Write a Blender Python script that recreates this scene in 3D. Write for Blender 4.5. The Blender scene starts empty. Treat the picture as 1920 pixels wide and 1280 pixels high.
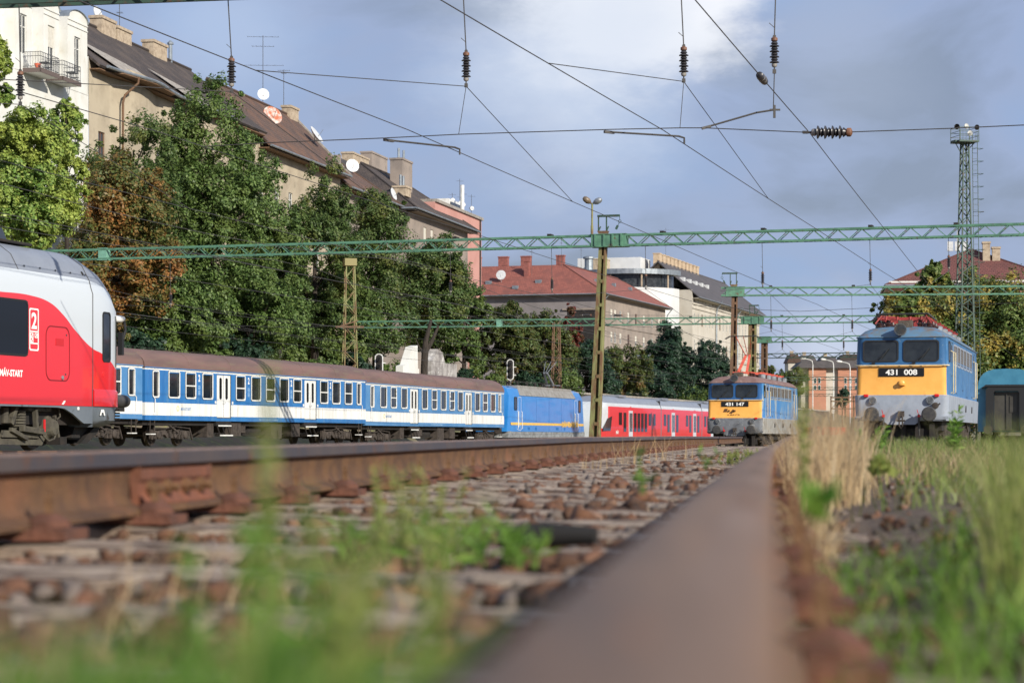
import bpy, math, random
import numpy as np
from mathutils import Vector, Matrix

R = random.Random(7)
rng = np.random.default_rng(11)
scene = bpy.context.scene
col = scene.collection
PI = math.pi
FPX, HX, HY = 4267.0, 960.0, 820.0          # focal length in photo pixels, principal column, horizon row


def at(px, py, y):
    """world point that stands at depth y and shows at (px, py) of the 1920 px photograph"""
    return Vector(((px - HX) / FPX * y, y, (HY - py) / FPX * y))


# ------------------------------------------------------------------ camera, sky, sun, exposure
cam_data = bpy.data.cameras.new('camera')
cam_data.sensor_width = 36.0
cam_data.lens = 80.0
cam_data.shift_y = 180.0 / 1920.0
cam_data.clip_start = 0.05
cam_data.clip_end = 4000.0
cam_data.dof.use_dof = True
cam_data.dof.focus_distance = 48.0
cam_data.dof.aperture_fstop = 5.4
cam = bpy.data.objects.new('camera', cam_data)
col.objects.link(cam)
cam.location = (0, 0, 0)
cam.rotation_euler = (PI / 2, 0, 0)
scene.camera = cam

SUN = Vector((0.58, -0.69, 0.44)).normalized()
elev = math.asin(SUN.z)
azim = math.atan2(SUN.x, SUN.y)
world = bpy.data.worlds.new('World')
scene.world = world
world.use_nodes = True
wt = world.node_tree
wt.nodes.clear()


def wn(kind, **kw):
    n = wt.nodes.new(kind)
    for k, v in kw.items():
        setattr(n, k, v)
    return n


sky = wn('ShaderNodeTexSky', sky_type='NISHITA', sun_disc=False, sun_elevation=elev, sun_rotation=azim)
sky.dust_density = 1.5
bg = wn('ShaderNodeBackground')
bg.inputs['Strength'].default_value = 0.10
wout = wn('ShaderNodeOutputWorld')
tc = wn('ShaderNodeTexCoord')
# cloud layers are functions of direction only
mp = wn('ShaderNodeMapping')
mp.inputs['Scale'].default_value = (1.0, 1.0, 2.2)
wt.links.new(tc.outputs['Generated'], mp.inputs['Vector'])
n1 = wn('ShaderNodeTexNoise')
n1.inputs['Scale'].default_value = 6.5
n1.inputs['Detail'].default_value = 7.0
n1.inputs['Roughness'].default_value = 0.52
n1.inputs['Distortion'].default_value = 0.35
wt.links.new(mp.outputs['Vector'], n1.inputs['Vector'])
n2 = wn('ShaderNodeTexNoise')
n2.inputs['Scale'].default_value = 16.0
n2.inputs['Detail'].default_value = 8.0
n2.inputs['Roughness'].default_value = 0.6
wt.links.new(mp.outputs['Vector'], n2.inputs['Vector'])
# thick grey cloud against thin blue cloud
r1 = wn('ShaderNodeValToRGB')
r1.color_ramp.elements[0].position = 0.38
r1.color_ramp.elements[0].color = (2.55, 3.5, 5.6, 1)
r1.color_ramp.elements[1].position = 0.60
r1.color_ramp.elements[1].color = (2.15, 2.62, 3.72, 1)
e = r1.color_ramp.elements.new(0.50)
e.color = (2.8, 3.45, 5.2, 1)
wt.links.new(n1.outputs['Fac'], r1.inputs['Fac'])
mixs = wn('ShaderNodeMixRGB')
mixs.inputs['Fac'].default_value = 0.88
wt.links.new(sky.outputs['Color'], mixs.inputs['Color1'])
wt.links.new(r1.outputs['Color'], mixs.inputs['Color2'])
prev = mixs.outputs['Color']


def cloud(px, py, radius, colr, soft, amt):
    """one bright cumulus: a soft cap round a direction, its edge broken by noise"""
    global prev
    d = Vector(((px - HX) / FPX, 1.0, (HY - py) / FPX)).normalized()
    vm = wn('ShaderNodeVectorMath', operation='DISTANCE')
    nrm = wn('ShaderNodeVectorMath', operation='NORMALIZE')
    wt.links.new(tc.outputs['Generated'], nrm.inputs[0])
    wt.links.new(nrm.outputs['Vector'], vm.inputs[0])
    vm.inputs[1].default_value = d
    ad = wn('ShaderNodeMath', operation='MULTIPLY_ADD')
    wt.links.new(n2.outputs['Fac'], ad.inputs[0])
    ad.inputs[1].default_value = -radius * 1.5
    wt.links.new(vm.outputs['Value'], ad.inputs[2])
    mr = wn('ShaderNodeMapRange', interpolation_type='SMOOTHSTEP')
    mr.inputs['From Min'].default_value = radius * (0.25 + soft)
    mr.inputs['From Max'].default_value = radius * (0.25 - soft)
    mr.inputs['To Min'].default_value = 0.0
    mr.inputs['To Max'].default_value = amt
    wt.links.new(ad.outputs['Value'], mr.inputs['Value'])
    mx = wn('ShaderNodeMixRGB')
    mx.inputs['Color2'].default_value = (*colr, 1)
    wt.links.new(mr.outputs['Result'], mx.inputs['Fac'])
    wt.links.new(prev, mx.inputs['Color1'])
    prev = mx.outputs['Color']


cloud(1180, -90, 0.054, (8.2, 8.3, 8.6), 0.30, 0.95)
cloud(1080, 90, 0.046, (5.6, 6.2, 7.3), 0.8, 0.75)
cloud(430, 60, 0.026, (4.4, 5.3, 7.0), 0.9, 0.5)
cloud(1560, 660, 0.020, (6.0, 6.5, 7.6), 0.9, 0.6)
cloud(1560, 90, 0.030, (3.6, 4.2, 5.4), 0.9, 0.4)
for az_, el_, r_ in ((60, 20, .3), (120, 30, .4), (200, 22, .35), (270, 25, .3), (320, 28, .28)):
    a_, b_ = math.radians(az_), math.radians(el_)
    v_ = (math.sin(a_) * math.cos(b_), math.cos(a_) * math.cos(b_), math.sin(b_))
    if v_[1] > .2:
        cloud(HX + FPX * v_[0] / v_[1], HY - FPX * v_[2] / v_[1], r_, (5.4, 5.8, 6.6), 0.6, 0.7)
wt.links.new(prev, bg.inputs['Color'])
wt.links.new(bg.outputs['Background'], wout.inputs['Surface'])

sun_data = bpy.data.lights.new('sun', 'SUN')
sun_data.energy = 4.6
sun_data.angle = math.radians(0.5)
sun_data.color = (1.0, 0.93, 0.82)
sun = bpy.data.objects.new('sun', sun_data)
col.objects.link(sun)
sun.rotation_euler = SUN.to_track_quat('Z', 'Y').to_euler()

scene.view_settings.view_transform = 'Standard'
scene.view_settings.look = 'None'
scene.view_settings.gamma = 1.0
scene.view_settings.use_curve_mapping = False
scene.view_settings.exposure = 0.3
scene.render.engine = 'CYCLES'
scene.cycles.use_denoising = True
scene.cycles.max_bounces = 6
scene.cycles.diffuse_bounces = 3
scene.cycles.glossy_bounces = 3
scene.cycles.transparent_max_bounces = 6


# ------------------------------------------------------------------ materials
def s(r, g, b):
    f = lambda c: (c / 255 / 12.92) if c / 255 <= 0.04045 else ((c / 255 + 0.055) / 1.055) ** 2.4
    return (f(r), f(g), f(b))


MATS = {}


def mat(name, c1, c2=None, scale=3.0, rough=0.6, bump=0.0, bscale=30.0, metal=0.0, stretch=(1, 1, 1),
        lo=0.42, hi=0.62, detail=6.0, c3=None, scale3=12.0, lo3=0.55, hi3=0.68, spec=0.5, coat=0.0, rvar=0.0):
    if name in MATS:
        return MATS[name]
    m = bpy.data.materials.new(name)
    m.use_nodes = True
    nt = m.node_tree
    b = nt.nodes['Principled BSDF']
    b.inputs['Roughness'].default_value = rough
    b.inputs['Metallic'].default_value = metal
    b.inputs['Specular IOR Level'].default_value = spec
    b.inputs['Coat Weight'].default_value = coat
    b.inputs['Base Color'].default_value = (*c1, 1)
    tcn = nt.nodes.new('ShaderNodeTexCoord')
    mpn = nt.nodes.new('ShaderNodeMapping')
    mpn.inputs['Scale'].default_value = stretch
    nt.links.new(tcn.outputs['Object'], mpn.inputs['Vector'])
    last = None

    def layer(prev_, colour, sc_, a, bb):
        nz = nt.nodes.new('ShaderNodeTexNoise')
        nz.inputs['Scale'].default_value = sc_
        nz.inputs['Detail'].default_value = detail
        nz.inputs['Roughness'].default_value = 0.62
        nt.links.new(mpn.outputs['Vector'], nz.inputs['Vector'])
        mr = nt.nodes.new('ShaderNodeMapRange')
        mr.inputs['From Min'].default_value = a
        mr.inputs['From Max'].default_value = bb
        nt.links.new(nz.outputs['Fac'], mr.inputs['Value'])
        mx = nt.nodes.new('ShaderNodeMixRGB')
        if prev_ is None:
            mx.inputs['Color1'].default_value = (*c1, 1)
        else:
            nt.links.new(prev_, mx.inputs['Color1'])
        mx.inputs['Color2'].default_value = (*colour, 1)
        nt.links.new(mr.outputs['Result'], mx.inputs['Fac'])
        return mx.outputs['Color'], mr.outputs['Result']

    if c2 is not None:
        last, fac = layer(None, c2, scale, lo, hi)
        if rvar:
            ma = nt.nodes.new('ShaderNodeMath')
            ma.operation = 'MULTIPLY_ADD'
            nt.links.new(fac, ma.inputs[0])
            ma.inputs[1].default_value = rvar
            ma.inputs[2].default_value = rough
            nt.links.new(ma.outputs['Value'], b.inputs['Roughness'])
    if c3 is not None:
        last, _ = layer(last, c3, scale3, lo3, hi3)
    if last is not None:
        nt.links.new(last, b.inputs['Base Color'])
    if bump:
        nz = nt.nodes.new('ShaderNodeTexNoise')
        nz.inputs['Scale'].default_value = bscale
        nz.inputs['Detail'].default_value = 5.0
        nt.links.new(mpn.outputs['Vector'], nz.inputs['Vector'])
        bp = nt.nodes.new('ShaderNodeBump')
        bp.inputs['Strength'].default_value = bump
        bp.inputs['Distance'].default_value = 0.02
        nt.links.new(nz.outputs['Fac'], bp.inputs['Height'])
        nt.links.new(bp.outputs['Normal'], b.inputs['Normal'])
    MATS[name] = m
    return m


def tile_mat(name, c1, c2, rows=3.0, cols=4.0, c3=None):
    """clay tiles: staggered courses with joints, in roof-plane UV metres"""
    m = bpy.data.materials.new(name)
    m.use_nodes = True
    nt = m.node_tree
    b = nt.nodes['Principled BSDF']
    b.inputs['Roughness'].default_value = 0.85
    uv = nt.nodes.new('ShaderNodeUVMap')
    br = nt.nodes.new('ShaderNodeTexBrick')
    br.inputs['Scale'].default_value = 1.0
    br.inputs['Brick Width'].default_value = 1.0 / cols
    br.inputs['Row Height'].default_value = 1.0 / rows
    br.inputs['Mortar Size'].default_value = 0.025
    br.inputs['Mortar Smooth'].default_value = 0.5
    br.inputs['Bias'].default_value = -0.1
    br.inputs['Color1'].default_value = (*c1, 1)
    br.inputs['Color2'].default_value = (*c2, 1)
    br.inputs['Mortar'].default_value = (c1[0] * .45, c1[1] * .45, c1[2] * .45, 1)
    nt.links.new(uv.outputs['UV'], br.inputs['Vector'])
    nz = nt.nodes.new('ShaderNodeTexNoise')
    nz.inputs['Scale'].default_value = 0.6
    nz.inputs['Detail'].default_value = 6
    nt.links.new(uv.outputs['UV'], nz.inputs['Vector'])
    mr = nt.nodes.new('ShaderNodeMapRange')
    mr.inputs['From Min'].default_value = 0.45
    mr.inputs['From Max'].default_value = 0.7
    nt.links.new(nz.outputs['Fac'], mr.inputs['Value'])
    mx = nt.nodes.new('ShaderNodeMixRGB')
    c3 = c3 or (c1[0] * .6, c1[1] * .6, c1[2] * .6)
    mx.inputs['Color2'].default_value = (*c3, 1)
    nt.links.new(mr.outputs['Result'], mx.inputs['Fac'])
    nt.links.new(br.outputs['Color'], mx.inputs['Color1'])
    nt.links.new(mx.outputs['Color'], b.inputs['Base Color'])
    bp = nt.nodes.new('ShaderNodeBump')
    bp.inputs['Strength'].default_value = 0.8
    bp.inputs['Distance'].default_value = 0.04
    bp.invert = True
    nt.links.new(br.outputs['Fac'], bp.inputs['Height'])
    nt.links.new(bp.outputs['Normal'], b.inputs['Normal'])
    return m


def leaf_mat(name, stops, patch=None, patch_scale=0.35, lo=.45, hi=.6, trans=0.24):
    """leaves: colour differs leaf by leaf (random per island) and branch by branch (noise)"""
    m = bpy.data.materials.new(name)
    m.use_nodes = True
    nt = m.node_tree
    nt.nodes.clear()
    out = nt.nodes.new('ShaderNodeOutputMaterial')
    geo = nt.nodes.new('ShaderNodeNewGeometry')
    rp = nt.nodes.new('ShaderNodeValToRGB')
    cr = rp.color_ramp
    while len(cr.elements) > 1:
        cr.elements.remove(cr.elements[-1])
    for i, c in enumerate(stops):
        p = i / max(1, len(stops) - 1)
        el = cr.elements[0] if i == 0 else cr.elements.new(p)
        el.position = p
        el.color = (*c, 1)
    nt.links.new(geo.outputs['Random Per Island'], rp.inputs['Fac'])
    last = rp.outputs['Color']
    tcn = nt.nodes.new('ShaderNodeTexCoord')
    if patch is not None:
        nz = nt.nodes.new('ShaderNodeTexNoise')
        nz.inputs['Scale'].default_value = patch_scale
        nz.inputs['Detail'].default_value = 3
        nt.links.new(tcn.outputs['Object'], nz.inputs['Vector'])
        mr = nt.nodes.new('ShaderNodeMapRange')
        mr.inputs['From Min'].default_value = lo
        mr.inputs['From Max'].default_value = hi
        nt.links.new(nz.outputs['Fac'], mr.inputs['Value'])
        ad = nt.nodes.new('ShaderNodeMath')
        ad.operation = 'MULTIPLY'
        ad.use_clamp = True
        rr = nt.nodes.new('ShaderNodeMapRange')
        rr.inputs['To Min'].default_value = .5
        rr.inputs['To Max'].default_value = 1.3
        nt.links.new(geo.outputs['Random Per Island'], rr.inputs['Value'])
        nt.links.new(mr.outputs['Result'], ad.inputs[0])
        nt.links.new(rr.outputs['Result'], ad.inputs[1])
        mx = nt.nodes.new('ShaderNodeMixRGB')
        nt.links.new(ad.outputs['Value'], mx.inputs['Fac'])
        nt.links.new(last, mx.inputs['Color1'])
        mx.inputs['Color2'].default_value = (*patch, 1)
        last = mx.outputs['Color']
    df = nt.nodes.new('ShaderNodeBsdfPrincipled')
    df.inputs['Roughness'].default_value = 0.5
    df.inputs['Specular IOR Level'].default_value = 0.35
    tr = nt.nodes.new('ShaderNodeBsdfTranslucent')
    ms = nt.nodes.new('ShaderNodeMixShader')
    ms.inputs['Fac'].default_value = trans
    nt.links.new(last, df.inputs['Base Color'])
    nt.links.new(last, tr.inputs['Color'])
    nt.links.new(df.outputs['BSDF'], ms.inputs[1])
    nt.links.new(tr.outputs['BSDF'], ms.inputs[2])
    nt.links.new(ms.outputs['Shader'], out.inputs['Surface'])
    return m


# ------------------------------------------------------------------ mesh builder
def perp(d):
    a = Vector((0, 0, 1)) if abs(d.z) < 0.9 else Vector((1, 0, 0))
    u = d.cross(a).normalized()
    return u, d.cross(u).normalized()


class MB:
    def __init__(self):
        self.v, self.f, self.m, self.uv = [], [], [], {}

    def face(self, pts, m=0, uv=None):
        i = len(self.v)
        self.v += [tuple(p) for p in pts]
        if uv:
            self.uv[len(self.f)] = uv
        self.f.append(tuple(range(i, i + len(pts))))
        self.m.append(m)
        return self

    def box(self, x0, x1, y0, y1, z0, z1, m=0):
        i = len(self.v)
        self.v += [(x, y, z) for z in (z0, z1) for y in (y0, y1) for x in (x0, x1)]
        for q in ((0, 2, 3, 1), (4, 5, 7, 6), (0, 1, 5, 4), (2, 6, 7, 3), (0, 4, 6, 2), (1, 3, 7, 5)):
            self.f.append(tuple(i + k for k in q))
            self.m.append(m)
        return self

    def bar(self, p, q, w, h=None, m=0):
        """rectangular bar from p to q"""
        p, q = Vector(p), Vector(q)
        d = (q - p).normalized()
        u, w2 = perp(d)
        h = h or w
        u, w2 = u * w / 2, w2 * h / 2
        i = len(self.v)
        for c in (p, q):
            for a, b in ((-1, -1), (1, -1), (1, 1), (-1, 1)):
                self.v.append(tuple(c + u * a + w2 * b))
        for k in ((0, 1, 5, 4), (1, 2, 6, 5), (2, 3, 7, 6), (3, 0, 4, 7), (3, 2, 1, 0), (4, 5, 6, 7)):
            self.f.append(tuple(i + j for j in k))
            self.m.append(m)
        return self

    def tube(self, pts, r, n=8, m=0, caps=True):
        pts = [Vector(p) for p in pts]
        rs = r if isinstance(r, (list, tuple)) else [r] * len(pts)
        rings = []
        u = None
        for k, p in enumerate(pts):
            d = (pts[min(k + 1, len(pts) - 1)] - pts[max(k - 1, 0)])
            if d.length < 1e-9:
                d = Vector((0, 0, 1))
            d.normalize()
            if u is None:
                u, w = perp(d)
            else:
                u = (u - d * u.dot(d))
                u = u.normalized() if u.length > 1e-6 else perp(d)[0]
                w = d.cross(u)
            i = len(self.v)
            for j in range(n):
                a = 2 * PI * j / n
                self.v.append(tuple(p + (u * math.cos(a) + w * math.sin(a)) * rs[k]))
            rings.append(i)
        for a, b in zip(rings, rings[1:]):
            for j in range(n):
                self.f.append((a + j, a + (j + 1) % n, b + (j + 1) % n, b + j))
                self.m.append(m)
        if caps:
            self.f.append(tuple(rings[0] + j for j in reversed(range(n))))
            self.m.append(m)
            self.f.append(tuple(rings[-1] + j for j in range(n)))
            self.m.append(m)
        return self

    def lathe(self, c, d, prof, n=16, m=0):
        """profile of (distance along d, radius) turned round the axis"""
        c, d = Vector(c), Vector(d).normalized()
        return self.tube([c + d * a for a, _ in prof], [max(b, 1e-4) for _, b in prof], n, m)

    def prism(self, poly, f, m=0):
        """poly of (a, b) pairs swept between f(a, b, 0) and f(a, b, 1)"""
        n = len(poly)
        i = len(self.v)
        self.v += [tuple(f(a, b, 0)) for a, b in poly] + [tuple(f(a, b, 1)) for a, b in poly]
        self.f.append(tuple(range(i, i + n)))
        self.f.append(tuple(range(i + 2 * n - 1, i + n - 1, -1)))
        self.m += [m, m]
        for k in range(n):
            self.f.append((i + k, i + (k + 1) % n, i + n + (k + 1) % n, i + n + k))
            self.m.append(m)
        return self

    def ring(self, outer, inner, f, m=0):
        """frame between two outlines with the same number of points, given depth"""
        n = len(outer)
        i = len(self.v)
        for w in (0, 1):
            self.v += [tuple(f(a, b, w)) for a, b in outer] + [tuple(f(a, b, w)) for a, b in inner]
        o0, n0, o1, n1_ = i, i + n, i + 2 * n, i + 3 * n
        for k in range(n):
            l = (k + 1) % n
            for q in ((o0 + k, o0 + l, n0 + l, n0 + k), (o1 + k, n1_ + k, n1_ + l, o1 + l),
                      (o0 + k, o1 + k, o1 + l, o0 + l), (n0 + k, n0 + l, n1_ + l, n1_ + k)):
                self.f.append(q)
                self.m.append(m)
        return self

    def build(self, name, mats, parent=None, smooth=False, loc=None, bevel=0.0, split=False):
        if split:                                    # every loose piece becomes an object of its own
            root = list(range(len(self.v)))

            def find(a):
                while root[a] != a:
                    root[a] = root[root[a]]
                    a = root[a]
                return a
            for fc in self.f:
                for k in fc[1:]:
                    root[find(k)] = find(fc[0])
            groups = {}
            for i, fc in enumerate(self.f):
                groups.setdefault(find(fc[0]), []).append(i)
            out = None
            for ids in groups.values():
                q = MB()
                remap = {}
                for i in ids:
                    for k in self.f[i]:
                        if k not in remap:
                            remap[k] = len(q.v)
                            q.v.append(self.v[k])
                    if i in self.uv:
                        q.uv[len(q.f)] = self.uv[i]
                    q.f.append(tuple(remap[k] for k in self.f[i]))
                    q.m.append(self.m[i])
                out = q.build(name, mats, parent, smooth, loc, bevel)
            return out
        me = bpy.data.meshes.new(name)
        me.from_pydata(self.v, [], self.f)
        if not isinstance(mats, (list, tuple)):
            mats = [mats]
        for mm in mats:
            me.materials.append(mm)
        if any(self.m):
            me.polygons.foreach_set('material_index', self.m)
        if self.uv:
            lay = me.uv_layers.new(name='UVMap')
            for fi, uvs in self.uv.items():
                st = me.polygons[fi].loop_start
                for k, t in enumerate(uvs):
                    lay.data[st + k].uv = t
        me.update()
        if smooth:
            me.polygons.foreach_set('use_smooth', [True] * len(me.polygons))
            try:
                me.set_sharp_from_angle(angle=math.radians(smooth if smooth is not True else 40))
            except Exception:
                pass
        o = bpy.data.objects.new(name, me)
        col.objects.link(o)
        if parent:
            o.parent = parent
        if loc is not None:
            o.location = loc
        if bevel:
            bv = o.modifiers.new('bevel', 'BEVEL')
            bv.width = bevel
            bv.segments = 2
            bv.limit_method = 'ANGLE'
        return o


def rrect(x0, x1, z0, z1, r, n=4):
    """outline of a rectangle with rounded corners"""
    pts = []
    for cx, cz, a0 in ((x1 - r, z1 - r, 0), (x0 + r, z1 - r, 90), (x0 + r, z0 + r, 180), (x1 - r, z0 + r, 270)):
        for k in range(n + 1):
            a = math.radians(a0 + 90 * k / n)
            pts.append((cx + r * math.cos(a), cz + r * math.sin(a)))
    return pts


def tag(o, label=None, cat=None, group=None, kind=None):
    for k, v in (('label', label), ('category', cat), ('group', group), ('kind', kind)):
        if v:
            o[k] = v
    return o


def thing(name, loc, slope=None, label=None, cat=None, group=None, rotz=None):
    """an Empty at the thing's base; local x runs along (slope, 1), local -y is its right-hand side"""
    o = bpy.data.objects.new(name, None)
    o.empty_display_size = .3
    col.objects.link(o)
    o.location = loc
    if slope is not None:
        o.rotation_euler.z = PI / 2 - math.atan(slope)
    if rotz is not None:
        o.rotation_euler.z = rotz
    return tag(o, label, cat, group)


def dup(o, parent=None, loc=None, rotz=None):
    c = o.copy()
    col.objects.link(c)
    if parent is not None:
        c.parent = parent
    if loc is not None:
        c.location = loc
    if rotz is not None:
        c.rotation_euler.z = rotz
    return c


def copy_tree(o, parent=None):
    c = dup(o, parent)
    for ch in list(o.children):
        copy_tree(ch, c)
    return c


def np_mesh(name, co, quads, mats, mi=None, smooth=False):
    me = bpy.data.meshes.new(name)
    nv, nf, k = len(co), len(quads), quads.shape[1]
    me.vertices.add(nv)
    me.vertices.foreach_set('co', np.ascontiguousarray(co, dtype=np.float32).ravel())
    me.loops.add(nf * k)
    me.loops.foreach_set('vertex_index', np.ascontiguousarray(quads, dtype=np.int32).ravel())
    me.polygons.add(nf)
    me.polygons.foreach_set('loop_start', np.arange(0, nf * k, k, dtype=np.int32))
    for mm in (mats if isinstance(mats, (list, tuple)) else [mats]):
        me.materials.append(mm)
    if mi is not None:
        me.polygons.foreach_set('material_index', np.asarray(mi, dtype=np.int32))
    if smooth:
        me.polygons.foreach_set('use_smooth', np.ones(nf, dtype=bool))
    me.update(calc_edges=True)
    return me


def np_obj(name, co, quads, mats, parent=None, **kw):
    o = bpy.data.objects.new(name, np_mesh(name, co, quads, mats, **kw))
    col.objects.link(o)
    if parent:
        o.parent = parent
    return o


def lettering(name, text, w, h, f, m, parent, bold=0.0, thick=0.003):
    """flat raised letters fitted into a w x h field; f maps (a, b, depth) to the thing's space"""
    cu = bpy.data.curves.new(name, 'FONT')
    cu.body = text
    cu.offset = bold
    tmp = bpy.data.objects.new(name, cu)
    col.objects.link(tmp)
    dg = bpy.context.evaluated_depsgraph_get()
    me = bpy.data.meshes.new_from_object(tmp.evaluated_get(dg))
    bpy.data.objects.remove(tmp)
    bpy.data.curves.remove(cu)
    me.name = name
    xs = [v.co.x for v in me.vertices]
    ys = [v.co.y for v in me.vertices]
    x0, x1, y0, y1 = min(xs), max(xs), min(ys), max(ys)
    for v in me.vertices:
        v.co = f((v.co.x - x0) / (x1 - x0) * w, (v.co.y - y0) / (y1 - y0) * h, -thick)
    me.materials.clear()
    me.materials.append(m)
    o = bpy.data.objects.new(name, me)
    col.objects.link(o)
    o.parent = parent
    return o


# ------------------------------------------------------------------ shared materials
m_rustrail = mat('rail_rust', s(106, 76, 48), s(80, 57, 41), 8, rough=.75, bump=.35, bscale=60, c3=s(118, 80, 54), scale3=3)
m_railtop = mat('rail_top_steel', s(138, 112, 94), s(118, 98, 88), 1.6, rough=.44, metal=.2, bump=.06, bscale=90,
                stretch=(1, 6, 1), c3=s(150, 112, 84), scale3=5, rvar=.2)
m_railside = mat('rail_head_side', s(84, 80, 84), s(104, 92, 86), 2.5, rough=.4, metal=.5, c3=s(120, 84, 60), scale3=9)
m_wood = mat('sleeper_wood', s(190, 172, 154), s(158, 138, 120), 5, rough=.9, bump=.9, bscale=24, stretch=(1, 10, 10),
             c3=s(82, 62, 50), scale3=6, lo3=.50, hi3=.57)
m_ballast = mat('ballast_bed', s(80, 52, 38), s(50, 35, 27), 9, rough=.95, bump=1.0, bscale=30, c3=s(122, 88, 70), scale3=25)
m_stone = mat('ballast_stone', s(100, 68, 48), s(64, 46, 36), 3, rough=.92, bump=.7, bscale=9, c3=s(136, 108, 90), scale3=5)
m_stone2 = mat('grey_stone', s(116, 104, 96), s(76, 68, 62), 3, rough=.92, bump=.7, bscale=9)
m_stone3 = mat('red_stone', s(108, 74, 55), s(74, 52, 41), 3, rough=.92, bump=.7, bscale=9, c3=s(134, 100, 80), scale3=5)
m_dirt = mat('dirt', s(96, 80, 66), s(70, 56, 46), 6, rough=.97, bump=1.0, bscale=18, c3=s(124, 108, 88), scale3=20)
m_ground = mat('yard_ground', s(120, 104, 84), s(98, 100, 66), .6, rough=.97, bump=.8, bscale=6, c3=s(140, 140, 80), scale3=2)
m_railbrown = mat('rail_top_brown', s(130, 100, 72), s(106, 82, 60), 14, rough=.52, bump=.12, bscale=160, stretch=(1, .06, 1), c3=s(138, 96, 60), scale3=40, spec=.3)
m_railband = mat('rail_sheen_band', s(130, 103, 80), s(110, 88, 70), 10, rough=.50, spec=.32, bump=.08, bscale=150, stretch=(1, .05, 1), c3=s(128, 94, 68), scale3=30, lo3=.58, rvar=.15)  # greyer running band; the sky's sheen is put into its colour
m_black = mat('black_under', s(28, 26, 25), s(44, 38, 34), 3, rough=.8)
m_bogie = mat('bogie_grime', s(72, 64, 58), s(50, 44, 40), 5, rough=.85, bump=.3, bscale=25)
m_wheel = mat('wheel_steel', s(60, 54, 50), s(86, 76, 68), 6, rough=.55, metal=.6)
m_rubber = mat('rubber', s(30, 31, 33), None, rough=.6)
m_glass = mat('train_glass', s(24, 27, 29), s(44, 48, 50), 1.2, rough=.06, spec=.6)
m_white = mat('white_paint', s(226, 226, 222), s(206, 206, 200), 2.5, rough=.38, coat=.1)
m_steel = mat('galvanised', s(150, 154, 158), s(118, 122, 126), 6, rough=.5, metal=.5)
m_wire = mat('wire', s(74, 72, 70), None, rough=.6, metal=.3)
m_concrete = mat('concrete', s(158, 152, 144), s(126, 120, 112), 3, rough=.92, bump=.4, bscale=20)
m_text = mat('white_print', s(236, 236, 232), None, rough=.5)

# ------------------------------------------------------------------ ground, near track
def sm(a, b, t):
    t = min(1, max(0, (t - a) / (b - a)))
    return t * t * (3 - 2 * t)


def ground_z(y):
    return -0.30 - 0.0042 * min(max(y, 0), 130)


def bank_z(x, y):
    """the slope that carries the street and its trees, left of the coach track"""
    lat = (x - (-20.5 + 0.30 * (y - 92))) * 0.958      # metres right of the foot of the slope
    return 5.5 * sm(0, -12, lat)


ys = [-8, -3, 0, 3, 6, 10, 15, 22, 30, 40, 55, 70, 90, 110, 130, 150, 175, 200, 240, 290, 350, 430, 540, 700, 1000, 1500, 2500]
xs = [-1200, -500, -250, -150, -110] + list(range(-90, 61, 5)) + [75, 95, 120, 150, 200, 300, 600, 1200]
gv = [(x, y, ground_z(y) + (bank_z(x, y) if y > 30 else 0)) for y in ys for x in xs]
nx = len(xs)
gf = [(j * nx + i, j * nx + i + 1, (j + 1) * nx + i + 1, (j + 1) * nx + i) for j in range(len(ys) - 1) for i in range(nx - 1)]
g = MB()
g.v, g.f, g.m = gv, gf, [0] * len(gf)
tag(g.build('ground', m_ground, smooth=True), kind='structure')


def slope_at(y):
    return 0.11 + 0.0012 * min(y, 15)


def x_right(y):                                   # centre line of the right-hand rail
    if y < 15:
        return -0.03 + 0.11 * y + 0.0006 * y * y
    return 1.755 + 0.128 * (y - 15)


def z_left(y):
    if y < 17:
        return -0.046 + 0.003 * y
    return 0.005 + 0.014 * sm(17, 32, y)


def z_right(y):
    return -0.050 + 0.069 * sm(8, 32, y)


def trk(y, lat):
    """point of the near track: lat metres left of the right-hand rail, at depth about y"""
    a = slope_at(y)
    n = math.sqrt(1 + a * a)
    t = lat / 1.5
    return Vector((x_right(y) - lat / n, y + lat * a / n, z_right(y) * (1 - t) + z_left(y) * t))


GAUGE = 1.505
# ballast bed of the near track
bed = MB()
rows = [-1.5, -.5, .3, 1, 1.8, 2.6, 3.5, 4.5, 5.5, 7, 8.5, 10, 12, 14, 17, 20, 24, 28, 33, 40, 48, 56, 62]
lats = [4.0, 3.0, 2.3, 1.9, 1.5, 1.1, .75, .4, .12]
for y in rows:
    drop = .25 * sm(50, 62, y)
    for l in lats:
        p = trk(y, l)
        dz = -.226 if l < 2.4 else (-.30 if l < 3.5 else -.45)
        bed.v.append((p.x, p.y, p.z + dz - .008 - drop + R.uniform(-.012, .012)))
for j in range(len(rows) - 1):
    for i in range(len(lats) - 1):
        a = j * len(lats) + i
        bed.f.append((a, a + 1, a + 1 + len(lats), a + len(lats)))
        bed.m.append(0)
ballast = bed.build('ballast_bed', m_ballast, smooth=60)
tag(ballast, kind='structure')

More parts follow.
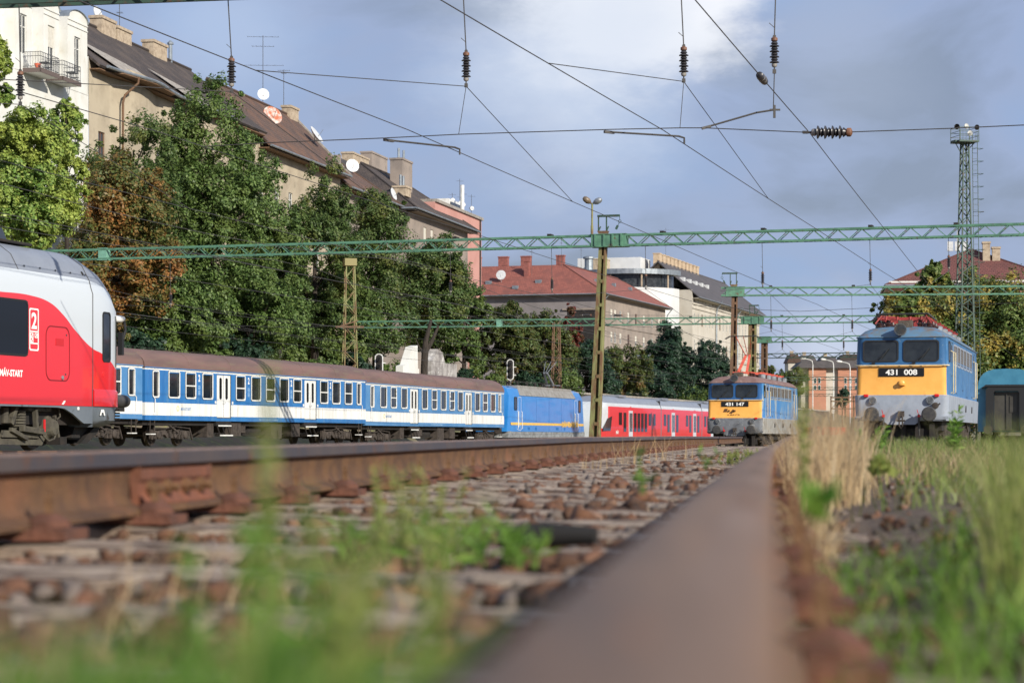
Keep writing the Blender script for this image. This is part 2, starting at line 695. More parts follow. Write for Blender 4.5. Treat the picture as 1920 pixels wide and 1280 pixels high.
# verge of earth to the right of the rail
vg = MB()
rows = [-1, 0, .4, .8, 1.2, 1.6, 2, 2.5, 3, 3.6, 4.2, 5, 6, 7, 8, 9.5, 11, 13, 15, 18, 21, 25, 30, 36, 44, 52, 60, 66]
offs = [-.14, -.02, .05, .12, .2, .3, .42, .56, .75, 1, 1.3, 1.7, 2.3, 3, 4, 5.5, 7.5, 10, 14]
for y in rows:
    for k, o_ in enumerate(offs):
        p = trk(y, -o_)
        base = -.19 + .05 * sm(.1, .5, o_) + .02 * sm(.6, 3, o_)
        base -= .5 * sm(6, 14, o_) + .30 * sm(48, 66, y)
        vg.v.append((p.x, p.y, (p.z if o_ < .5 else -.045 + .03 * sm(5, 25, y)) + base + R.uniform(-.018, .018) * (1 if o_ > .1 else .2)))
for j in range(len(rows) - 1):
    for i in range(len(offs) - 1):
        a = j * len(offs) + i
        vg.f.append((a, a + 1, a + 1 + len(offs), a + len(offs)))
        vg.m.append(0)
verge = vg.build('verge', m_dirt, smooth=60)
tag(verge, kind='structure')


def verge_z(y, o_):
    base = -.19 + .05 * sm(.1, .5, o_) + .02 * sm(.6, 3, o_) - .5 * sm(6, 14, o_) - .30 * sm(48, 66, y)
    return (z_right(y) if o_ < .5 else -.045 + .03 * sm(5, 25, y)) + base


# rails: full section swept along the curve
PROFILE = [(-.035, -.004), (-.030, 0), (.030, 0), (.035, -.004), (.0355, -.036), (.012, -.048), (.0085, -.075), (.0085, -.110),
           (.018, -.128), (.062, -.141), (.0625, -.152), (-.0625, -.152), (-.062, -.141), (-.018, -.128), (-.0085, -.110),
           (-.0085, -.075), (-.012, -.048), (-.0355, -.036)]


WORN = [(-.052, -.024), (-.048, -.012), (-.038, -.006), (-.018, -.0022), (.004, -.0004), (.028, -.0004), (.035, -.004), (.0365, -.036)]


def rail_body(parent, lat, y0, y1, n):
    mb = MB()
    prof = PROFILE if lat else WORN + PROFILE[5:]
    k = len(prof)
    for i in range(n + 1):
        t = (i / n) ** 1.6
        y = y0 + (y1 - y0) * t
        a = slope_at(y)
        nn = math.sqrt(1 + a * a)
        c = trk(y, lat)
        for (o_, dz) in prof:
            mb.v.append((c.x + o_ / nn, c.y - o_ * a / nn, c.z + dz))
    for i in range(n):
        for j in range(k):
            a, b = i * k + j, i * k + (j + 1) % k
            mb.f.append((a, b, b + k, a + k))
            mb.m.append((1 if j in (0, 1, 2) else (2 if j in (3, k - 1) else 0)) if lat else ((3 if j == 4 else 1) if j < 7 else 0))
    mb.f.append(tuple(range(k)))
    mb.m.append(0)
    mb.f.append(tuple(range(n * k + k - 1, n * k - 1, -1)))
    mb.m.append(0)
    return mb.build('rail_length', [m_rustrail, m_railtop if lat else m_railbrown, m_railside if lat else m_railbrown, m_railband], parent, smooth=35)


rail_l = thing('rail', (0, 0, 0), label='rusty left rail of the near track with its bolted joint', cat='rail')
rail_r = thing('rail', (0, 0, 0), label='blurred rusty rail running right under the lens', cat='rail')
JL = 5.62                                         # the joint in the left rail
rail_body(rail_l, GAUGE, .6, JL, 16)
rail_body(rail_l, GAUGE, JL + .008, 62, 46)
rail_body(rail_r, 0, .12, 7.5, 26)
rail_body(rail_r, 0, 7.515, 62, 40)


def track_frame(y, lat):
    a = slope_at(y)
    n = math.sqrt(1 + a * a)
    return trk(y, lat), Vector((a / n, 1 / n, 0)), Vector((1 / n, -a / n, 0))


m_fish = mat('fishplate', s(122, 74, 52), s(98, 62, 46), 7, rough=.8, bump=.3, bscale=50)
for rail, lat, yj, sg in ((rail_l, GAUGE, JL, 1), (rail_r, 0, 7.5, 1)):
    c, t, o = track_frame(yj, lat)
    fp = MB()
    prof = [(.0105, -.052), (.036, -.045), (.036, -.072), (.028, -.08), (.028, -.108), (.046, -.128), (.046, -.137), (.019, -.131)]
    fp.prism(prof, lambda a, b, w: c + o * a + t * (w - .5) * .68 + Vector((0, 0, b)))
    plate = fp.build('fishplate', m_fish, rail, bevel=.003)
    for k in (-.24, -.09, .09, .24):
        bt = MB()
        q = c + t * k + Vector((0, 0, -.094))
        bt.lathe(q + o * .026, o, [(0, .021), (.018, .021), (.018, .012), (.04, .012)], 6)
        bt.build('bolt', m_rustrail, plate)
# base plates, clips and screw spikes of both rails
mb_plate, mb_clip, mb_screw = MB(), MB(), MB()
mb_plate.box(-.14, .14, -.08, .08, -.022, 0)
mb_plate.box(.066, .10, -.06, .06, 0, .014)
mb_clip.lathe((.082, 0, .002), (0, 0, 1), [(0, .045), (.014, .043), (.022, .03), (.028, .02)], 10)
mb_screw.box(.074, .090, -.008, .008, .02, .075)
spl = []
SLEEPER_Y = [1.30 + .79 * k for k in range(50)]
m_plate = mat('base_plate', s(112, 70, 52), s(84, 54, 42), 9, rough=.85, bump=.4, bscale=50)
protos = None
for rail, lat in ((rail_l, GAUGE), (rail_r, 0)):
    for y in SLEEPER_Y:
        if lat == 0 and y > 12:
            continue
        c, t, o = track_frame(y, lat)
        loc = (c.x, c.y, c.z - .152)
        rz = math.atan2(o.y, o.x)
        if protos is None:
            protos = (mb_plate.build('base_plate', m_plate, rail), mb_clip.build('clip', m_plate, rail, smooth=True),
                      mb_screw.build('screw', m_rustrail, rail))
            pl, cl, sc = protos
        else:
            pl, cl, sc = (dup(p, rail) for p in protos)
        pl.location, pl.rotation_euler.z = loc, rz
        for ch in (cl, sc):
            ch.parent = pl
            ch.location = (0, 0, 0)
            ch.rotation_euler.z = R.uniform(-.05, .05)
        # inner rows of clips of the left rail face the lens; the right rail shows its outer ones
        if lat == 0:
            pass

# sleepers, each warped a little
sl_meshes = []
for k in range(6):
    mb = MB()
    nx_, ny_ = 16, 3
    rr = random.Random(k)
    hs = [[rr.uniform(-.007, .007) - (.012 if j in (0, ny_) else 0) for j in range(ny_ + 1)] for i in range(nx_ + 1)]
    bow = rr.uniform(-.01, .01)
    for i in range(nx_ + 1):
        for j in range(ny_ + 1):
            u = i / nx_
            mb.v.append(((u - .5) * 2.5, (j / ny_ - .5) * .235 + bow * math.sin(u * 9), hs[i][j]))
    for i in range(nx_):
        for j in range(ny_):
            a = i * (ny_ + 1) + j
            mb.f.append((a, a + ny_ + 1, a + ny_ + 2, a + 1))
            mb.m.append(0)
    top = len(mb.v)
    rim = [i * (ny_ + 1) for i in range(nx_ + 1)] + [nx_ * (ny_ + 1) + j for j in range(1, ny_ + 1)] + \
          [i * (ny_ + 1) + ny_ for i in range(nx_ - 1, -1, -1)] + [j for j in range(ny_ - 1, 0, -1)]
    for r_ in rim:
        x, y, z = mb.v[r_]
        mb.v.append((x * 1.002, y * 1.03, -.14))
    for q in range(len(rim)):
        w = (q + 1) % len(rim)
        mb.f.append((rim[q], top + q, top + w, rim[w]))
        mb.m.append(0)
    sl_meshes.append(mb)
sl_obj = []
for i, y in enumerate(SLEEPER_Y):
    c, t, o = track_frame(y, .75)
    if i < 6:
        ob = sl_meshes[i].build('sleeper', m_wood, smooth=50)
        sl_obj.append(ob)
    else:
        ob = dup(sl_obj[R.randrange(6)])
    ob.location = (c.x, c.y, c.z - .174 + R.uniform(-.006, .005))
    ob.rotation_euler = (R.uniform(-.02, .02), math.atan2(z_left(y) - z_right(y), 1.5), math.atan2(o.y, o.x) + R.uniform(-.025, .025))
    tag(ob, 'weathered pale wooden sleeper lying across the near track between its two rails', 'sleeper', 'wooden sleepers of the near track')


# ------------------------------------------------------------------ ballast stones
def rock_variant(seed, sub=1):
    """a crushed stone: an icosphere cut by random planes"""
    import bmesh
    bm = bmesh.new()
    bmesh.ops.create_icosphere(bm, subdivisions=sub, radius=1)
    r_ = random.Random(seed)
    pl = [(Vector((r_.gauss(0, 1), r_.gauss(0, 1), r_.gauss(0, 1))).normalized(), r_.uniform(.38, .75)) for _ in range(10)]
    sc = (r_.uniform(.8, 1.25), r_.uniform(.7, 1.0), r_.uniform(.55, .85))
    co = []
    for v in bm.verts:
        p = v.co.copy()
        for n, d in pl:
            e_ = p.dot(n) - d
            if e_ > 0:
                p -= n * e_
        p += Vector((r_.uniform(-1, 1), r_.uniform(-1, 1), r_.uniform(-1, 1))) * .11
        co.append((p.x * sc[0], p.y * sc[1], p.z * sc[2]))
    fa = [tuple(v.index for v in f.verts) for f in bm.faces]
    bm.free()
    return np.array(co), np.array(fa)


ROCKS = [rock_variant(i) for i in range(12)]
ROCK_MESH = []
for i, (co, fa) in enumerate(ROCKS):
    me = np_mesh('stone', co, fa, [m_stone, m_stone3, m_stone2][(0, 0, 1, 0, 2, 0, 0, 2, 1, 0, 0, 2)[i]])
    ROCK_MESH.append(me)
cand = []
for _ in range(14000):
    y = 1.2 + 24 * R.random() ** 1.7
    lat = R.uniform(.10, 1.40)
    # stones lie mostly between sleepers; mid-track they spill over them
    k = (y - 1.30) / .79
    fr = abs(k - round(k)) * .79
    mid = math.exp(-((lat - .55) / .45) ** 2)
    if fr < .13 and R.random() > .08 * mid:
        continue
    size = (.009 + .030 * R.random() ** 2.0) * (1 + .4 * mid)
    p = trk(y, lat)
    z = p.z - .222 + size * .3 + .030 * R.random() * sm(.1, .3, fr)
    cand.append((size / p.y, p.x, p.y, z, size))
for _ in range(2600):                               # clods and stones of the verge
    y = .5 + 15 * R.random() ** 1.7
    o_ = .06 + 1.1 * R.random() ** 2.2
    size = .004 + .022 * R.random() ** 2.5
    p = trk(y, -o_)
    cand.append((size / p.y * .8, p.x, p.y, verge_z(y, o_) + size * .3, size))
cand.sort(reverse=True)
for w, x, y, z, size in cand[:290]:
    o = bpy.data.objects.new('stone', ROCK_MESH[R.randrange(12)])
    col.objects.link(o)
    o.parent = ballast
    o.location = (x, y, z)
    o.scale = (size, size, size)
    o.rotation_euler = (R.uniform(0, 6), R.uniform(0, 6), R.uniform(0, 6))
allco, allfa, allmi, base = [], [], [], 0
for w, x, y, z, size in cand[290:]:
    i = R.randrange(12)
    co, fa = ROCKS[i]
    q = Matrix.Rotation(R.uniform(0, 6), 3, 'Z') @ Matrix.Rotation(R.uniform(0, 6), 3, 'X')
    allco.append(co @ np.array(q).T * size + np.array((x, y, z)))
    allfa.append(fa + base)
    allmi.append(np.full(len(fa), (0, 0, 1, 0, 2, 0, 0, 2, 1, 0, 0, 2)[i]))
    base += len(co)
o = np_obj('gravel', np.vstack(allco), np.vstack(allfa), [m_stone, m_stone3, m_stone2], mi=np.concatenate(allmi))
tag(o, 'rust brown crushed stone lying between the sleepers', 'gravel', kind='stuff')

# ------------------------------------------------------------------ far tracks (rails just above the yard ground)
TRACKS = {  # X at Y = 43.7, slope
    'a': (-1.02, .28), 'b': (3.55, .283), 'c': (6.0, .24), 'd': (-5.1, .28), 'e': (-10.45, .28), 'f': (-31.9, .30), 'g': (-36.4, .30),
    'h': (-15.5, .285), 'i': (-20.5, .29)}


def far_track(label, x0, slp, y0, y1):
    tk = thing('railway_track', (0, 0, 0), label=label, cat='track', group='far tracks of the yard')
    for sgn in (-1, 1):
        mb = MB()
        n = 24
        for i in range(n + 1):
            y = y0 + (y1 - y0) * i / n
            x = x0 + slp * (y - 43.7) + sgn * .75
            z = ground_z(y) + .16
            for dx, dz in ((-.036, 0), (.036, 0), (.036, -.04), (.01, -.05), (.06, -.15), (-.06, -.15), (-.01, -.05), (-.036, -.04)):
                mb.v.append((x + dx, y, z + dz))
        for i in range(n):
            for j in range(8):
                a, b = i * 8 + j, i * 8 + (j + 1) % 8
                mb.f.append((a, b, b + 8, a + 8))
                mb.m.append(1 if j == 0 else 0)
        mb.build('rail', [m_rustrail, m_railtop], tk)
    return tk


far_track('rusty track under the red and white train', *TRACKS['e'], 20, 210)
far_track('far track that carries the blue and white coaches', *TRACKS['f'], 45, 200)
far_track('track leading past behind the near rail left of the mast', *TRACKS['a'], 24, 120)
far_track('track under the front locomotive with the plate 431 008', *TRACKS['b'], 45, 150)
far_track('empty track between the red train and the near rail', *TRACKS['d'], 24, 120)

# ------------------------------------------------------------------ rolling stock helpers
def side_f(y0):
    """right-hand side of a vehicle: a runs along local x, b up, depth w goes into the body"""
    return lambda a, b, w: Vector((a, y0 + w, b))


def facade(mb, u0, u1, v0, v1, holes, f, depth, m=0, mr=0, bands=(), cuts=()):
    """flat wall with rectangular holes and reveals; bands: (v_from, v_to, material)"""
    us = sorted({u0, u1, *[h[0] for h in holes], *[h[1] for h in holes], *cuts})
    vs = sorted({v0, v1, *[h[2] for h in holes], *[h[3] for h in holes], *[b[0] for b in bands], *[b[1] for b in bands]})
    us = [u for u in us if u0 <= u <= u1]
    vs = [v for v in vs if v0 <= v <= v1]
    for i in range(len(us) - 1):
        for j in range(len(vs) - 1):
            cu, cv = (us[i] + us[i + 1]) / 2, (vs[j] + vs[j + 1]) / 2
            if any(h[0] < cu < h[1] and h[2] < cv < h[3] for h in holes):
                continue
            mm = m
            for b in bands:
                if b[0] <= cv <= b[1]:
                    mm = b[2]
            mb.face([f(us[i], vs[j], 0), f(us[i + 1], vs[j], 0), f(us[i + 1], vs[j + 1], 0), f(us[i], vs[j + 1], 0)], mm)
    for a, b, c, d in [h[:4] for h in holes]:
        q = [(a, c), (b, c), (b, d), (a, d)]
        for k in range(4):
            p, r_ = q[k], q[(k + 1) % 4]
            mb.face([f(*p, 0), f(*r_, 0), f(*r_, depth), f(*p, depth)], mr)
    return mb


def wheel(parent, x, y, r, w=.13):
    mb = MB()
    mb.lathe((x, y, r), (0, -1, 0), [(0, r + .03), (.03, r + .028), (.035, r), (w, r - .006), (w, r - .07), (w - .04, r - .08), (w - .05, .16), (w + .03, .15), (w + .04, .02)], 24)
    return mb.build('wheel', m_wheel, parent, smooth=35)


def bogie(parent, x, hw=1.02, wb=2.5, r=.46, sides=(-1,), steps=False):
    """side frame with springs, axle boxes, brake gear and two axles"""
    mb = MB()
    for sgn in (-1, 1):
        y = sgn * hw
        mb.prism([(-wb / 2 - .55, .52), (-wb / 2 - .4, .62), (-.55, .66), (-.35, .5), (.35, .5), (.55, .66), (wb / 2 + .4, .62), (wb / 2 + .55, .52),
                  (wb / 2 + .55, .42), (.6, .46), (.4, .32), (-.4, .32), (-.6, .46), (-wb / 2 - .55, .42)],
                 lambda a, b, w: Vector((x + a, y + (w - .5) * .12, b)))
        for k in (-1, 1):
            ax = x + k * wb / 2
            mb.lathe((ax, y - .06 * sgn, r), (0, sgn, 0), [(0, .17), (.16, .17), (.2, .12), (.21, .02)], 12)
            for e_ in (-.3, .3):
                for h in range(5):
                    mb.lathe((ax + e_, y + sgn * .05, .34 + .055 * h), (0, 0, 1), [(0, .085), (.035, .085)], 9)
                mb.box(ax + e_ - .1, ax + e_ + .1, y - .1, y + .1, .28, .33)
            mb.bar((ax + .35 * k, y + sgn * .09, .75), (ax + .62 * k, y + sgn * .09, .25), .06)
            mb.box(ax - .52 - .05, ax - .46, y - .06, y + .06, r - .18, r + .22)
        for h in range(6):
            mb.lathe((x - .2, y + sgn * .06, .38 + .05 * h), (0, 0, 1), [(0, .1), (.03, .1)], 9)
            mb.lathe((x + .2, y + sgn * .06, .38 + .05 * h), (0, 0, 1), [(0, .1), (.03, .1)], 9)
        mb.bar((x - .55, y + sgn * .14, .9), (x + .45, y + sgn * .14, .55), .07)
        mb.tube([(x - wb / 2 - .5, y + sgn * .1, .7), (x - .6, y + sgn * .12, .72), (x + .2, y + sgn * .12, .8), (x + wb / 2 + .4, y + sgn * .1, .72)], .025, 6)
    mb.box(x - .3, x + .3, -hw, hw, .45, .75)
    b = mb.build('bogie', m_bogie, parent, bevel=0)
    for k in (-1, 1):
        for sgn in (-1, 1):
            wheel(b, x + k * wb / 2, sgn * .7 + (.06 if sgn < 0 else 0.06), r)
    ax = MB()
    for k in (-1, 1):
        ax.tube([(x + k * wb / 2, -.9, r), (x + k * wb / 2, .9, r)], .08, 10)
    ax.build('axle', m_wheel, b, split=True)
    return b


def loft(rows, mb, close=True, mfun=None, caps=True):
    n = len(rows[0])
    i0 = len(mb.v)
    for r_ in rows:
        mb.v += [tuple(p) for p in r_]
    for i in range(len(rows) - 1):
        for j in range(n if close else n - 1):
            a, b = i0 + i * n + j, i0 + i * n + (j + 1) % n
            mb.f.append((a, b, b + n, a + n))
            if mfun:
                c = (Vector(mb.v[a]) + Vector(mb.v[b]) + Vector(mb.v[a + n]) + Vector(mb.v[b + n])) / 4
                nr = (Vector(mb.v[b]) - Vector(mb.v[a])).cross(Vector(mb.v[a + n]) - Vector(mb.v[a]))
                mb.m.append(mfun(c, nr, i))
            else:
                mb.m.append(0)
    if caps:
        mb.f.append(tuple(i0 + k for k in reversed(range(n))))
        mb.m.append(mfun(Vector(rows[0][0]), Vector((0, 0, -1)), 0) if mfun else 0)
        mb.f.append(tuple(i0 + (len(rows) - 1) * n + k for k in range(n)))
        mb.m.append(mfun(Vector(rows[-1][0]), Vector((0, 0, 1)), len(rows) - 2) if mfun else 0)
    return mb


# ------------------------------------------------------------------ blue and white coaches
m_cblue = mat('coach_blue', s(50, 118, 180), s(42, 104, 166), 1.2, rough=.32, coat=.2, stretch=(1.4, 1, .25), c3=s(84, 130, 172), scale3=3, lo3=.54, hi3=.74, bump=.02, bscale=2)
m_cblue2 = mat('coach_blue_faded', s(72, 126, 176), s(88, 138, 184), 1.0, rough=.45, coat=.1)
m_cwhite = mat('coach_white', s(230, 231, 228), s(214, 215, 210), 1.5, rough=.36, coat=.1, stretch=(1.6, 1, .18), c3=s(176, 170, 158), scale3=3.2, lo3=.56, hi3=.74, bump=.02, bscale=2)
m_croof = mat('coach_roof', s(116, 90, 84), s(100, 80, 76), .7, rough=.7, stretch=(.4, 3, 3), c3=s(112, 100, 84), scale3=2.5, lo3=.52, hi3=.75)
m_seal = mat('window_frame_alu', s(228, 228, 224), s(212, 212, 206), 6, rough=.4)
m_logo = mat('faded_blue_print', s(88, 130, 178), None, rough=.5)
m_plateblue = mat('light_blue_print', s(150, 186, 216), None, rough=.5)
WIN = {}


def coach_window(parent, kind, x, z, y=-1.41):
    if kind not in WIN:
        w, h = {'narrow': (.60, 1.12), 'fixed': (1.06, 1.14), 'split': (1.0, 1.14)}[kind]
        f = lambda a, b, d: Vector((a, -.028 + d * .075, b))
        mb = MB()
        mb.ring(rrect(-w / 2, w / 2, 0, h, .11), rrect(-w / 2 + .056, w / 2 - .056, .056, h - .056, .07), f)
        if kind == 'split':
            mb.box(-w / 2 + .05, w / 2 - .05, -.02, .02, h * .46, h * .46 + .05)
        fr = mb.build('window', m_seal, parent, smooth=30)
        pb = MB()
        pb.box(-w / 2 + .05, w / 2 - .05, .03, .04, .05, h - .05)
        pn = pb.build('pane', m_glass, fr)
        ob = MB()                                    # rubber seal round the frame
        ob.ring(rrect(-w / 2 - .014, w / 2 + .014, -.014, h + .014, .12), rrect(-w / 2 + .004, w / 2 - .004, .004, h - .004, .11),
                lambda a, b, d: Vector((a, -.012 + d * .03, b)))
        ob.build('seal', m_rubber, fr)
        WIN[kind] = fr
    else:
        fr = copy_tree(WIN[kind], parent)
    fr.location = (x, y, z)
    return fr


COACH_POS = [1.0, 2.67, 4.23, 5.88, 7.54, 9.25, 10.9, 12.5, 14.05, 15.6, 17.2, 18.85, 20.4, 22.0, 23.4]


def coach(p0, slp, kinds, label, blue, signs, L=24.3):
    POS = [x * L / 24.4 for x in COACH_POS]
    t = thing('passenger_coach', p0, slp, label, 'train coach', 'blue and white coaches of the parked train')
    zs, ze = 1.05, 3.20
    holes = []
    for x, k in zip(POS, kinds):
        if k == 'D':
            holes.append((x - .72, x + .72, 1.18, 3.06))
        else:
            w = {'N': .50, 'F': .94, 'S': .88}[k]
            holes.append((x - w / 2, x + w / 2, 2.03, 3.01))
    mb = MB()
    bands = ((zs, 1.25, 0), (1.25, 1.77, 1), (1.77, 3.11, 0), (3.11, ze, 1))
    facade(mb, .05, L - .05, zs, ze, holes, side_f(-1.41), .10, 0, 2, bands)
    facade(mb, .05, L - .05, zs, ze, [], lambda a, b, w: Vector((a, 1.41 - w, b)), .1, 0, 2, bands)
    for xe, sgn in ((.05, 1), (L - .05, -1)):                       # end walls with the gangway
        for a, b, m in bands:
            mb.face([(xe, -1.41, a), (xe, 1.41, a), (xe, 1.41, b), (xe, -1.41, b)], m)
    mb.face([(.05, -1.41, zs), (L - .05, -1.41, zs), (L - .05, 1.41, zs), (.05, 1.41, zs)], 2)
    body = mb.build('body', [blue, m_cwhite, m_black], t)
    inside = MB()
    inside.box(.2, L - .2, -1.27, -1.25, zs + .1, 3.1)
    inside.build('dark_interior', m_black, t)
    # roof: a barrel with rounded ends
    rf = MB()
    rows = []
    n = 14
    for x, k in ((0.0, .80), (.12, .93), (.4, 1.0), (L - .4, 1.0), (L - .12, .93), (L, .80)):
        row = []
        for j in range(n + 1):
            a = PI * j / n
            c, sn = math.cos(a), math.sin(a)
            row.append((x, -1.425 * math.copysign(abs(c) ** .75, c), ze + .80 * k * sn ** .72))
        rows.append(row)
    loft(rows, rf, close=True, caps=True)
    roof = rf.build('roof', m_croof, t, smooth=50)
    gt = MB()
    gt.box(.02, L - .02, -1.445, -1.405, ze - .015, ze + .02)
    gt.build('gutter', blue, roof)
    seam = MB()
    for x in (4.1, 8.2, 12.2, 16.3, 20.3):
        pts = [(x, -1.432 * math.copysign(abs(math.cos(a)) ** .75, math.cos(a)), ze + .806 * math.sin(a) ** .72) for a in [PI * j / 14 for j in range(15)]]
        seam.tube(pts, .012, 4)
    seam.build('roof_seam', m_croof, roof, split=True)
    for x, k in zip(POS, kinds):
        if k == 'D':
            d = MB()
            for sg in (-1, 1):
                a0, a1 = (x - .70, x - .012) if sg < 0 else (x + .012, x + .70)
                facade(d, a0, a1, 1.20, 3.05, [((a0 + a1) / 2 - .10 + .05 * -sg, (a0 + a1) / 2 + .10 + .05 * -sg, 2.02, 2.92)], side_f(-1.385), .05, 0, 1)
                d.box(a0, a1, -1.385, -1.36, 1.20, 1.23)
            dr = d.build('door', [m_cwhite, m_rubber], t)
            for sg in (-1, 1):
                c = x + sg * .356 - sg * .05
                gl = MB()
                gl.ring(rrect(c - .115, c + .115, 2.0, 2.94, .1), rrect(c - .085, c + .085, 2.03, 2.91, .08), lambda a, b, w: Vector((a, -1.40 + w * .03, b)), 1)
                gl.box(c - .1, c + .1, -1.352, -1.345, 2.01, 2.93, 0)
                gl.build('pane', [m_glass, m_rubber], dr)
                hd = MB()
                hd.tube([(x + sg * .04, -1.40, 1.78), (x + sg * .10, -1.43, 1.84), (x + sg * .10, -1.43, 1.9)], .012, 6)
                hd.build('handle', m_steel, dr)
            st = MB()
            st.box(x - .74, x + .74, -1.40, -1.0, zs - .20, zs + .12, 1)
            for zz, oo in ((.86, 0), (.44, .08)):
                st.box(x - .62, x + .70, -1.43 - oo, -1.16, zz - .02, zz + .015, 1)
                st.box(x - .62, x + .70, -1.44 - oo, -1.43 - oo, zz - .035, zz + .02, 0)
            for e_ in (-.62, -.1, .4):
                st.bar((x + e_, -1.36, .9), (x + e_ + .18, -1.42, .44), .045, .03, 1)
            st.build('steps', [m_white, m_black], t)
            for e_ in (-.86, .86):
                bt = MB()
                bt.lathe((x + e_, -1.41, 1.86), (0, -1, 0), [(0, .07), (.02, .07), (.025, .01)], 12)
                bt.build('door_button', m_white, t)
        else:
            coach_window(t, {'N': 'narrow', 'F': 'fixed', 'S': 'split'}[k], x, 1.97)
    # class numbers and pictograms beside the windows
    for x in signs:
        lettering('class_number', '2', .17, .30, lambda a, b, w, x=x: Vector((x - .085 + a, -1.41 + w, 2.72 + b)), m_text, t, bold=.03)
        for dz in (2.16, 2.38):
            pg = MB()
            pg.ring(rrect(x - .085, x + .085, dz, dz + .17, .02, 1), rrect(x - .06, x + .06, dz + .025, dz + .145, .02, 1), lambda a, b, w: Vector((a, -1.413 + w * .01, b)))
            pg.box(x - .02, x + .03, -1.414, -1.411, dz + .05, dz + .11)
            pg.build('pictogram', m_plateblue, t)
    lettering('lettering', 'MÁV-START', .95, .16, lambda a, b, w: Vector((3.3 + a, -1.41 + w, 1.47 + b)), m_logo, t, bold=.02)
    em = MB()
    em.ring([(3.02 + .13 * math.cos(a), 1.55 + .13 * math.sin(a)) for a in [PI * 2 * k / 14 for k in range(14)]],
            [(3.02 + .07 * math.cos(a), 1.55 + .07 * math.sin(a)) for a in [PI * 2 * k / 14 for k in range(14)]], lambda a, b, w: Vector((a, -1.414 + w * .01, b)))
    em.build('emblem', mat('pale_gold_print', s(214, 200, 150), None, rough=.5), t)
    lettering('lettering', '50 55 20-05 4 Bhv', 2.1, .09, lambda a, b, w: Vector((11.2 + a, -1.41 + w, 1.10 + b)), m_plateblue, t, bold=.01)
    # hand rails, end steps, lamp brackets
    for xx in (.75, L - .75):
        hr = MB()
        hr.tube([(xx, -1.43, 2.02), (xx + .08, -1.47, 1.92), (xx + .08, -1.47, 1.36), (xx + .02, -1.43, 1.30)], .016, 6)
        hr.build('handrail', m_white, t)
        es = MB()
        es.box(xx - .22, xx + .22, -1.42, -1.2, .46, .50, 0)
        es.bar((xx - .2, -1.38, .5), (xx - .2, -1.38, 1.05), .03, .03, 1)
        es.bar((xx + .2, -1.38, .5), (xx + .2, -1.38, 1.05), .03, .03, 1)
        es.build('end_step', [m_white, m_bogie], t)
    # gangway bellows and buffers on both ends
    for xe, sg in ((0.05, -1), (L - .05, 1)):
        gw = MB()
        gw.box(min(xe, xe + sg * .32), max(xe, xe + sg * .32), -.62, .62, 1.1, 3.3)
        gw.build('gangway', m_rubber, t)
        for yy in (-.88, .88):
            bf = MB()
            bf.lathe((xe, yy, 1.06), (sg, 0, 0), [(-.1, .12), (.22, .12), (.22, .2), (.27, .22), (.29, .18)], 14)
            bf.build('buffer', m_bogie, t)
    # floor gear
    for (a, b, z0, z1, y0) in ((6.2, 6.8, .35, .95, -1.25), (8.5, 9.5, .40, .98, -1.3), (9.7, 10.2, .55, .98, -1.2), (12.9, 14.1, .30, .98, -1.25), (15.1, 16.1, .38, .98, -1.3)):
        bx = MB()
        bx.box(a, b, y0, -.5, z0, z1)
        for k in range(3):
            bx.box(a + .1 + k * (b - a - .2) / 3, a + .1 + (k + .8) * (b - a - .2) / 3, y0 - .015, y0, z0 + .1, z1 - .1)
        bx.build('equipment_box', m_bogie, t, bevel=.012)
    uf = MB()
    uf.box(.2, L - .2, -1.2, 1.2, .85, 1.04)
    uf.box(7.2, 17.5, -.5, .5, .5, .9)
    uf.tube([(6, -.9, .55), (11, -.95, .45), (18, -.9, .55)], .04, 6)
    uf.lathe((10.8, -.8, .62), (1, 0, 0), [(0, .05), (.06, .22), (1.5, .22), (1.56, .05)], 14)
    uf.build('underframe', m_black, t)
    bogie(t, 3.1)
    bogie(t, L - 3.1)
    return t


CO_U = Vector((7.43, 22.9, 0)).normalized()
pA = Vector((-14.9, 92.2, -.337))
kA = 'NFSFDSFSFSDSFSN'
kB = 'NFSFDFSFSFDFSFN'
# p is the near lower corner of the visible side; the centre line lies 1.41 m to the left
off = Vector((-CO_U.y, CO_U.x, 0)) * 1.41
slA = 7.43 / 22.9
coach(pA + off + CO_U * .02, slA, kA, 'long blue and white coach with a brown roof, second behind the red train', m_cblue, (5.05, 10.08, 14.84, 19.6))
cB = Vector((-7.47 + .04, 115.1 + .12, -.432))
slB = 7.07 / 25.8
uB = Vector((slB, 1, 0)).normalized()
offB = Vector((-uB.y, uB.x, 0)) * 1.41
coach(cB + offB, slB, kB, 'paler blue and white coach coupled to the blue locomotive', m_cblue2, (5.05, 14.84), L=26.3)
p0 = pA - CO_U * 24.42 + off
cz = coach(Vector((p0.x, p0.y, -.30)), slA, 'NFSFDSFSFSDSFSN', 'blue and white coach mostly hidden behind the nose of the red train', m_cblue2, (5.05,))
vent = MB()
vent.box(21.2, 22.7, -1.425, -1.405, 1.34, 1.86)
for k in range(5):
    vent.box(21.25, 22.65, -1.44, -1.42, 1.39 + k * .09, 1.42 + k * .09)
vent.build('vent_grille', m_black, cz)

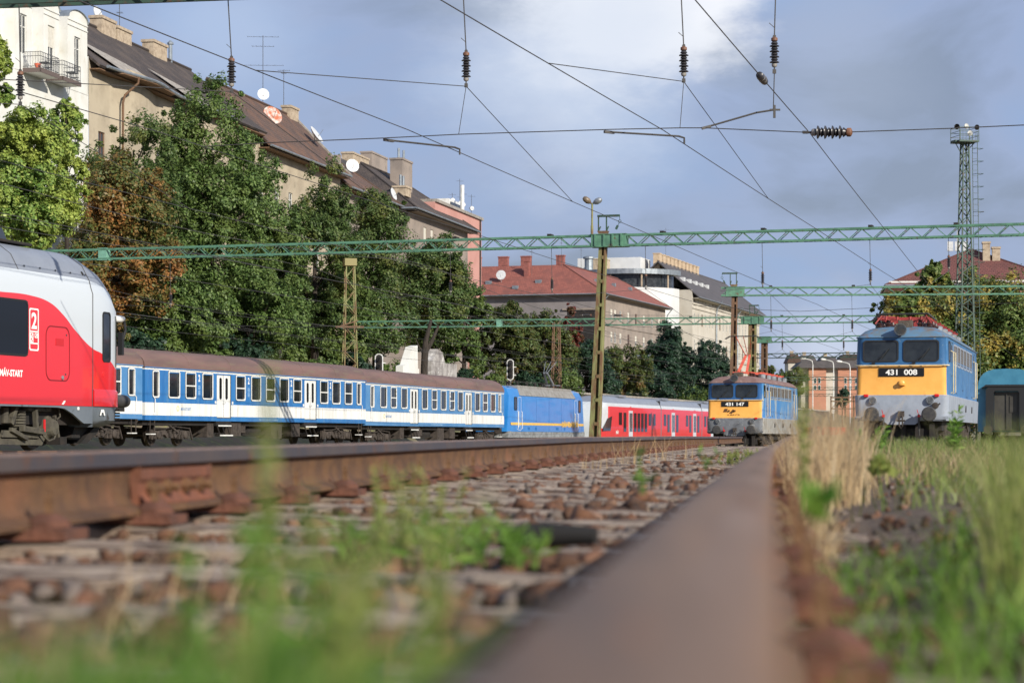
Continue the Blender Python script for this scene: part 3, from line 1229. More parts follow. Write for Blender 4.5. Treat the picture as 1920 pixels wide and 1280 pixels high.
# ------------------------------------------------------------------ blue locomotive at the head of the coaches
m_tblue = mat('loco_blue', s(38, 118, 190), s(46, 126, 196), 1.5, rough=.28, coat=.3)
m_tgrey = mat('loco_skirt_grey', s(140, 144, 146), s(112, 114, 114), 3, rough=.55, c3=s(90, 84, 76), scale3=8, lo3=.58)
m_troof = mat('loco_roof_grey', s(142, 140, 136), s(120, 116, 110), 3, rough=.6)
m_louvre_t = mat('roof_grille_grey', s(100, 98, 94), s(80, 78, 74), 5, rough=.7)
m_tyel = mat('yellow_stripe', s(226, 184, 92), s(214, 172, 84), 3, rough=.4)
slT = .30
uT = Vector((slT, 1, 0)).normalized()
lT = Vector((-uT.y, uT.x, 0))
tx = thing('blue_locomotive', Vector((-.25, 142.6, -.62)) + lT * 1.45, slT, 'bright blue electric locomotive with a yellow stripe and grey roof', 'locomotive')
L = 18.9
mb = MB()
sect = [(-1.45, 1.0), (-1.45, 3.25), (-1.22, 3.72), (-.8, 3.9), (.8, 3.9), (1.22, 3.72), (1.45, 3.25), (1.45, 1.0)]
rows = []
for x, ins, top in ((.0, .28, .0), (.02, .12, .0), (.35, .04, .0), (1.9, 0, 0), (L - 1.9, 0, 0), (L - .35, .04, 0), (L - .02, .12, 0), (L, .28, 0)):
    row = []
    for y, z in sect:
        sgn = -1 if x < L / 2 else 1
        sl_ = max(0, (z - 1.9)) * .34 if (x < 1 or x > L - 1) else 0
        row.append((x - sgn * sl_, y * (1 - ins * .5), z))
    rows.append(row)
loft(rows, mb, caps=True)
tb = mb.build('body', m_tblue, tx, smooth=30, bevel=0)
rf = MB()
rf.prism([(2.6, 3.30), (16.2, 3.30), (16.0, 3.78), (2.9, 3.78)], lambda a, b, w: Vector((a, -1.475 + (b - 3.30) * .48 + w * .1, b)))
rf.box(2.9, 16.0, -1.2, 1.2, 3.7, 3.96)
rf.build('roof_side', m_troof, tx)
sk = MB()
sk.box(.15, L - .15, -1.43, 1.43, .62, 1.02)
for x in (.5, 2.1, 5.0, 7.2, 8.1, 10.6, 12.2, 14.0, 16.5, 18.0):
    sk.box(x, x + .35, -1.445, -1.43, .72, .88)
sk.build('skirt', m_tgrey, tx)
for x in (3.1, 6.4, 9.45, 12.5, 15.8):
    q = MB()
    q.box(x, x + .018, -1.456, -1.44, 1.06, 3.22)
    q.build('panel_seam', mat('seam_blue', s(28, 84, 140), None, rough=.6), tx)
for x in (3.4, 6.7, 9.8, 12.9):
    q = MB()
    for k in range(6):
        q.bar((x, -1.40 + .062 * k, 3.40 + .055 * k - .02), (x + 2.1, -1.40 + .062 * k, 3.40 + .055 * k - .02), .02)
    q.build('roof_grille', m_louvre_t, tx)['kind'] = 'stuff'
for x in (2.08, 2.98, L - 3.02, L - 2.12):
    q = MB()
    q.tube([(x, -1.45, 2.3), (x, -1.51, 2.26), (x, -1.51, 1.2), (x, -1.45, 1.16)], .018, 6)
    q.build('handrail', m_seal, tx)
q = MB()
for x, w in ((4.4, .5), (6.1, .4), (11.2, .6), (13.2, .3)):
    q.box(x, x + w, -1.458, -1.44, 1.12, 1.30)
q.build('inspection_flap', mat('flap_blue', s(30, 96, 160), None, rough=.5), tx, split=True)
st = MB()
st.box(.6, L - .55, -1.462, -1.452, 1.42, 1.58)
st.build('stripe', m_tyel, tx)
lettering('lettering', 'MÁV-TRAKCIÓ', 4.2, .46, lambda a, b, w: Vector((12.6 + a, -1.466 + w, 1.32 + b)), m_tyel, tx, bold=.06)
for x in (1.35, L - 1.95):
    wd = MB()
    wd.ring(rrect(x, x + .62, 2.35, 3.2, .12), rrect(x + .06, x + .56, 2.41, 3.14, .09), lambda a, b, w: Vector((a, -1.47 + w * .04, b)))
    w_ = wd.build('cab_window', m_rubber, tx)
    g_ = MB()
    g_.box(x + .03, x + .59, -1.462, -1.452, 2.38, 3.17)
    g_.build('pane', m_glass, w_)
for x in (2.2, L - 2.9):
    d = MB()
    d.ring(rrect(x, x + .7, 1.08, 3.2, .06), rrect(x + .02, x + .68, 1.10, 3.18, .05), lambda a, b, w: Vector((a, -1.458 + w * .01, b)))
    d.box(x + .06, x + .1, -1.5, -1.47, 1.3, 2.3)
    d.build('cab_door', m_seal, tx)
wsn = MB()
for xe, sg in ((0.0, -1), (L, 1)):
    x_ = lambda z: xe + (-sg) * ((z - 1.9) * .34) + sg * .012
    wsn.face([(x_(2.35), -1.05, 2.35), (x_(2.35), 1.05, 2.35), (x_(3.2), .95, 3.2), (x_(3.2), -.95, 3.2)])
wsn.build('windscreen', m_glass, tx)
bogie(tx, 4.2, wb=2.6, r=.6)
bogie(tx, L - 4.2, wb=2.6, r=.6)
for xe, sg in ((0, -1), (L, 1)):
    for yy in (-.88, .88):
        bf = MB()
        bf.lathe((xe - sg * .05, yy, 1.06), (sg, 0, 0), [(0, .13), (.35, .13), (.35, .24), (.42, .25), (.44, .2)], 14)
        bf.build('buffer', m_bogie, tx)
tk_ = MB()
tk_.box(7.3, 11.6, -1.2, 1.2, .3, .62)
for k in range(6):
    tk_.box(6.9 + k * .9, 7.2 + k * .9, -1.3, -1.2, .25, .62)
tk_.build('equipment_box', m_bogie, tx)


def pantograph(parent, x, z0, ztop, mats, knee=1.1, w=.8, name='pantograph'):
    """single-arm pantograph with its base frame on four insulators"""
    mb = MB()
    for a in (-.5, .5):
        for b in (-.45, .45):
            mb.lathe((x + a, b, z0), (0, 0, 1), [(0, .06), (.05, .1), (.08, .06), (.12, .1), (.15, .06), (.2, .1), (.24, .05)], 10, 1)
    for b in (-.45, .45):
        mb.bar((x - .6, b, z0 + .27), (x + .6, b, z0 + .27), .06)
    for a in (-.5, 0, .5):
        mb.bar((x + a, -.5, z0 + .27), (x + a, .5, z0 + .27), .06)
    hgt = ztop - (z0 + .27)
    k = Vector((x + knee, 0, z0 + .27 + hgt * .48))
    mb.bar((x - .35, -.22, z0 + .3), k + Vector((0, -.1, 0)), .11)
    mb.bar((x - .35, .22, z0 + .3), k + Vector((0, .1, 0)), .11)
    top = Vector((x - .1, 0, ztop - .08))
    mb.bar(k + Vector((0, -.12, 0)), top + Vector((0, -.4, 0)), .035)
    mb.bar(k + Vector((0, .12, 0)), top + Vector((0, .4, 0)), .035)
    mb.bar(k, top, .03)
    for dx in (-.18, .18):
        mb.tube([(top.x + dx, -w, top.z - .14), (top.x + dx, -w * .75, top.z), (top.x + dx, w * .75, top.z), (top.x + dx, w, top.z - .14)], .022, 6, 2)
    return mb.build(name, mats, parent)


m_porc = mat('brown_insulator', s(70, 44, 38), s(52, 36, 32), 4, rough=.3)
m_carbon = mat('carbon_strip', s(44, 44, 46), None, rough=.6)
pantograph(tx, 15.2, 3.95, 5.95, [m_steel, m_porc, m_carbon], knee=-1.5)
rg = MB()
for x in (3.4, 5.2, 7.4, 9.4, 11.6, 13.4):
    rg.lathe((x, -.5, 3.95), (0, 0, 1), [(0, .07), (.06, .12), (.1, .06), (.16, .12), (.22, .06), (.3, .05)], 10)
rg.bar((3.2, -.5, 4.27), (13.6, -.5, 4.27), .04)
rg.tube([(.9, -.3, 3.9), (.9, -.3, 4.3)], .03, 6)
for k in range(6):
    rg.tube([(1.0 + k * .5, -.6, 3.92), (1.0 + k * .5, -.6, 4.2)], .025, 6)
rg.bar((1.0, -.6, 4.2), (3.6, -.6, 4.2), .03)
rg.build('roof_gear', m_black, tx)


# ------------------------------------------------------------------ two old blue and yellow locomotives
m_lblue = mat('old_blue_paint', s(66, 118, 168), s(58, 104, 150), 1.4, rough=.5, c3=s(108, 142, 170), scale3=3.5, lo3=.55, hi3=.72, bump=.05, bscale=12)
m_lblue_front = mat('front_blue_paint', s(54, 102, 148), s(46, 90, 134), 2, rough=.42, c3=s(104, 132, 156), scale3=6, lo3=.63, hi3=.7)
m_lblue2 = mat('patchy_blue_paint', s(84, 140, 190), s(66, 128, 190), .5, rough=.55, c3=s(160, 172, 178), scale3=1.3, lo3=.5, hi3=.64, stretch=(1, 1, .5))
m_lblue2f = mat('deep_blue_front', s(44, 92, 146), s(38, 84, 136), 2, rough=.4)
m_lyel = mat('old_yellow_paint', s(234, 172, 84), s(228, 164, 76), 2.2, rough=.42, c3=s(210, 146, 72), scale3=5, lo3=.6, hi3=.75)
m_lgrey = mat('loco_grey', s(150, 158, 170), s(136, 144, 156), 2, rough=.5, c3=s(112, 108, 102), scale3=5, lo3=.6, hi3=.8)
m_lgrey2 = mat('loco_grey_dirty', s(110, 114, 120), s(84, 86, 90), 1.8, rough=.6, c3=s(196, 196, 192), scale3=9, lo3=.64, hi3=.67)
m_lgrey2s = mat('loco_grey_side', s(158, 158, 154), s(138, 136, 130), 1.4, rough=.65, c3=s(108, 98, 86), scale3=3)
m_lroof = mat('blue_roof_rusting', s(84, 120, 150), s(96, 112, 122), 2.2, rough=.65, c3=s(112, 90, 74), scale3=3, lo3=.5, hi3=.7)
m_lroof2 = mat('brown_roof', s(116, 88, 82), s(128, 104, 98), 2, rough=.75, c3=s(150, 126, 120), scale3=5, stretch=(1, 1, .4))
m_louvre = mat('louvre_grime', s(92, 84, 74), s(70, 62, 55), 5, rough=.8, c3=s(60, 54, 50), scale3=11)
m_red = mat('red_gear', s(158, 56, 52), s(124, 46, 44), 4, rough=.6)
m_orange = mat('orange_gear', s(222, 104, 82), s(196, 84, 66), 4, rough=.6)
m_cream = mat('cream_handrail', s(214, 200, 164), s(190, 174, 140), 5, rough=.5)
m_buffer = mat('buffer_black', s(50, 50, 52), s(70, 68, 66), 6, rough=.6)
m_lens = mat('lamp_glass', s(186, 190, 188), s(130, 134, 132), 14, rough=.12, metal=.5)
m_redlamp = mat('red_lamp', s(200, 34, 36), None, rough=.25)


def plan(hw, x0, x1, rc):
    """rounded plan outline of one height of the body, near end first"""
    pts = []
    for cx, cy, a0 in ((x0 + rc, -hw + rc, 180), (x1 - rc, -hw + rc, 270), (x1 - rc, hw - rc, 0), (x0 + rc, hw - rc, 90)):
        for k in range(6):
            a = math.radians(a0 + 90 * k / 5)
            pts.append((cx + rc * math.cos(a), cy + rc * math.sin(a)))
    return pts


def old_loco(p0, slp, label, number, mats, panto_up, group='old electric locomotives facing the camera'):
    mblue, mfront, myel, mgrey, mgreys, mroof, mgear = mats
    t = thing('electric_locomotive', p0, slp, label, 'locomotive', group)
    L = 14.6
    lev = [(.86, 1.44, .05, .25), (1.64, 1.47, .0, .22), (1.665, 1.44, .01, .16), (1.68, 1.41, .02, .16), (2.56, 1.41, .02, .2), (2.575, 1.415, .02, .2),
           (3.42, 1.40, .10, .24), (3.46, 1.42, .09, .24), (3.55, 1.34, .18, .3), (3.68, 1.20, .36, .3), (3.78, .98, .56, .3), (3.83, .6, .8, .3)]
    rows = [[(x, y, z) for x, y in plan(hw, ins, L - ins, rc)] for z, hw, ins, rc in lev]

    def mf(c, n, i):
        end = abs(n.x) > abs(n.y) * .75
        z = c.z
        if z < 1.67:
            return 3 if end else 4
        if z < 2.57:
            return 2 if end else 0
        if z < 3.45:
            return 1 if end else 0
        return 5
    mb = MB()
    loft(rows, mb, mfun=mf)
    mb.build('body', [mblue, mfront, myel, mgrey, mgreys, mroof], t, smooth=38)
    # drip rail and the white hand rail under the windows
    gt = MB()
    pl = plan(1.425, .085, L - .085, .24)
    gt.tube([(x, y, 3.47) for x, y in pl] + [(*pl[0], 3.47)], .018, 6)
    gt.build('drip_rail', mroof, t)
    hr = MB()
    pts = [(x - .05 if x < 1 else x, y * 1.03, 2.585) for x, y in plan(1.42, 0, L, .2)]
    front = [p for p in pts if p[0] < .9]
    front.sort(key=lambda p: p[1])
    hr.tube(front, .02, 6)
    for yy in (-1.3, -.62, .05, .7, 1.3):
        hr.bar((-.05, yy, 2.585), (.06, yy, 2.56), .025)
    hr.build('front_handrail', m_cream, t)
    # windscreens
    for a, b in ((.09, 1.20), (-1.16, -.05)):
        f = lambda u, v, w: Vector((.02 + (v - 2.575) * .0947 - .03 + w * .05, u, v))
        wd = MB()
        wd.ring(rrect(a, b, 2.70, 3.38, .11), rrect(a + .045, b - .045, 2.745, 3.335, .08), f)
        w_ = wd.build('windscreen', m_rubber, t, smooth=30)
        pn = MB()
        pn.face([f(u, v, .55) for u, v in rrect(a + .03, b - .03, 2.73, 3.35, .08)])
        pn.build('pane', m_glass, w_)
        wp = MB()
        cx = (a + b) / 2
        wp.bar(f(cx + .22, 2.66, -1.0), f(cx - .18, 3.02, -1.0), .016)
        wp.bar(f(cx - .02, 2.80, -1.3), f(cx - .26, 3.12, -1.3), .022)
        wp.box(-.06, 0, cx + .17, cx + .27, 2.62, 2.68)
        wp.build('wiper', m_rubber, w_)
    # roof headlamp
    hl = MB()
    hl.lathe((.62, .02, 3.70), (-1, 0, 0), [(0, .13), (.5, .16), (.62, .185), (.80, .19), (.80, .165), (.72, .15)], 20, 0)
    h_ = hl.build('roof_headlamp', mat('lamp_shell', s(74, 82, 90), s(96, 92, 86), 5, rough=.5), t, smooth=40)
    ln = MB()
    ln.lathe((-.09, .02, 3.70), (-1, 0, 0), [(0, .155), (.02, .12), (.035, .05), (.04, .001)], 20)
    ln.build('lens', m_lens, h_, smooth=True)
    # lower headlamps, red tail lamps, buffers, coupling
    for yy in (-.88, .88):
        q = MB()
        q.lathe((.06, yy, 1.50), (-1, 0, 0), [(0, .12), (.12, .125), (.14, .11), (.14, .095), (.1, .09)], 18)
        q_ = q.build('headlamp', m_steel, t, smooth=40)
        q2 = MB()
        q2.lathe((-.05, yy, 1.50), (-1, 0, 0), [(0, .093), (.025, .06), (.03, .001)], 16)
        q2.build('lens', m_lens, q_, smooth=True)
        q = MB()
        q.box(-.10, .06, yy * 1.24 - .07, yy * 1.24 + .07, 1.60, 1.69)
        q.build('tail_lamp', m_redlamp, t, bevel=.02)
        q = MB()
        q.lathe((.10, yy, 1.06), (-1, 0, 0), [(0, .20), (.06, .20), (.06, .12), (.42, .12), (.42, .17), (.46, .23), (.50, .232), (.53, .20), (.54, .001)], 26)
        q.build('buffer', m_buffer, t, smooth=40)
        q = MB()
        yb = yy * .62
        q.tube([(0, yb, 1.02), (-.08, yb, .96), (-.10, yb, .8), (-.08, yb, .55), (-.04, yb, .40)], .03, 8, 0)
        q.box(-.14, 0, yb - .04, yb + .04, .97, 1.05, 1)
        q.bar((-.1, yb, 1.02), (-.14, yb + .05, 1.2), .02, .02, 1)
        q.build('brake_hose', [m_buffer, m_redlamp], t)
    cp = MB()
    cp.box(-.16, .06, -.09, .09, 1.0, 1.16)
    cp.tube([(-.12, -.05, 1.05), (-.2, -.05, .95), (-.2, -.05, .7), (-.16, 0, .62), (-.2, .05, .7), (-.2, .05, .95), (-.12, .05, 1.05)], .025, 8)
    cp.lathe((-.2, 0, .86), (0, 1, 0), [(-.13, .03), (.13, .03)], 8)
    cp.build('coupling', m_bogie, t)
    pl_ = MB()
    pl_.prism([(-1.44, .9), (-.62, .9), (-.42, .74), (.42, .74), (.62, .9), (1.44, .9), (1.44, 1.0), (-1.44, 1.0)], lambda a, b, w: Vector((.02 + w * .05, a, b)))
    pl_.build('buffer_beam_apron', mgrey, t)
    # plate with the number
    q = MB()
    q.box(-.008, .03, -.70, .70, 2.245, 2.50)
    npl = q.build('number_plate', mat('number_plate_black', s(22, 22, 24), None, rough=.4), t)
    lettering('number', number, .98, .175, lambda a, b, w: Vector((-.010 + w, .49 - a, 2.285 + b)), m_text, npl, bold=.03)
    # cab side windows, door, hand rails, machine-room windows on the visible side
    y = -1.405
    q = MB()
    q.ring(rrect(.55, 1.15, 2.70, 3.36, .08), rrect(.60, 1.10, 2.75, 3.31, .06), lambda a, b, w: Vector((a, y - .02 + w * .04, b)))
    q_ = q.build('cab_window', m_rubber, t)
    q2 = MB()
    q2.box(.58, 1.12, y - .008, y + .004, 2.73, 3.33)
    q2.build('pane', m_glass, q_)
    for xd in (1.55, L - 2.3):
        q = MB()
        q.ring(rrect(xd, xd + .72, 1.72, 3.38, .05), rrect(xd + .025, xd + .695, 1.745, 3.355, .04), lambda a, b, w: Vector((a, y - .012 + w * .02, b)))
        q.box(xd + .2, xd + .52, y - .015, y, 2.72, 3.28, 1)
        q.box(xd + .1, xd + .2, y - .05, y, 2.28, 2.32)
        dr = q.build('cab_door', [mroof, m_glass], t)
        for dx in (-.10, .80):
            q = MB()
            q.tube([(xd + dx, y, 3.08), (xd + dx, y - .09, 3.04), (xd + dx, y - .09, 1.78), (xd + dx, y, 1.74)], .02, 6)
            q.build('handrail', m_cream, t)
    for k in range(6):
        xw = 2.75 + k * 1.5
        q = MB()
        q.ring(rrect(xw, xw + 1.3, 2.64, 3.34, .07), rrect(xw + .05, xw + 1.25, 2.69, 3.29, .05), lambda a, b, w: Vector((a, y - .018 + w * .03, b)))
        q.box(xw + .60, xw + .70, y - .014, y, 2.66, 3.32)
        w_ = q.build('machine_room_window', mgreys, t)
        q = MB()
        q.box(xw + .03, xw + 1.27, y - .006, y + .004, 2.67, 3.31)
        for h in range(7):
            q.box(xw + .06, xw + 1.24, y - .012, y - .004, 2.72 + h * .085, 2.75 + h * .085)
        q.build('louvre_panel', m_louvre, w_)
    for xx, a0, a1 in ((3.4, 1.75, 2.5), (6.5, 1.9, 2.1), (8.6, 1.7, 2.5), (11.2, 1.75, 2.5)):
        q = MB()
        q.box(xx, xx + .015, y - .006, y + .01, a0, a1)
        q.box(xx + .3, xx + .55, y - .008, y + .01, a0, a0 + .05)
        q.build('panel_seam', m_black, t)
    for xx in (4.2, 7.5, 10.6):
        q = MB()
        q.box(xx, xx + .32, -1.475, -1.45, 1.2, 1.42)
        q.build('step_recess', m_black, t)
    bogie(t, 3.3, hw=1.1, wb=2.3, r=.6)
    bogie(t, L - 3.3, hw=1.1, wb=2.3, r=.6)
    uf = MB()
    uf.box(.5, L - .5, -1.2, 1.2, .55, .9)
    uf.box(.25, .4, -1.1, 1.1, .30, .62)
    for k in range(5):
        uf.box(.12, .3, -1.0 + k * .44, -.85 + k * .44, .2, .75)
    uf.build('underframe', m_black, t)
    # roof gear: pantographs, conductors on insulators
    ZR = 3.80
    if panto_up:
        pantograph(t, 3.0, ZR, 6.05, [mgear, m_porc, m_carbon], knee=1.5, w=.95)
    else:
        q = MB()
        for a in (.9, 2.3, 3.4):
            for b in (-.78, -.5, .5, .78):
                q.lathe((a, b, ZR - .12), (0, 0, 1), [(0, .07), (.06, .11), (.1, .07), (.15, .11), (.19, .07), (.24, .11), (.28, .07), (.36, .05)], 10, 1)
        for b in (-.78, .78):
            q.bar((.7, b, ZR + .28), (4.2, b * .9, ZR + .28), .06)
        for a in (.75, 1.5, 2.4, 3.4):
            q.bar((a, -.82, ZR + .29), (a, .82, ZR + .29), .06)
            for b in (-.55, -.2, .2, .55):
                q.lathe((a, b, ZR + .24), (0, 0, 1), [(0, .05), (.1, .05)], 8)
        for b in (-.7, .7):
            q.tube([(.6, b * 1.25, ZR + .12), (.75, b * 1.0, ZR + .36), (2.2, b * .6, ZR + .4), (3.8, b * .9, ZR + .38)], .025, 6)
        q.tube([(.8, -1.0, ZR + .22), (.8, -.75, ZR + .43), (.8, .75, ZR + .43), (.8, 1.0, ZR + .22)], .03, 6, 2)
        q.tube([(1.1, -1.0, ZR + .22), (1.1, -.75, ZR + .44), (1.1, .75, ZR + .44), (1.1, 1.0, ZR + .22)], .03, 6, 2)
        q.tube([(.8, 1.0, ZR + .22), (.85, 1.12, ZR + .2)], .02, 6, 2)
        q.build('pantograph', [mgear, m_porc, m_carbon], t)
    q = MB()
    q.box(.62, 1.1, -.28, .16, ZR - .1, ZR + .22)
    q.lathe((.62, -.06, ZR + .08), (-1, 0, 0), [(0, .11), (.02, .1)], 14)
    q.build('roof_fan_box', m_louvre, t, bevel=.01)
    q = MB()
    for k in range(13):
        a = 4.6 + k * .72
        b = -.62 if k % 2 else -.3
        q.lathe((a, b, ZR - .05), (0, 0, 1), [(0, .08), (.06, .12), (.1, .08), (.15, .12), (.19, .08), (.24, .12), (.3, .06)], 10, 1)
        if k % 3 == 0:
            q.lathe((a + .3, -.7, ZR - .1), (0, 0, 1), [(0, .2), (.3, .2), (.34, .12)], 12, 2)
    q.bar((4.4, -.62, ZR + .28), (13.3, -.62, ZR + .26), .07)
    q.bar((4.4, -.3, ZR + .26), (13.3, -.3, ZR + .26), .06)
    for k in range(7):
        q.bar((4.8 + k * 1.3, -.85, ZR + .30), (4.8 + k * 1.3, .3, ZR + .30), .06)
    q.build('roof_conductor', [mgear, m_porc, m_steel], t)
    q = MB()
    q.lathe((.75, 1.0, ZR - .25), (0, 0, 1), [(0, .05), (.2, .045), (.22, .01)], 8)
    q.build('horn', m_white, t)
    return t


sl1 = .27
u1 = Vector((sl1, 1, 0)).normalized()
l1 = Vector((-u1.y, u1.x, 0))
V1 = old_loco(Vector((12.15, 71.0, -.335)), sl1, 'near blue and yellow locomotive with grey front and the number 431 008', '431  008',
              (m_lblue, m_lblue_front, m_lyel, m_lgrey, m_lgrey, m_lroof, m_red), False)
q = MB()
q.lathe((.03, .0, 2.03), (-1, 0, 0), [(0, .10), (.05, .10), (.07, .07), (.15, .07), (.16, .05)], 16)
q.box(-.10, .03, -.12, -.04, 1.96, 2.0)
q.build('front_knob', m_lyel, V1, smooth=40)
q = MB()
q.lathe((0, -1.05, 1.33), (-1, 0, 0), [(0, .1), (.16, .1), (.17, .06)], 12)
q.bar((-.1, -1.05, 1.25), (-.12, -1.2, 1.4), .04)
q.build('socket', m_bogie, V1)
V2 = old_loco(Vector((11.42, 116.6, -.66)), .255, 'farther locomotive with brown roof, patchy blue side and the number 431 147', '431 147',
              (m_lblue2, m_lblue2f, m_lyel, m_lgrey2, m_lgrey2s, m_lroof2, m_orange), True)
m_dark_print = mat('dark_print', s(92, 62, 34), None, rough=.6)
lettering('lettering', 'H-MÁVTR', .66, .10, lambda a, b, w: Vector((.018 + w, .40 - a, 1.78 + b)), m_dark_print, V2, bold=.01)
q = MB()
q.prism([(.62, 1.96), (.44, 1.96), (.36, 2.14), (.54, 2.14)], lambda a, b, w: Vector((.014 + w * .01, a, b)))
q.prism([(.32, 1.90), (.16, 1.88), (.02, 2.04), (.10, 2.12), (.22, 1.99)], lambda a, b, w: Vector((.014 + w * .01, a, b)))
q.build('emblem', m_dark_print, V2)
for k in range(2):
    q = MB()
    q.lathe((.02, .3 - .3 * k, 2.03), (-1, 0, 0), [(0, .05), (.06, .05), (.07, .02)], 10)
    q.build('front_knob', m_dark_print, V2)

# ------------------------------------------------------------------ red and white trainsets
m_fred = mat('train_red', s(214, 40, 46), s(208, 36, 42), 1.5, rough=.3, coat=.35)
m_fred_nose = mat('nose_red', s(216, 26, 26), s(210, 24, 24), 1.5, rough=.25, coat=.4)
m_fwhite = mat('train_white', s(200, 206, 210), s(192, 198, 202), 2, rough=.3, coat=.3)
m_froof = mat('train_roof_grey', s(132, 138, 148), s(124, 130, 140), 1.4, rough=.4, coat=.1)
m_fskirt = mat('train_skirt_grey', s(106, 114, 122), s(98, 106, 114), 3, rough=.45, c3=s(66, 66, 66), scale3=4, lo3=.6)
m_fbogie = mat('train_bogie_brown', s(84, 80, 68), s(66, 62, 54), 4, rough=.85, bump=.3, bscale=20, c3=s(46, 43, 38), scale3=7)
m_seam = mat('seam_dark', s(60, 62, 66), None, rough=.7)

# body paint of the near trainset: red field under a sweeping white one, by position on the body
SW = [(-9.0, 2.99), (-5.6, 2.98), (-4.23, 2.98), (-3.45, 2.89), (-2.9, 2.69), (-2.3, 2.37), (-1.53, 2.05), (-1.15, 1.98), (-.68, 1.84), (-.4, 1.72), (.3, 1.55)]


def flirt_paint():
    m = bpy.data.materials.new('red_white_livery')
    m.use_nodes = True
    nt = m.node_tree
    b = nt.nodes['Principled BSDF']
    b.inputs['Roughness'].default_value = .3
    b.inputs['Coat Weight'].default_value = .35
    tcn = nt.nodes.new('ShaderNodeTexCoord')
    sp = nt.nodes.new('ShaderNodeSeparateXYZ')
    nt.links.new(tcn.outputs['Object'], sp.inputs[0])
    mr = nt.nodes.new('ShaderNodeMapRange')
    mr.inputs['From Min'].default_value = -9
    mr.inputs['From Max'].default_value = .3
    nt.links.new(sp.outputs['X'], mr.inputs['Value'])
    fc = nt.nodes.new('ShaderNodeFloatCurve')
    cv = fc.mapping.curves[0]
    pts = [((x + 9) / 9.3, z / 4) for x, z in SW]
    cv.points[0].location = pts[0]
    cv.points[1].location = pts[-1]
    for p in pts[1:-1]:
        cv.points.new(*p)
    fc.mapping.update()
    nt.links.new(mr.outputs['Result'], fc.inputs['Value'])
    ml = nt.nodes.new('ShaderNodeMath')
    ml.operation = 'MULTIPLY'
    ml.inputs[1].default_value = 4
    nt.links.new(fc.outputs['Value'], ml.inputs[0])
    gt = nt.nodes.new('ShaderNodeMath')
    gt.operation = 'GREATER_THAN'
    nt.links.new(sp.outputs['Z'], gt.inputs[0])
    nt.links.new(ml.outputs['Value'], gt.inputs[1])
    # the nose section has a slightly deeper red
    gx = nt.nodes.new('ShaderNodeMath')
    gx.operation = 'GREATER_THAN'
    gx.inputs[1].default_value = -1.565
    nt.links.new(sp.outputs['X'], gx.inputs[0])
    mr_ = nt.nodes.new('ShaderNodeMixRGB')
    mr_.inputs['Color1'].default_value = (*s(214, 40, 48), 1)
    mr_.inputs['Color2'].default_value = (*s(216, 24, 24), 1)
    nt.links.new(gx.outputs['Value'], mr_.inputs['Fac'])
    mw = nt.nodes.new('ShaderNodeMixRGB')
    mw.inputs['Color2'].default_value = (*s(196, 203, 208), 1)
    nt.links.new(mr_.outputs['Color'], mw.inputs['Color1'])
    nt.links.new(gt.outputs['Value'], mw.inputs['Fac'])
    nt.links.new(mw.outputs['Color'], b.inputs['Base Color'])
    return m


HALF = [(0, 4.05), (.5, 4.04), (.9, 3.98), (1.2, 3.76), (1.36, 3.46), (1.40, 3.30), (1.44, 3.18), (1.44, 2.6), (1.44, 2.0), (1.44, 1.4), (1.43, .88), (1.40, .60), (1.2, .53), (0, .53)]
NOSE = [(-14.0, 1, 9), (-8, 1, 9), (-4.0, 1, 9), (-2.6, 1, 4.05), (-2.2, 1, 4.05), (-1.8, 1, 4.04), (-1.57, .999, 4.02), (-1.2, .994, 3.97), (-.84, .982, 3.87),
        (-.5, .96, 3.70), (-.24, .92, 3.46), (-.08, .87, 3.17), (0, .81, 2.75)]


def nose_x(z):
    return 0.0


def flirt_section(x, wf, zc):
    pts = []
    for y, z in HALF:
        zz = z
        if zc < 9 and z > 2.2:
            zz = 2.2 + (z - 2.2) * (zc - 2.2) / (4.05 - 2.2)
        lower = 1 if z > 1.3 else 1
        pts.append((y * (wf if z > .5 else wf * .9), zz))
    full = [(-a, b) for a, b in pts] + [(a, b) for a, b in reversed(pts[1:-1])]
    return [(x, y, z) for y, z in full]


sF = .28
uF = Vector((sF, 1, 0)).normalized()
lF = Vector((-uF.y, uF.x, 0))
nose = Vector(((215 - HX) / FPX * 48.0, 48.0, -.245)) + lF * 1.18
F1 = thing('red_white_train', nose, sF, 'red and white trainset nose close by on the left with a grey roof', 'train')
mb = MB()
rows = [flirt_section(x, w, z) for x, w, z in NOSE]


def fm(c, n, i):
    return 1 if c.z > (3.46 if c.x < -1.3 else 3.46 - (c.x + 1.3) * .32) else (2 if c.z < .88 else 0)


rows2 = []
for (x, w, z), (x2, w2, z2) in zip(NOSE, NOSE[1:]):
    rows2.append(flirt_section(x, w, z))
rows2.append(flirt_section(*NOSE[-1]))
# body above the skirt
keep = [k for k, (y, z) in enumerate([(-a, b) for a, b in HALF] + [(a, b) for a, b in reversed(HALF[1:-1])]) if z >= .87]
ordk = sorted(keep, key=lambda k: (0 if k < len(HALF) else 1, k))
upper = [[r_[k] for k in reversed([q for q in ordk if q >= len(HALF)])] for r_ in rows2]
body_rows = []
for r_ in rows2:
    left = [r_[k] for k in range(len(HALF)) if HALF[k][1] >= .87]           # roof crown down the right-hand (-y) side
    right = [r_[len(HALF) + j] for j, (a, b) in enumerate(reversed(HALF[1:-1])) if b >= .87]   # up the other side
    body_rows.append(left + right)
bm_ = MB()
loft(body_rows, bm_, mfun=lambda c, n, i: 1 if c.z > (3.40 if c.x < -1.5 else 3.40 - (c.x + 1.5) * .18) else 0)
m_livery = flirt_paint()
bm_.build('body', [m_livery, m_froof], F1, smooth=32)
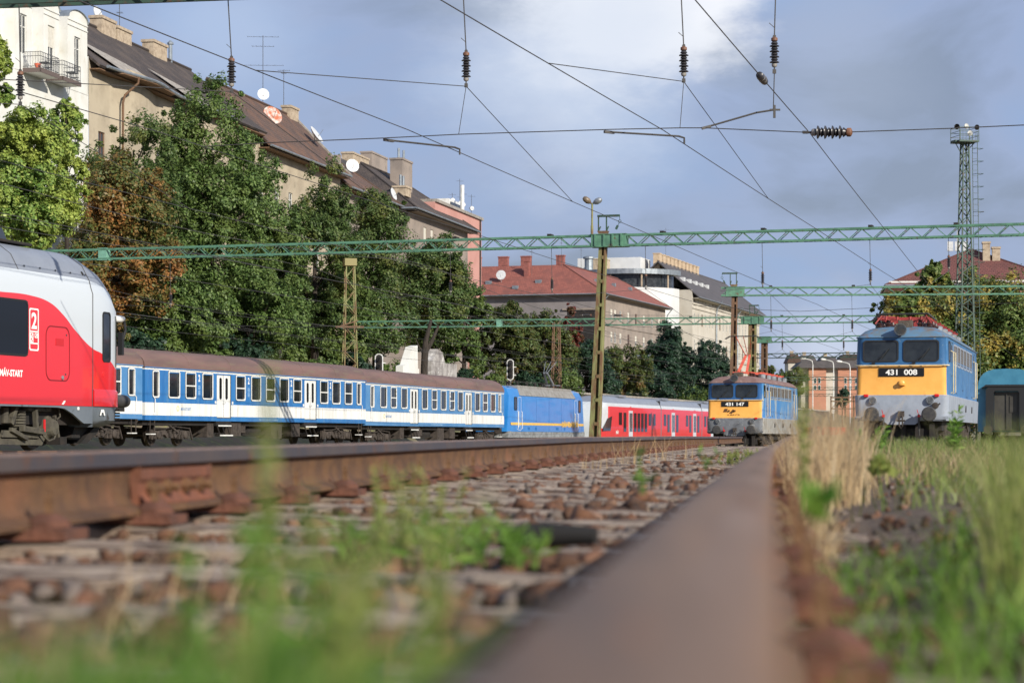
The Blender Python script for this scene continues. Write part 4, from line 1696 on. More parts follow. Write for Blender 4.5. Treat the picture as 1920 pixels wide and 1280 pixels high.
# skirt: a side sheet with the arch over the bogie, and the rounded nose skirt
arch = [(-14, .87), (-14, .53), (-7.2, .53), (-6.6, .60), (-6.2, .80), (-5.9, .865), (-5.2, .866), (-4.2, .862), (-3.2, .862), (-2.75, .84), (-2.4, .76), (-2.0, .60), (-1.8, .53),
        (-1.35, .52), (-1.35, .87)]
sk = MB()
for sg in (-1, 1):
    sk.prism([(-13.9, .53), (-6.9, .53), (-6.5, .66), (-6.2, .80), (-5.8, .85), (-5.6, .875), (-13.9, .875)], lambda a, b, w: Vector((a, sg * (1.435 - w * .05), b)))
    sk.prism([(-5.6, .84), (-3.1, .84), (-3.1, .875), (-5.6, .875)], lambda a, b, w: Vector((a, sg * (1.435 - w * .05), b)))
    sk.prism([(-3.1, .84), (-2.8, .82), (-2.45, .72), (-2.1, .58), (-1.95, .53), (-1.57, .53), (-1.57, .875), (-3.1, .875)], lambda a, b, w: Vector((a, sg * (1.435 - w * .05), b)))
ns = []
for z, k in ((.46, .80), (.53, .93), (.60, .985), (.88, 1.0)):
    row = []
    for x, w, _ in NOSE:
        if x >= -1.58:
            row.append((-1.56 + (x + 1.56) * k, -1.435 * w * (k if x > -1.4 else 1), z))
    row.append((-1.56 + 1.56 * k + .01, 0, z))
    for x, w, _ in reversed(NOSE):
        if x >= -1.58:
            row.append((-1.56 + (x + 1.56) * k, 1.435 * w * (k if x > -1.4 else 1), z))
    ns.append(row)
loft(ns, sk, close=True)
sk.build('skirt', m_fskirt, F1, smooth=40)
bp = MB()
bn = []
for z in (.885, 1.20, 1.235, 1.24):
    row = []
    e_ = .035 if z < 1.22 else .0
    for x, w, _ in NOSE:
        if x >= -1.58:
            row.append((x + e_, -(1.44 + e_ * .6) * w, z))
    for x, w, _ in reversed(NOSE):
        if x >= -1.58:
            row.append((x + e_, (1.44 + e_ * .6) * w, z))
    bn.append(row)
loft(bn, bp)
bp.build('bumper', m_fred_nose, F1, smooth=35)


def on_side(a, b, w):
    return Vector((a, -1.44 + w, b))


# passenger window, cab window, windscreen edge
q = MB()
q.ring(rrect(-9.5, -4.36, 1.80, 2.88, .12, 5), rrect(-9.46, -4.40, 1.84, 2.84, .10, 5), lambda a, b, w: Vector((a, -1.456 + w * .03, b)))
w_ = q.build('passenger_window', m_rubber, F1, smooth=30)
q = MB()
q.box(-9.48, -4.38, -1.452, -1.444, 1.82, 2.86)
q.build('pane', mat('dark_tint_glass', s(10, 11, 12), None, rough=.06, spec=.3), w_)


def nose_side(a, b, w):
    """side surface near the nose: interpolate the width"""
    for (x0, w0, z0), (x1, w1, z1) in zip(NOSE, NOSE[1:]):
        if x0 <= a <= x1:
            t = (a - x0) / (x1 - x0)
            return Vector((a, -(1.44 * (w0 + (w1 - w0) * t)) - .012 + w * .02, b))
    return Vector((a, -1.44 * NOSE[-1][1] - .012, b))


q = MB()
oo = rrect(-1.10, -.66, 1.80, 2.84, .09, 5)
q.ring(oo, [(-.88 + (a + .88) * .80, 2.32 + (b - 2.32) * .93) for a, b in oo], nose_side)
w_ = q.build('cab_window', m_rubber, F1)
q = MB()
q.face([nose_side(a, b, .4) for a, b in [(-.88 + (a + .88) * .84, 2.32 + (b - 2.32) * .95) for a, b in oo]])
q.build('pane', m_glass, w_)
q = MB()
def nose_front(y, z, w):
    return Vector((.012 - w * .02 - max(0, z - 2.35) * .38, y, z))
q.face([nose_front(-1.0, 1.72, 0), nose_front(1.0, 1.72, 0), nose_front(1.02, 2.35, 0), nose_front(.9, 2.85, 0), nose_front(-.9, 2.85, 0), nose_front(-1.02, 2.35, 0)])
q.ring([(-1.19, 1.75), (-1.10, 1.72), (-1.10, 2.72), (-1.19, 2.6)], [(-1.17, 1.79), (-1.12, 1.77), (-1.12, 2.68), (-1.17, 2.58)], lambda a, b, w: Vector((-.06 + (a + 1.19) * .8 + .02 - w * .01, a, b)))
q.prism([(-.30, 1.72), (-.06, 1.72), (-.06, 2.60), (-.18, 2.78), (-.30, 2.78)], lambda a, b, w: nose_side(a, b, 0) + Vector((0, -.004 + w * .02, 0)))
q.build('windscreen', m_glass, F1)
q = MB()
q.lathe((-.10, -1.26, 2.74), (.9, -.35, 0), [(-.1, .02), (-.04, .07), (.12, .075), (.22, .05), (.25, .01)], 12)
q.build('camera_housing', m_white, F1, smooth=True)
q = MB()
q.tube([(.08, -1.36, 2.70), (.10, -1.38, 2.5), (.06, -1.34, 2.3)], .03, 8)
q.box(-.02, .07, -1.36, -1.26, 1.98, 2.46)
q.build('mirror_arm', m_rubber, F1)
# hatch, seams, screws
q = MB()
q.ring(rrect(-3.62, -2.60, 1.36, 2.44, .2, 5), rrect(-3.60, -2.62, 1.38, 2.42, .19, 5), lambda a, b, w: on_side(a, b, -.006 + w * .008))
hz = q.build('hatch_seam', mat('dark_red_seam', s(120, 20, 26), None, rough=.6), F1)
q = MB()
q.box(-3.2, -2.86, -1.446, -1.438, 2.06, 2.20)
q.build('hatch_plate', mat('hatch_plate_red', s(190, 34, 40), None, rough=.5), hz)
for a, b in ((-2.74, 2.28), (-2.78, 1.50)):
    q = MB()
    q.lathe((a, -1.44, b), (0, -1, 0), [(0, .022), (.008, .02)], 10)
    q.build('screw', m_seam, hz)
q = MB()
q.lathe((-2.92, -1.44, 1.43), (0, -1, 0), [(0, .045), (.02, .045), (.03, .02)], 12)
q.build('lock', m_steel, hz)
q = MB()
q.lathe((-1.05, -1.42, 1.55), (0, -1, 0), [(0, .06), (.012, .055)], 14)
q.build('socket_cover', m_fred_nose, F1)
q = MB()
pts = [Vector((-1.572, -y * .999 - .004, z2)) for (y, z), (x_, y_, z2) in zip(HALF, [(p[0], p[1], p[2]) for p in flirt_section(-1.572, .999, 4.02)]) if z > .6]
q.tube(pts, .011, 5)
pts = [Vector((-4.6 - .0 * k, -y - .004, z)) for k, (y, z) in enumerate(HALF) if z > 3.4]
q.tube(pts, .009, 5)
q.tube([(-13.9, -1.364, 3.465), (-1.31, -1.36, 3.27)], .0, 4)
q.build('body_seam', m_seam, F1)
for k in range(5):
    q = MB()
    q.lathe((-4.3 + k * .65, -1.33, 3.55), (0, -.8, .5), [(0, .022), (.012, .02)], 8)
    q.build('roof_screw', m_seam, F1)
q = MB()
q.lathe((-1.75, -1.29, 3.58), (0, -.8, .5), [(0, .05), (.01, .045)], 10)
q.build('roof_hole', m_black, F1)
# lettering and signs
lettering('lettering', 'MÁV-START', .90, .165, lambda a, b, w: on_side(-5.47 + a, 1.40 + b, w - .002), m_text, F1, bold=.04)
q = MB()
for k in range(3):
    q.ring([(-5.68 + (.20 - k * .045) * math.cos(a), 1.48 + (.13 - k * .036) * math.sin(a)) for a in [PI * 2 * j / 18 for j in range(18)]],
           [(-5.68 + (.18 - k * .045) * math.cos(a), 1.48 + (.115 - k * .036) * math.sin(a)) for a in [PI * 2 * j / 18 for j in range(18)]], lambda a, b, w: on_side(a, b, -.004 + w * .004))
q.build('emblem', m_text, F1)
q = MB()
fr = lambda a, b, w: on_side(a, b, -.005 + w * .005)
q.ring(rrect(-4.30, -3.92, 1.92, 2.74, .03, 1), rrect(-4.27, -3.95, 1.95, 2.71, .03, 1), fr)
q.box(-4.29, -3.93, -1.445, -1.441, 2.28, 2.305)
q.box(-4.29, -3.93, -1.445, -1.441, 2.05, 2.075)
sg_ = q.build('sign_frame', m_text, F1)
lettering('class_number', '2', .22, .32, lambda a, b, w: on_side(-4.22 + a, 2.34 + b, w - .002), m_text, sg_, bold=.03)
for (x, z) in ((-4.26, 2.19), (-4.08, 2.19), (-4.26, 2.10)):
    q = MB()
    q.ring(rrect(x, x + .12, z - .02, z + .075, .01, 1), rrect(x + .015, x + .105, z - .005, z + .06, .01, 1), fr)
    q.bar((x + .03, -1.445, z), (x + .09, -1.445, z + .05), .012)
    q.build('pictogram', m_text, sg_)
for a in (-5.55, -2.25):
    q = MB()
    q.box(a, a + .07, -1.446, -1.436, .80, .86)
    q.build('lift_mark', m_text, F1)
q = MB()
q.prism([(-2.95, .90), (-2.85, .98), (-2.78, .98), (-2.82, .93), (-2.87, .90)], lambda a, b, w: on_side(a, b, -.006 + w * .006))
q.prism([(-1.24, .70), (-1.18, .82), (-1.06, .82), (-1.0, .70), (-1.05, .70), (-1.08, .76), (-1.16, .76), (-1.19, .70)], lambda a, b, w: on_side(a, b, -.006 + w * .006))
q.build('jacking_mark', m_text, F1)
q = MB()
for x in (-.30, -.17):
    for z in (.62, .68, .74, .80):
        q.box(x, x + .04, -1.45 * .94, -1.40 * .94, z, z + .035)
q.build('step_slot', m_black, F1)
# roof gear
q = MB()
q.box(-6.4, -3.15, -.9, .9, 4.03, 4.08, 0)
q.prism([(-5.4, 4.08), (-3.9, 4.08), (-4.1, 4.30), (-5.2, 4.34)], lambda a, b, w: Vector((a, -.75 + 1.5 * w, b)), 1)
q.tube([(-6.6, -.7, 4.12), (-5.9, -.72, 4.34), (-5.5, -.7, 4.12)], .09, 10, 2)
q.box(-9, -6.0, -.9, .9, 4.03, 4.28, 2)
q.build('roof_equipment', [m_black, mat('blue_grey_box', s(58, 68, 82), s(50, 58, 70), 3, rough=.5), m_louvre], F1, bevel=.01)
# bogie with its frame plate, dampers, spring, pipes
q = MB()
bx = -4.25
q.prism([(-1.35, .62), (-1.05, .78), (-.9, .5), (-.75, .22), (.75, .20), (.95, .34), (1.05, .60), (1.22, .62), (1.1, .30), (.9, .10), (-.85, .12), (-1.1, .34)], lambda a, b, w: Vector((bx + a, -1.22 + w * .10, b)))
q.prism([(-.8, .26), (.7, .24), (.6, .34), (-.72, .38)], lambda a, b, w: Vector((bx + a, -1.26 + w * .05, b)))
q.bar((bx - .25, -1.25, .84), (bx - .45, -1.25, .50), .10)
q.bar((bx - .1, -1.3, .42), (bx + .75, -1.3, .36), .11)
q.bar((bx - .5, -1.28, .40), (bx + .15, -1.28, .22), .08)
q.lathe((bx - .55, -1.18, .52), (0, 0, 1), [(0, .08), (.3, .08)], 10)
for h in range(7):
    q.lathe((bx + .1, -1.12, .40 + .055 * h), (0, 0, 1), [(0, .15), (.04, .15)], 12)
q.box(bx + .2, bx + 1.15, -1.30, -1.0, .76, .84)
q.bar((bx + .45, -1.3, .8), (bx + .5, -1.3, .40), .09)
q.lathe((bx + 1.25, -1.0, .44), (0, -1, 0), [(0, .24), (.18, .24), (.22, .2), (.3, .17), (.34, .14), (.35, .02)], 16)
q.lathe((bx - 1.25, -1.0, .44), (0, -1, 0), [(0, .24), (.18, .24), (.22, .2), (.3, .17), (.34, .14), (.35, .02)], 16)
q.bar((bx + 1.45, -1.2, .68), (bx + 1.62, -1.2, .25), .07)
q.tube([(bx + 1.55, -1.25, .84), (bx + 1.57, -1.27, .66), (bx + 1.45, -1.25, .6)], .02, 6)
q.tube([(bx + .75, -1.3, .3), (bx + .95, -1.34, .18), (bx + 1.2, -1.33, .22), (bx + 1.35, -1.3, .34)], .02, 6)
bgo = q.build('bogie', m_fbogie, F1, bevel=.006)
for dx in (-1.3, 1.25):
    for yy in (-.72, .80):
        wheel(bgo, bx + dx, yy, .43)
q = MB()
q.box(bx + .78, bx + .84, -1.33, -1.31, .36, .60)
q.build('red_marker', m_redlamp, bgo)
q = MB()
q.box(-13.8, -.6, -1.15, 1.15, .50, .86)
q.box(-1.6, -.5, -.9, .9, .2, .5)
q.prism([(-1.75, .24), (-1.35, .24), (-1.35, .40), (-1.6, .46)], lambda a, b, w: Vector((a, -1.05 + w * .6, b)))
q.prism([(-1.25, .12), (-.95, .12), (-.45, .34), (-.35, .46), (-.6, .46)], lambda a, b, w: Vector((a, -1.0 + w * .8, b)))
q.box(-2.15, -1.85, -1.0, -.7, .10, .26)
q.box(-9.4, -6.6, -1.2, -.6, .22, .52)
q.build('underframe', m_black, F1)
q = MB()
q.lathe((.0, -1.05, 1.02), (1, 0, 0), [(-.1, .13), (.30, .135), (.62, .14), (.78, .13), (.85, .09), (.87, .001)], 18)
q.build('buffer', m_buffer, F1, smooth=True)

# ------------------------------------------------------------------ the far red trainset
s2 = .30
u2 = Vector((s2, 1, 0)).normalized()
F2 = thing('red_white_train', Vector((5.6, 181.0, -.66)), s2, 'far red and white trainset behind the mast, half hidden by locomotives', 'train')
cars = [(0, 21.5), (21.8, 38.9), (39.2, 56.0), (56.3, 77.0)]
y0 = -1.44
for ci, (a0, a1) in enumerate(cars):
    q = MB()
    rows = []
    if ci == 0:
        for x, wf, zc in [(0.0, .76, 1.5), (.25, .85, 2.3), (.8, .92, 3.0), (1.6, .97, 3.55), (2.6, 1, 3.95), (3.4, 1, 9)]:
            r_ = []
            for p in flirt_section(x, wf, 9):
                r_.append((p[0], p[1], min(p[2], zc)))
            rows.append(r_)
    else:
        rows.append(flirt_section(a0, 1, 9))
    rows += [flirt_section(a1, 1, 9)]

    def mf2(c, n, i, a0=a0, ci=ci):
        return 0
    # belts: split the loft by height
    hs = len(HALF)
    loft(rows, q, mfun=lambda c, n, i: 1 if c.z > 3.46 else (0 if c.z > 2.95 else (2 if (ci or c.x > 2.3 or c.z < 1.2) else 0)))
    q.build('car_body', [m_fwhite, m_froof, m_fred], F2, smooth=32)
    k = a0 + (6.4 if ci == 0 else 1.2)
    if ci == 0:
        pat = [(6.2, 1.0, 'w'), (7.8, .9, 'W'), (9.6, 1.3, 'd'), (11.4, .9, 'W'), (12.7, .9, 'W'), (14.0, .9, 'W'), (15.3, .9, 'W'), (16.8, .9, 'w'), (18.6, .8, 'w')]
    else:
        n_ = a1 - a0
        pat = [(a0 + .9, .9, 'w'), (a0 + 2.3, .9, 'W'), (a0 + 4.0, 1.3, 'd'), (a0 + 5.9, .9, 'W'), (a0 + n_ - 7, .9, 'w'), (a0 + n_ - 5.6, .9, 'W'), (a0 + n_ - 3.9, 1.3, 'd'), (a0 + n_ - 2.0, .9, 'W')]
    for x, w, kind in pat:
        if kind == 'd':
            q = MB()
            q.box(x, x + w, y0 - .03, y0 - .003, .75, 2.9)
            d = q.build('door', m_fwhite, F2)
            q = MB()
            for e_ in (.16, .72):
                q.box(x + e_, x + e_ + .42, y0 - .04, y0 - .031, 1.15, 2.7)
            q.build('pane', m_glass, d)
            q = MB()
            q.prism([(x - .5, 3.05), (x + w / 2, 3.25), (x + w + .5, 3.05), (x + w / 2, 3.15)], lambda a, b, w_: Vector((a, y0 - .006 + w_ * .02, b)))
            q.build('arrow_mark', m_fred, F2)
        else:
            q = MB()
            q.box(x, x + w, y0 - .02, y0 - .003, 1.7 if kind == 'w' else 1.15, 2.72)
            q.build('window', m_glass, F2)
    if ci:
        q = MB()
        q.box(a0 - .32, a0 + .02, -1.3, 1.3, .7, 3.9)
        q.build('gangway', m_rubber, F2)
    for xb in ((4.5, a1 + .15) if ci == 0 else (a1 + .15,)):
        bogie(F2, xb, hw=1.1, wb=2.5, r=.43)
q = MB()
q.face([(.50, -1.0, 2.35), (.50, 1.0, 2.35), (1.55, .95, 3.35), (1.55, -.95, 3.35)])
q.build('windscreen', m_glass, F2)
q = MB()
q.prism([(.9, 1.2), (3.4, 1.2), (3.9, 2.4), (2.4, 2.2), (1.2, 1.5)], lambda a, b, w: Vector((a, -1.46 + w * .03, b)))
q.build('cab_window', m_glass, F2)
q = MB()
for x in (8, 24, 42):
    q.box(x, x + 2.4, -1.0, 1.0, 4.02, 4.2)
q.build('roof_equipment', m_froof, F2)
lettering('lettering', 'MÁV', .9, .35, lambda a, b, w: Vector((5.2 + a, y0 - .01 + w, .95 + b)), m_text, F2, bold=.02)

# ------------------------------------------------------------------ blue coach at the right edge
m_rc = mat('teal_coach_paint', s(70, 132, 160), s(60, 120, 148), 1.5, rough=.35, coat=.2)
RC = thing('passenger_coach', Vector((24.35, 112.0, -.66)), .27, 'teal blue coach end with a dark gangway at the right edge', 'train coach')
q = MB()
sec = [(-1.41, .95)]
for j in range(0, 13):
    a = PI * j / 12
    sec.append((-1.41 * math.copysign(abs(math.cos(a)) ** .6, math.cos(a)), 3.05 + 1.0 * math.sin(a) ** .8))
sec.append((1.41, .95))
rows = [[(x, y * k, z) for y, z in sec] for x, k in ((0, .985), (.06, 1), (24, 1))]
loft(rows, q)
q.build('body', m_rc, RC, smooth=40)
q = MB()
q.ring([(-1.0, 1.0), (-1.0, 3.0), (-.85, 3.18), (.85, 3.18), (1.0, 3.0), (1.0, 1.0)], [(-.62, 1.05), (-.62, 2.85), (-.55, 2.95), (.55, 2.95), (.62, 2.85), (.62, 1.05)], lambda a, b, w: Vector((-.28 + .3 * w, a, b)))
q.prism([(-1.22, 3.08), (-1.0, 3.26), (1.0, 3.26), (1.22, 3.08), (1.0, 3.16), (-1.0, 3.16)], lambda a, b, w: Vector((-.32 + .34 * w, a, b)))
q.build('gangway', m_rubber, RC)
q = MB()
q.face([(-.02, -.6, 1.05), (-.02, .6, 1.05), (-.02, .6, 2.9), (-.02, -.6, 2.9)])
q.bar((-.05, .0, 1.05), (-.05, .0, 2.9), .05)
q.box(-.06, -.03, -.5, -.15, 1.9, 2.7)
q.build('end_door', mat('gangway_door_brown', s(70, 68, 62), s(56, 54, 50), 2, rough=.5), RC)
bogie(RC, 3.0)
for yy in (-.88, .88):
    q = MB()
    q.lathe((0, yy, 1.06), (-1, 0, 0), [(0, .12), (.3, .12), (.3, .22), (.36, .22)], 14)
    q.build('buffer', m_bogie, RC)

# ------------------------------------------------------------------ overhead line: portals, masts, insulators, wires
m_green = mat('portal_green', s(92, 138, 112), s(76, 116, 96), 3, rough=.6, c3=s(92, 74, 58), scale3=5, lo3=.58, hi3=.68)
m_green_dk = mat('portal_dark_green', s(58, 84, 72), s(48, 68, 60), 3, rough=.6, c3=s(84, 66, 54), scale3=5, lo3=.55, hi3=.66)
m_mast = mat('mast_olive', s(136, 138, 88), s(118, 118, 76), 1.2, rough=.7, stretch=(2, 2, .6), c3=s(114, 86, 60), scale3=2.0, lo3=.44, hi3=.58)
m_mast_rust = mat('mast_rusty', s(112, 84, 62), s(92, 70, 56), 2, rough=.8, stretch=(2, 2, .5), c3=s(140, 124, 76), scale3=2, lo3=.56)
m_cap = mat('insulator_cap', s(126, 84, 60), s(96, 66, 50), 9, rough=.6)
m_capg = mat('insulator_foot', s(150, 146, 140), s(110, 104, 98), 9, rough=.6)
m_shed = mat('insulator_sheds', s(52, 50, 52), s(40, 38, 40), 6, rough=.35)

ZB = 8.06


def portal(label, pl, pr, z=ZB, depth=.42, bay=.95, single=False, mt=None, name='catenary_portal', dark=False):
    """lattice beam between two photo points taken at height z"""
    A = at(pl[0], pl[1], z * FPX / (HY - pl[1]))
    B = at(pr[0], pr[1], z * FPX / (HY - pr[1]))
    d = B - A
    L = math.hypot(d.x, d.y)
    t = thing(name, (A.x, A.y, A.z), rotz=math.atan2(d.y, d.x), label=label, cat='catenary portal')
    m = mt or m_green
    h, w = depth / 2, depth * .42
    for zz in (-h, h):
        for yy in (-w, w):
            q = MB()
            q.box(0, L, yy - .035, yy + .035, zz - .04, zz + .04)
            q.build('chord', m, t)
    n = max(4, int(L / bay))
    st = L / n
    if single:
        q = MB()
        for k in range(n):
            for yy in (-w, w):
                q.bar((k * st, yy, -h), (k * st + st / 2, yy, h), .04)
                q.bar((k * st + st / 2, yy, h), ((k + 1) * st, yy, -h), .04)
        o = q.build('lattice', m, t)
        o['kind'] = 'stuff'
    else:
        up, dn, tie = None, None, None
        for k in range(n):
            for yy in (-w, w):
                if up is None:
                    q = MB()
                    q.bar((0, 0, -h), (st / 2, 0, h), .045, .03)
                    up = q.build('brace', m, t, loc=(k * st, yy, 0))
                    q = MB()
                    q.bar((st / 2, 0, h), (st, 0, -h), .045, .03)
                    dn = q.build('brace', m, t, loc=(k * st, yy, 0))
                else:
                    dup(up, t, (k * st, yy, 0))
                    dup(dn, t, (k * st, yy, 0))
        q = MB()
        for k in range(n):
            for zz in (-h, h):
                q.bar((k * st, -w, zz), (k * st + st / 2, w, zz), .03)
                q.bar((k * st + st / 2, w, zz), ((k + 1) * st, -w, zz), .03)
        o = q.build('cross_ties', m, t)
        o['kind'] = 'stuff'
    t['_len'] = L
    return t, A, B


def on_beam(A, B, px):
    """point of the beam that shows in column px"""
    p = (px - HX) / FPX
    k = (p * A.y - A.x) / ((B.x - A.x) - p * (B.y - A.y))
    return A + (B - A) * k, k


def mast(parent, A, B, px, base_px, w_top, w_bot, mts, depth=.30, batten=.9):
    """two channels tied by batten plates; leans from its head at px to base_px"""
    P, k = on_beam(A, B, px)
    inv = Matrix.Rotation(-parent.rotation_euler.z, 3, 'Z')
    loc = inv @ (P - parent.location)
    zb = ground_z(P.y) - .2 - P.z
    lean = (base_px - px) / FPX * P.y
    mb = MB()
    d2 = depth / 2
    ft = lambda f, k, yy, z: Vector((loc.x + lean * f + (w_top + (w_bot - w_top) * f) * k, yy, z))
    for k0, k1, y0, y1 in ((-.5, -.02, -d2, -d2 + .02), (-.5, -.44, -d2 + .02, d2), (.27, .50, -d2, -d2 + .02), (.44, .5, -d2 + .02, d2), (-.5, .5, d2 - .02, d2)):
        i = len(mb.v)
        for f, z in ((0, -.2), (1, zb)):
            mb.v += [tuple(ft(f, k0, y0, z)), tuple(ft(f, k1, y0, z)), tuple(ft(f, k1, y1, z)), tuple(ft(f, k0, y1, z))]
        for q_ in ((0, 1, 5, 4), (1, 2, 6, 5), (2, 3, 7, 6), (3, 0, 4, 7), (3, 2, 1, 0), (4, 5, 6, 7)):
            mb.f.append(tuple(i + j for j in q_))
            mb.m.append(0)
    o = mb.build('mast', mts, parent)
    n = int(-zb / batten)
    for k2 in range(n):
        f = (k2 + .5) / n
        z = -.2 + (zb + .2) * f
        q = MB()
        q.bar(ft(f, -.04, -d2 - .008, z), ft(f, .30, -d2 - .008, z), .02, .14)
        q.build('batten_plate', mts, o)
    return o, loc



INS = None


def insulator(P, rod, tilt=0.0, label='', group='insulators hanging from the near portal', horizontal=False, scale=1.0, dirn=None):
    """suspension insulator: P is its lower end, rod the length of the wire it hangs from"""
    global INS
    t = thing('insulator', P, label=label, cat='insulator', group=group)
    if INS is None:
        q = MB()
        z, prof = .16, [(.15, .03)]
        for k in range(8):
            r_ = .085 if k % 2 == 0 else .062
            prof += [(z + .0, .038), (z + .006, r_), (z + .018, r_ * .93), (z + .040, .04)]
            z += .046
        prof += [(z + .01, .036)]
        q.lathe((0, 0, 0), (0, 0, 1), prof, 14)
        a = q.build('sheds', m_shed, t, smooth=30)
        q = MB()
        q.lathe((0, 0, z), (0, 0, 1), [(0, .04), (.01, .055), (.05, .056), (.06, .05), (.075, .02)], 12)
        b = q.build('cap', m_cap, t, smooth=40)
        q = MB()
        q.lathe((0, 0, .09), (0, 0, 1), [(0, .03), (.015, .045), (.05, .048), (.068, .03)], 12, 0)
        q.tube([(0, 0, .10), (0, 0, 0)], .014, 6, 1)
        q.box(-.03, .03, -.015, .015, -.02, .05, 1)
        c = q.build('foot', [m_capg, m_wire], t, smooth=40)
        INS = (a, b, c, z + .075)
    else:
        for o in INS[:3]:
            dup(o, t)
    if rod > 0:
        q = MB()
        q.tube([(0, 0, INS[3] - .01), (tilt * rod * .5, 0, INS[3] + rod * .5), (tilt * rod, 0, INS[3] + rod)], .011, 5)
        q.lathe((0, -.012, INS[3] + .01), (0, 1, 0), [(0, .03), (.024, .03)], 8)
        q.bar((0, 0, INS[3] + .16), (-.09, 0, INS[3] + .24), .01)
        q.build('hanger_rod', m_wire, t)
    if dirn is not None:
        t.rotation_euler = Vector(dirn).to_track_quat('Z', 'Y').to_euler()
    if scale != 1:
        t.scale = (scale,) * 3
    return t


def wire(pts, label, r=.008, cat='overhead wire', group='overhead wires', name='overhead_wire', extra=None):
    q = MB()
    q.tube(pts, r, 5)
    o = q.build(name, m_wire)
    return tag(o, label, cat, group)


# near portal, almost wholly above the frame
G0, A0, B0 = portal('dark portal beam crossing the top left corner of the view', (-160, -8), (2100, -90), single=True, mt=m_green_dk)
G1, A1, B1 = portal('first full green portal beam with the lamp mast', (60, 480.5), (2060, 426.5))
G2, A2, B2 = portal('second green portal beam just above the near locomotive', (1352, 547), (2060, 543), bay=1.15)
G3, A3, B3 = portal('third long green portal beam reaching left to the lattice tower', (640, 609), (1668, 597.5), bay=1.2, depth=.44)
G4, A4, B4 = portal('fourth green portal beam, short, over the gap between the locomotives', (1420, 637), (1700, 633), single=True, bay=1.3)
G5, A5, B5 = portal('fifth dark green portal beam low over the gap', (1405, 667.5), (1700, 664), single=True, bay=1.4, mt=m_green_dk)
for i, (yy, lab) in enumerate(((710, 'sixth portal beam in front of the orange building'), (729, 'seventh portal beam low before the orange building'), (741, 'lowest and farthest portal beam before the orange building'))):
    portal(lab, (1440, yy), (1640, yy - 1), z=8.0, single=True, bay=1.7, mt=m_green_dk)

mast(G1, A1, B1, 1131, 1113, .30, .46, [m_mast])
mast(G2, A2, B2, 1377.5, 1372, .34, .42, [m_mast_rust])
mast(G3, A3, B3, 1411, 1409, .55, .60, [m_mast])
mast(G4, A4, B4, 1433.5, 1432, .50, .56, [m_mast_rust])
mast(G0, A0, B0, -130, -130, .4, .5, [m_mast])
mast(G0, A0, B0, 2080, 2080, .4, .5, [m_mast])
mast(G1, A1, B1, 2040, 2040, .4, .5, [m_mast])
mast(G2, A2, B2, 2040, 2040, .4, .5, [m_mast])


def box_on(parent, A, B, px0, px1, name, m, z0=-.24, z1=.24, ribs=0, depth=.24):
    P0, _ = on_beam(A, B, px0)
    P1, _ = on_beam(A, B, px1)
    inv = Matrix.Rotation(-parent.rotation_euler.z, 3, 'Z')
    a, b = (inv @ (P0 - parent.location)).x, (inv @ (P1 - parent.location)).x
    q = MB()
    q.box(a, b, -depth, depth, z0, z1)
    q.box(a - .03, b + .03, -depth - .03, depth + .03, z1, z1 + .03)
    q.box(a - .03, b + .03, -depth - .03, depth + .03, z0 - .03, z0)
    for k in range(ribs):
        x = a + (b - a) * (k + .5) / ribs
        q.box(x - .035, x + .035, -depth - .05, -depth, z0, z1)
    return q.build(name, m, parent)


box_on(G1, A1, B1, 1111, 1176, 'head_plate', m_green, ribs=4)
box_on(G2, A2, B2, 1361, 1396, 'head_plate', m_green, ribs=0)
box_on(G3, A3, B3, 1390, 1432, 'head_plate', m_green, ribs=3)
box_on(G4, A4, B4, 1421, 1446, 'head_plate', m_green)
box_on(G1, A1, B1, 188, 203, 'gusset_plate', mat('mint_plate', s(120, 170, 148), s(104, 150, 132), 4), depth=.2)
box_on(G3, A3, B3, 932, 941, 'gusset_plate', mat('mint_plate', s(120, 170, 148)), depth=.22)


def switch_arm(parent, A, B, px, px_end, sgn):
    """horn bracket standing on the mast head with its hanging ring"""
    P, _ = on_beam(A, B, px)
    inv = Matrix.Rotation(-parent.rotation_euler.z, 3, 'Z')
    x = (inv @ (P - parent.location)).x
    s_ = P.y / FPX
    q = MB()
    q.prism([(x - .16, .28), (x + .16, .28), (x + .22, .40), (x - .22, .40)], lambda a, b, w: Vector((a, -.15 + .3 * w, b)), 1)
    for dx in (-.2, .14):
        q.bar((x + dx, 0, .38), (x + dx, 0, .98), .05)
        q.bar((x + dx, 0, .38), (x + dx + .06, .1, .6), .04)
    x1 = x + (px_end - px) * s_
    q.bar((min(x - .24, x1), 0, 1.02), (max(x + .2, x1), 0, 1.02), .09)
    q.bar((x1, 0, 1.02), (x1, 0, .86), .02)
    q.ring([(x1 + .07 * math.cos(a), .78 + .07 * math.sin(a)) for a in [PI * 2 * k / 10 for k in range(10)]],
           [(x1 + .05 * math.cos(a), .78 + .05 * math.sin(a)) for a in [PI * 2 * k / 10 for k in range(10)]], lambda a, b, w: Vector((a, w * .02, b)))
    q.bar((x1 - sgn * .02, 0, .72), (x1 - sgn * .1, 0, .58), .02)
    q.bar((x1 - sgn * .08, 0, .62), (x1 - sgn * .16, 0, .46), .08)
    q.build('switch_bracket', [m_green_dk, m_mast_rust], parent)


switch_arm(G1, A1, B1, 1131, 1163, 1)
switch_arm(G2, A2, B2, 1376, 1354, -1)
switch_arm(G3, A3, B3, 1411, 1423, 1)

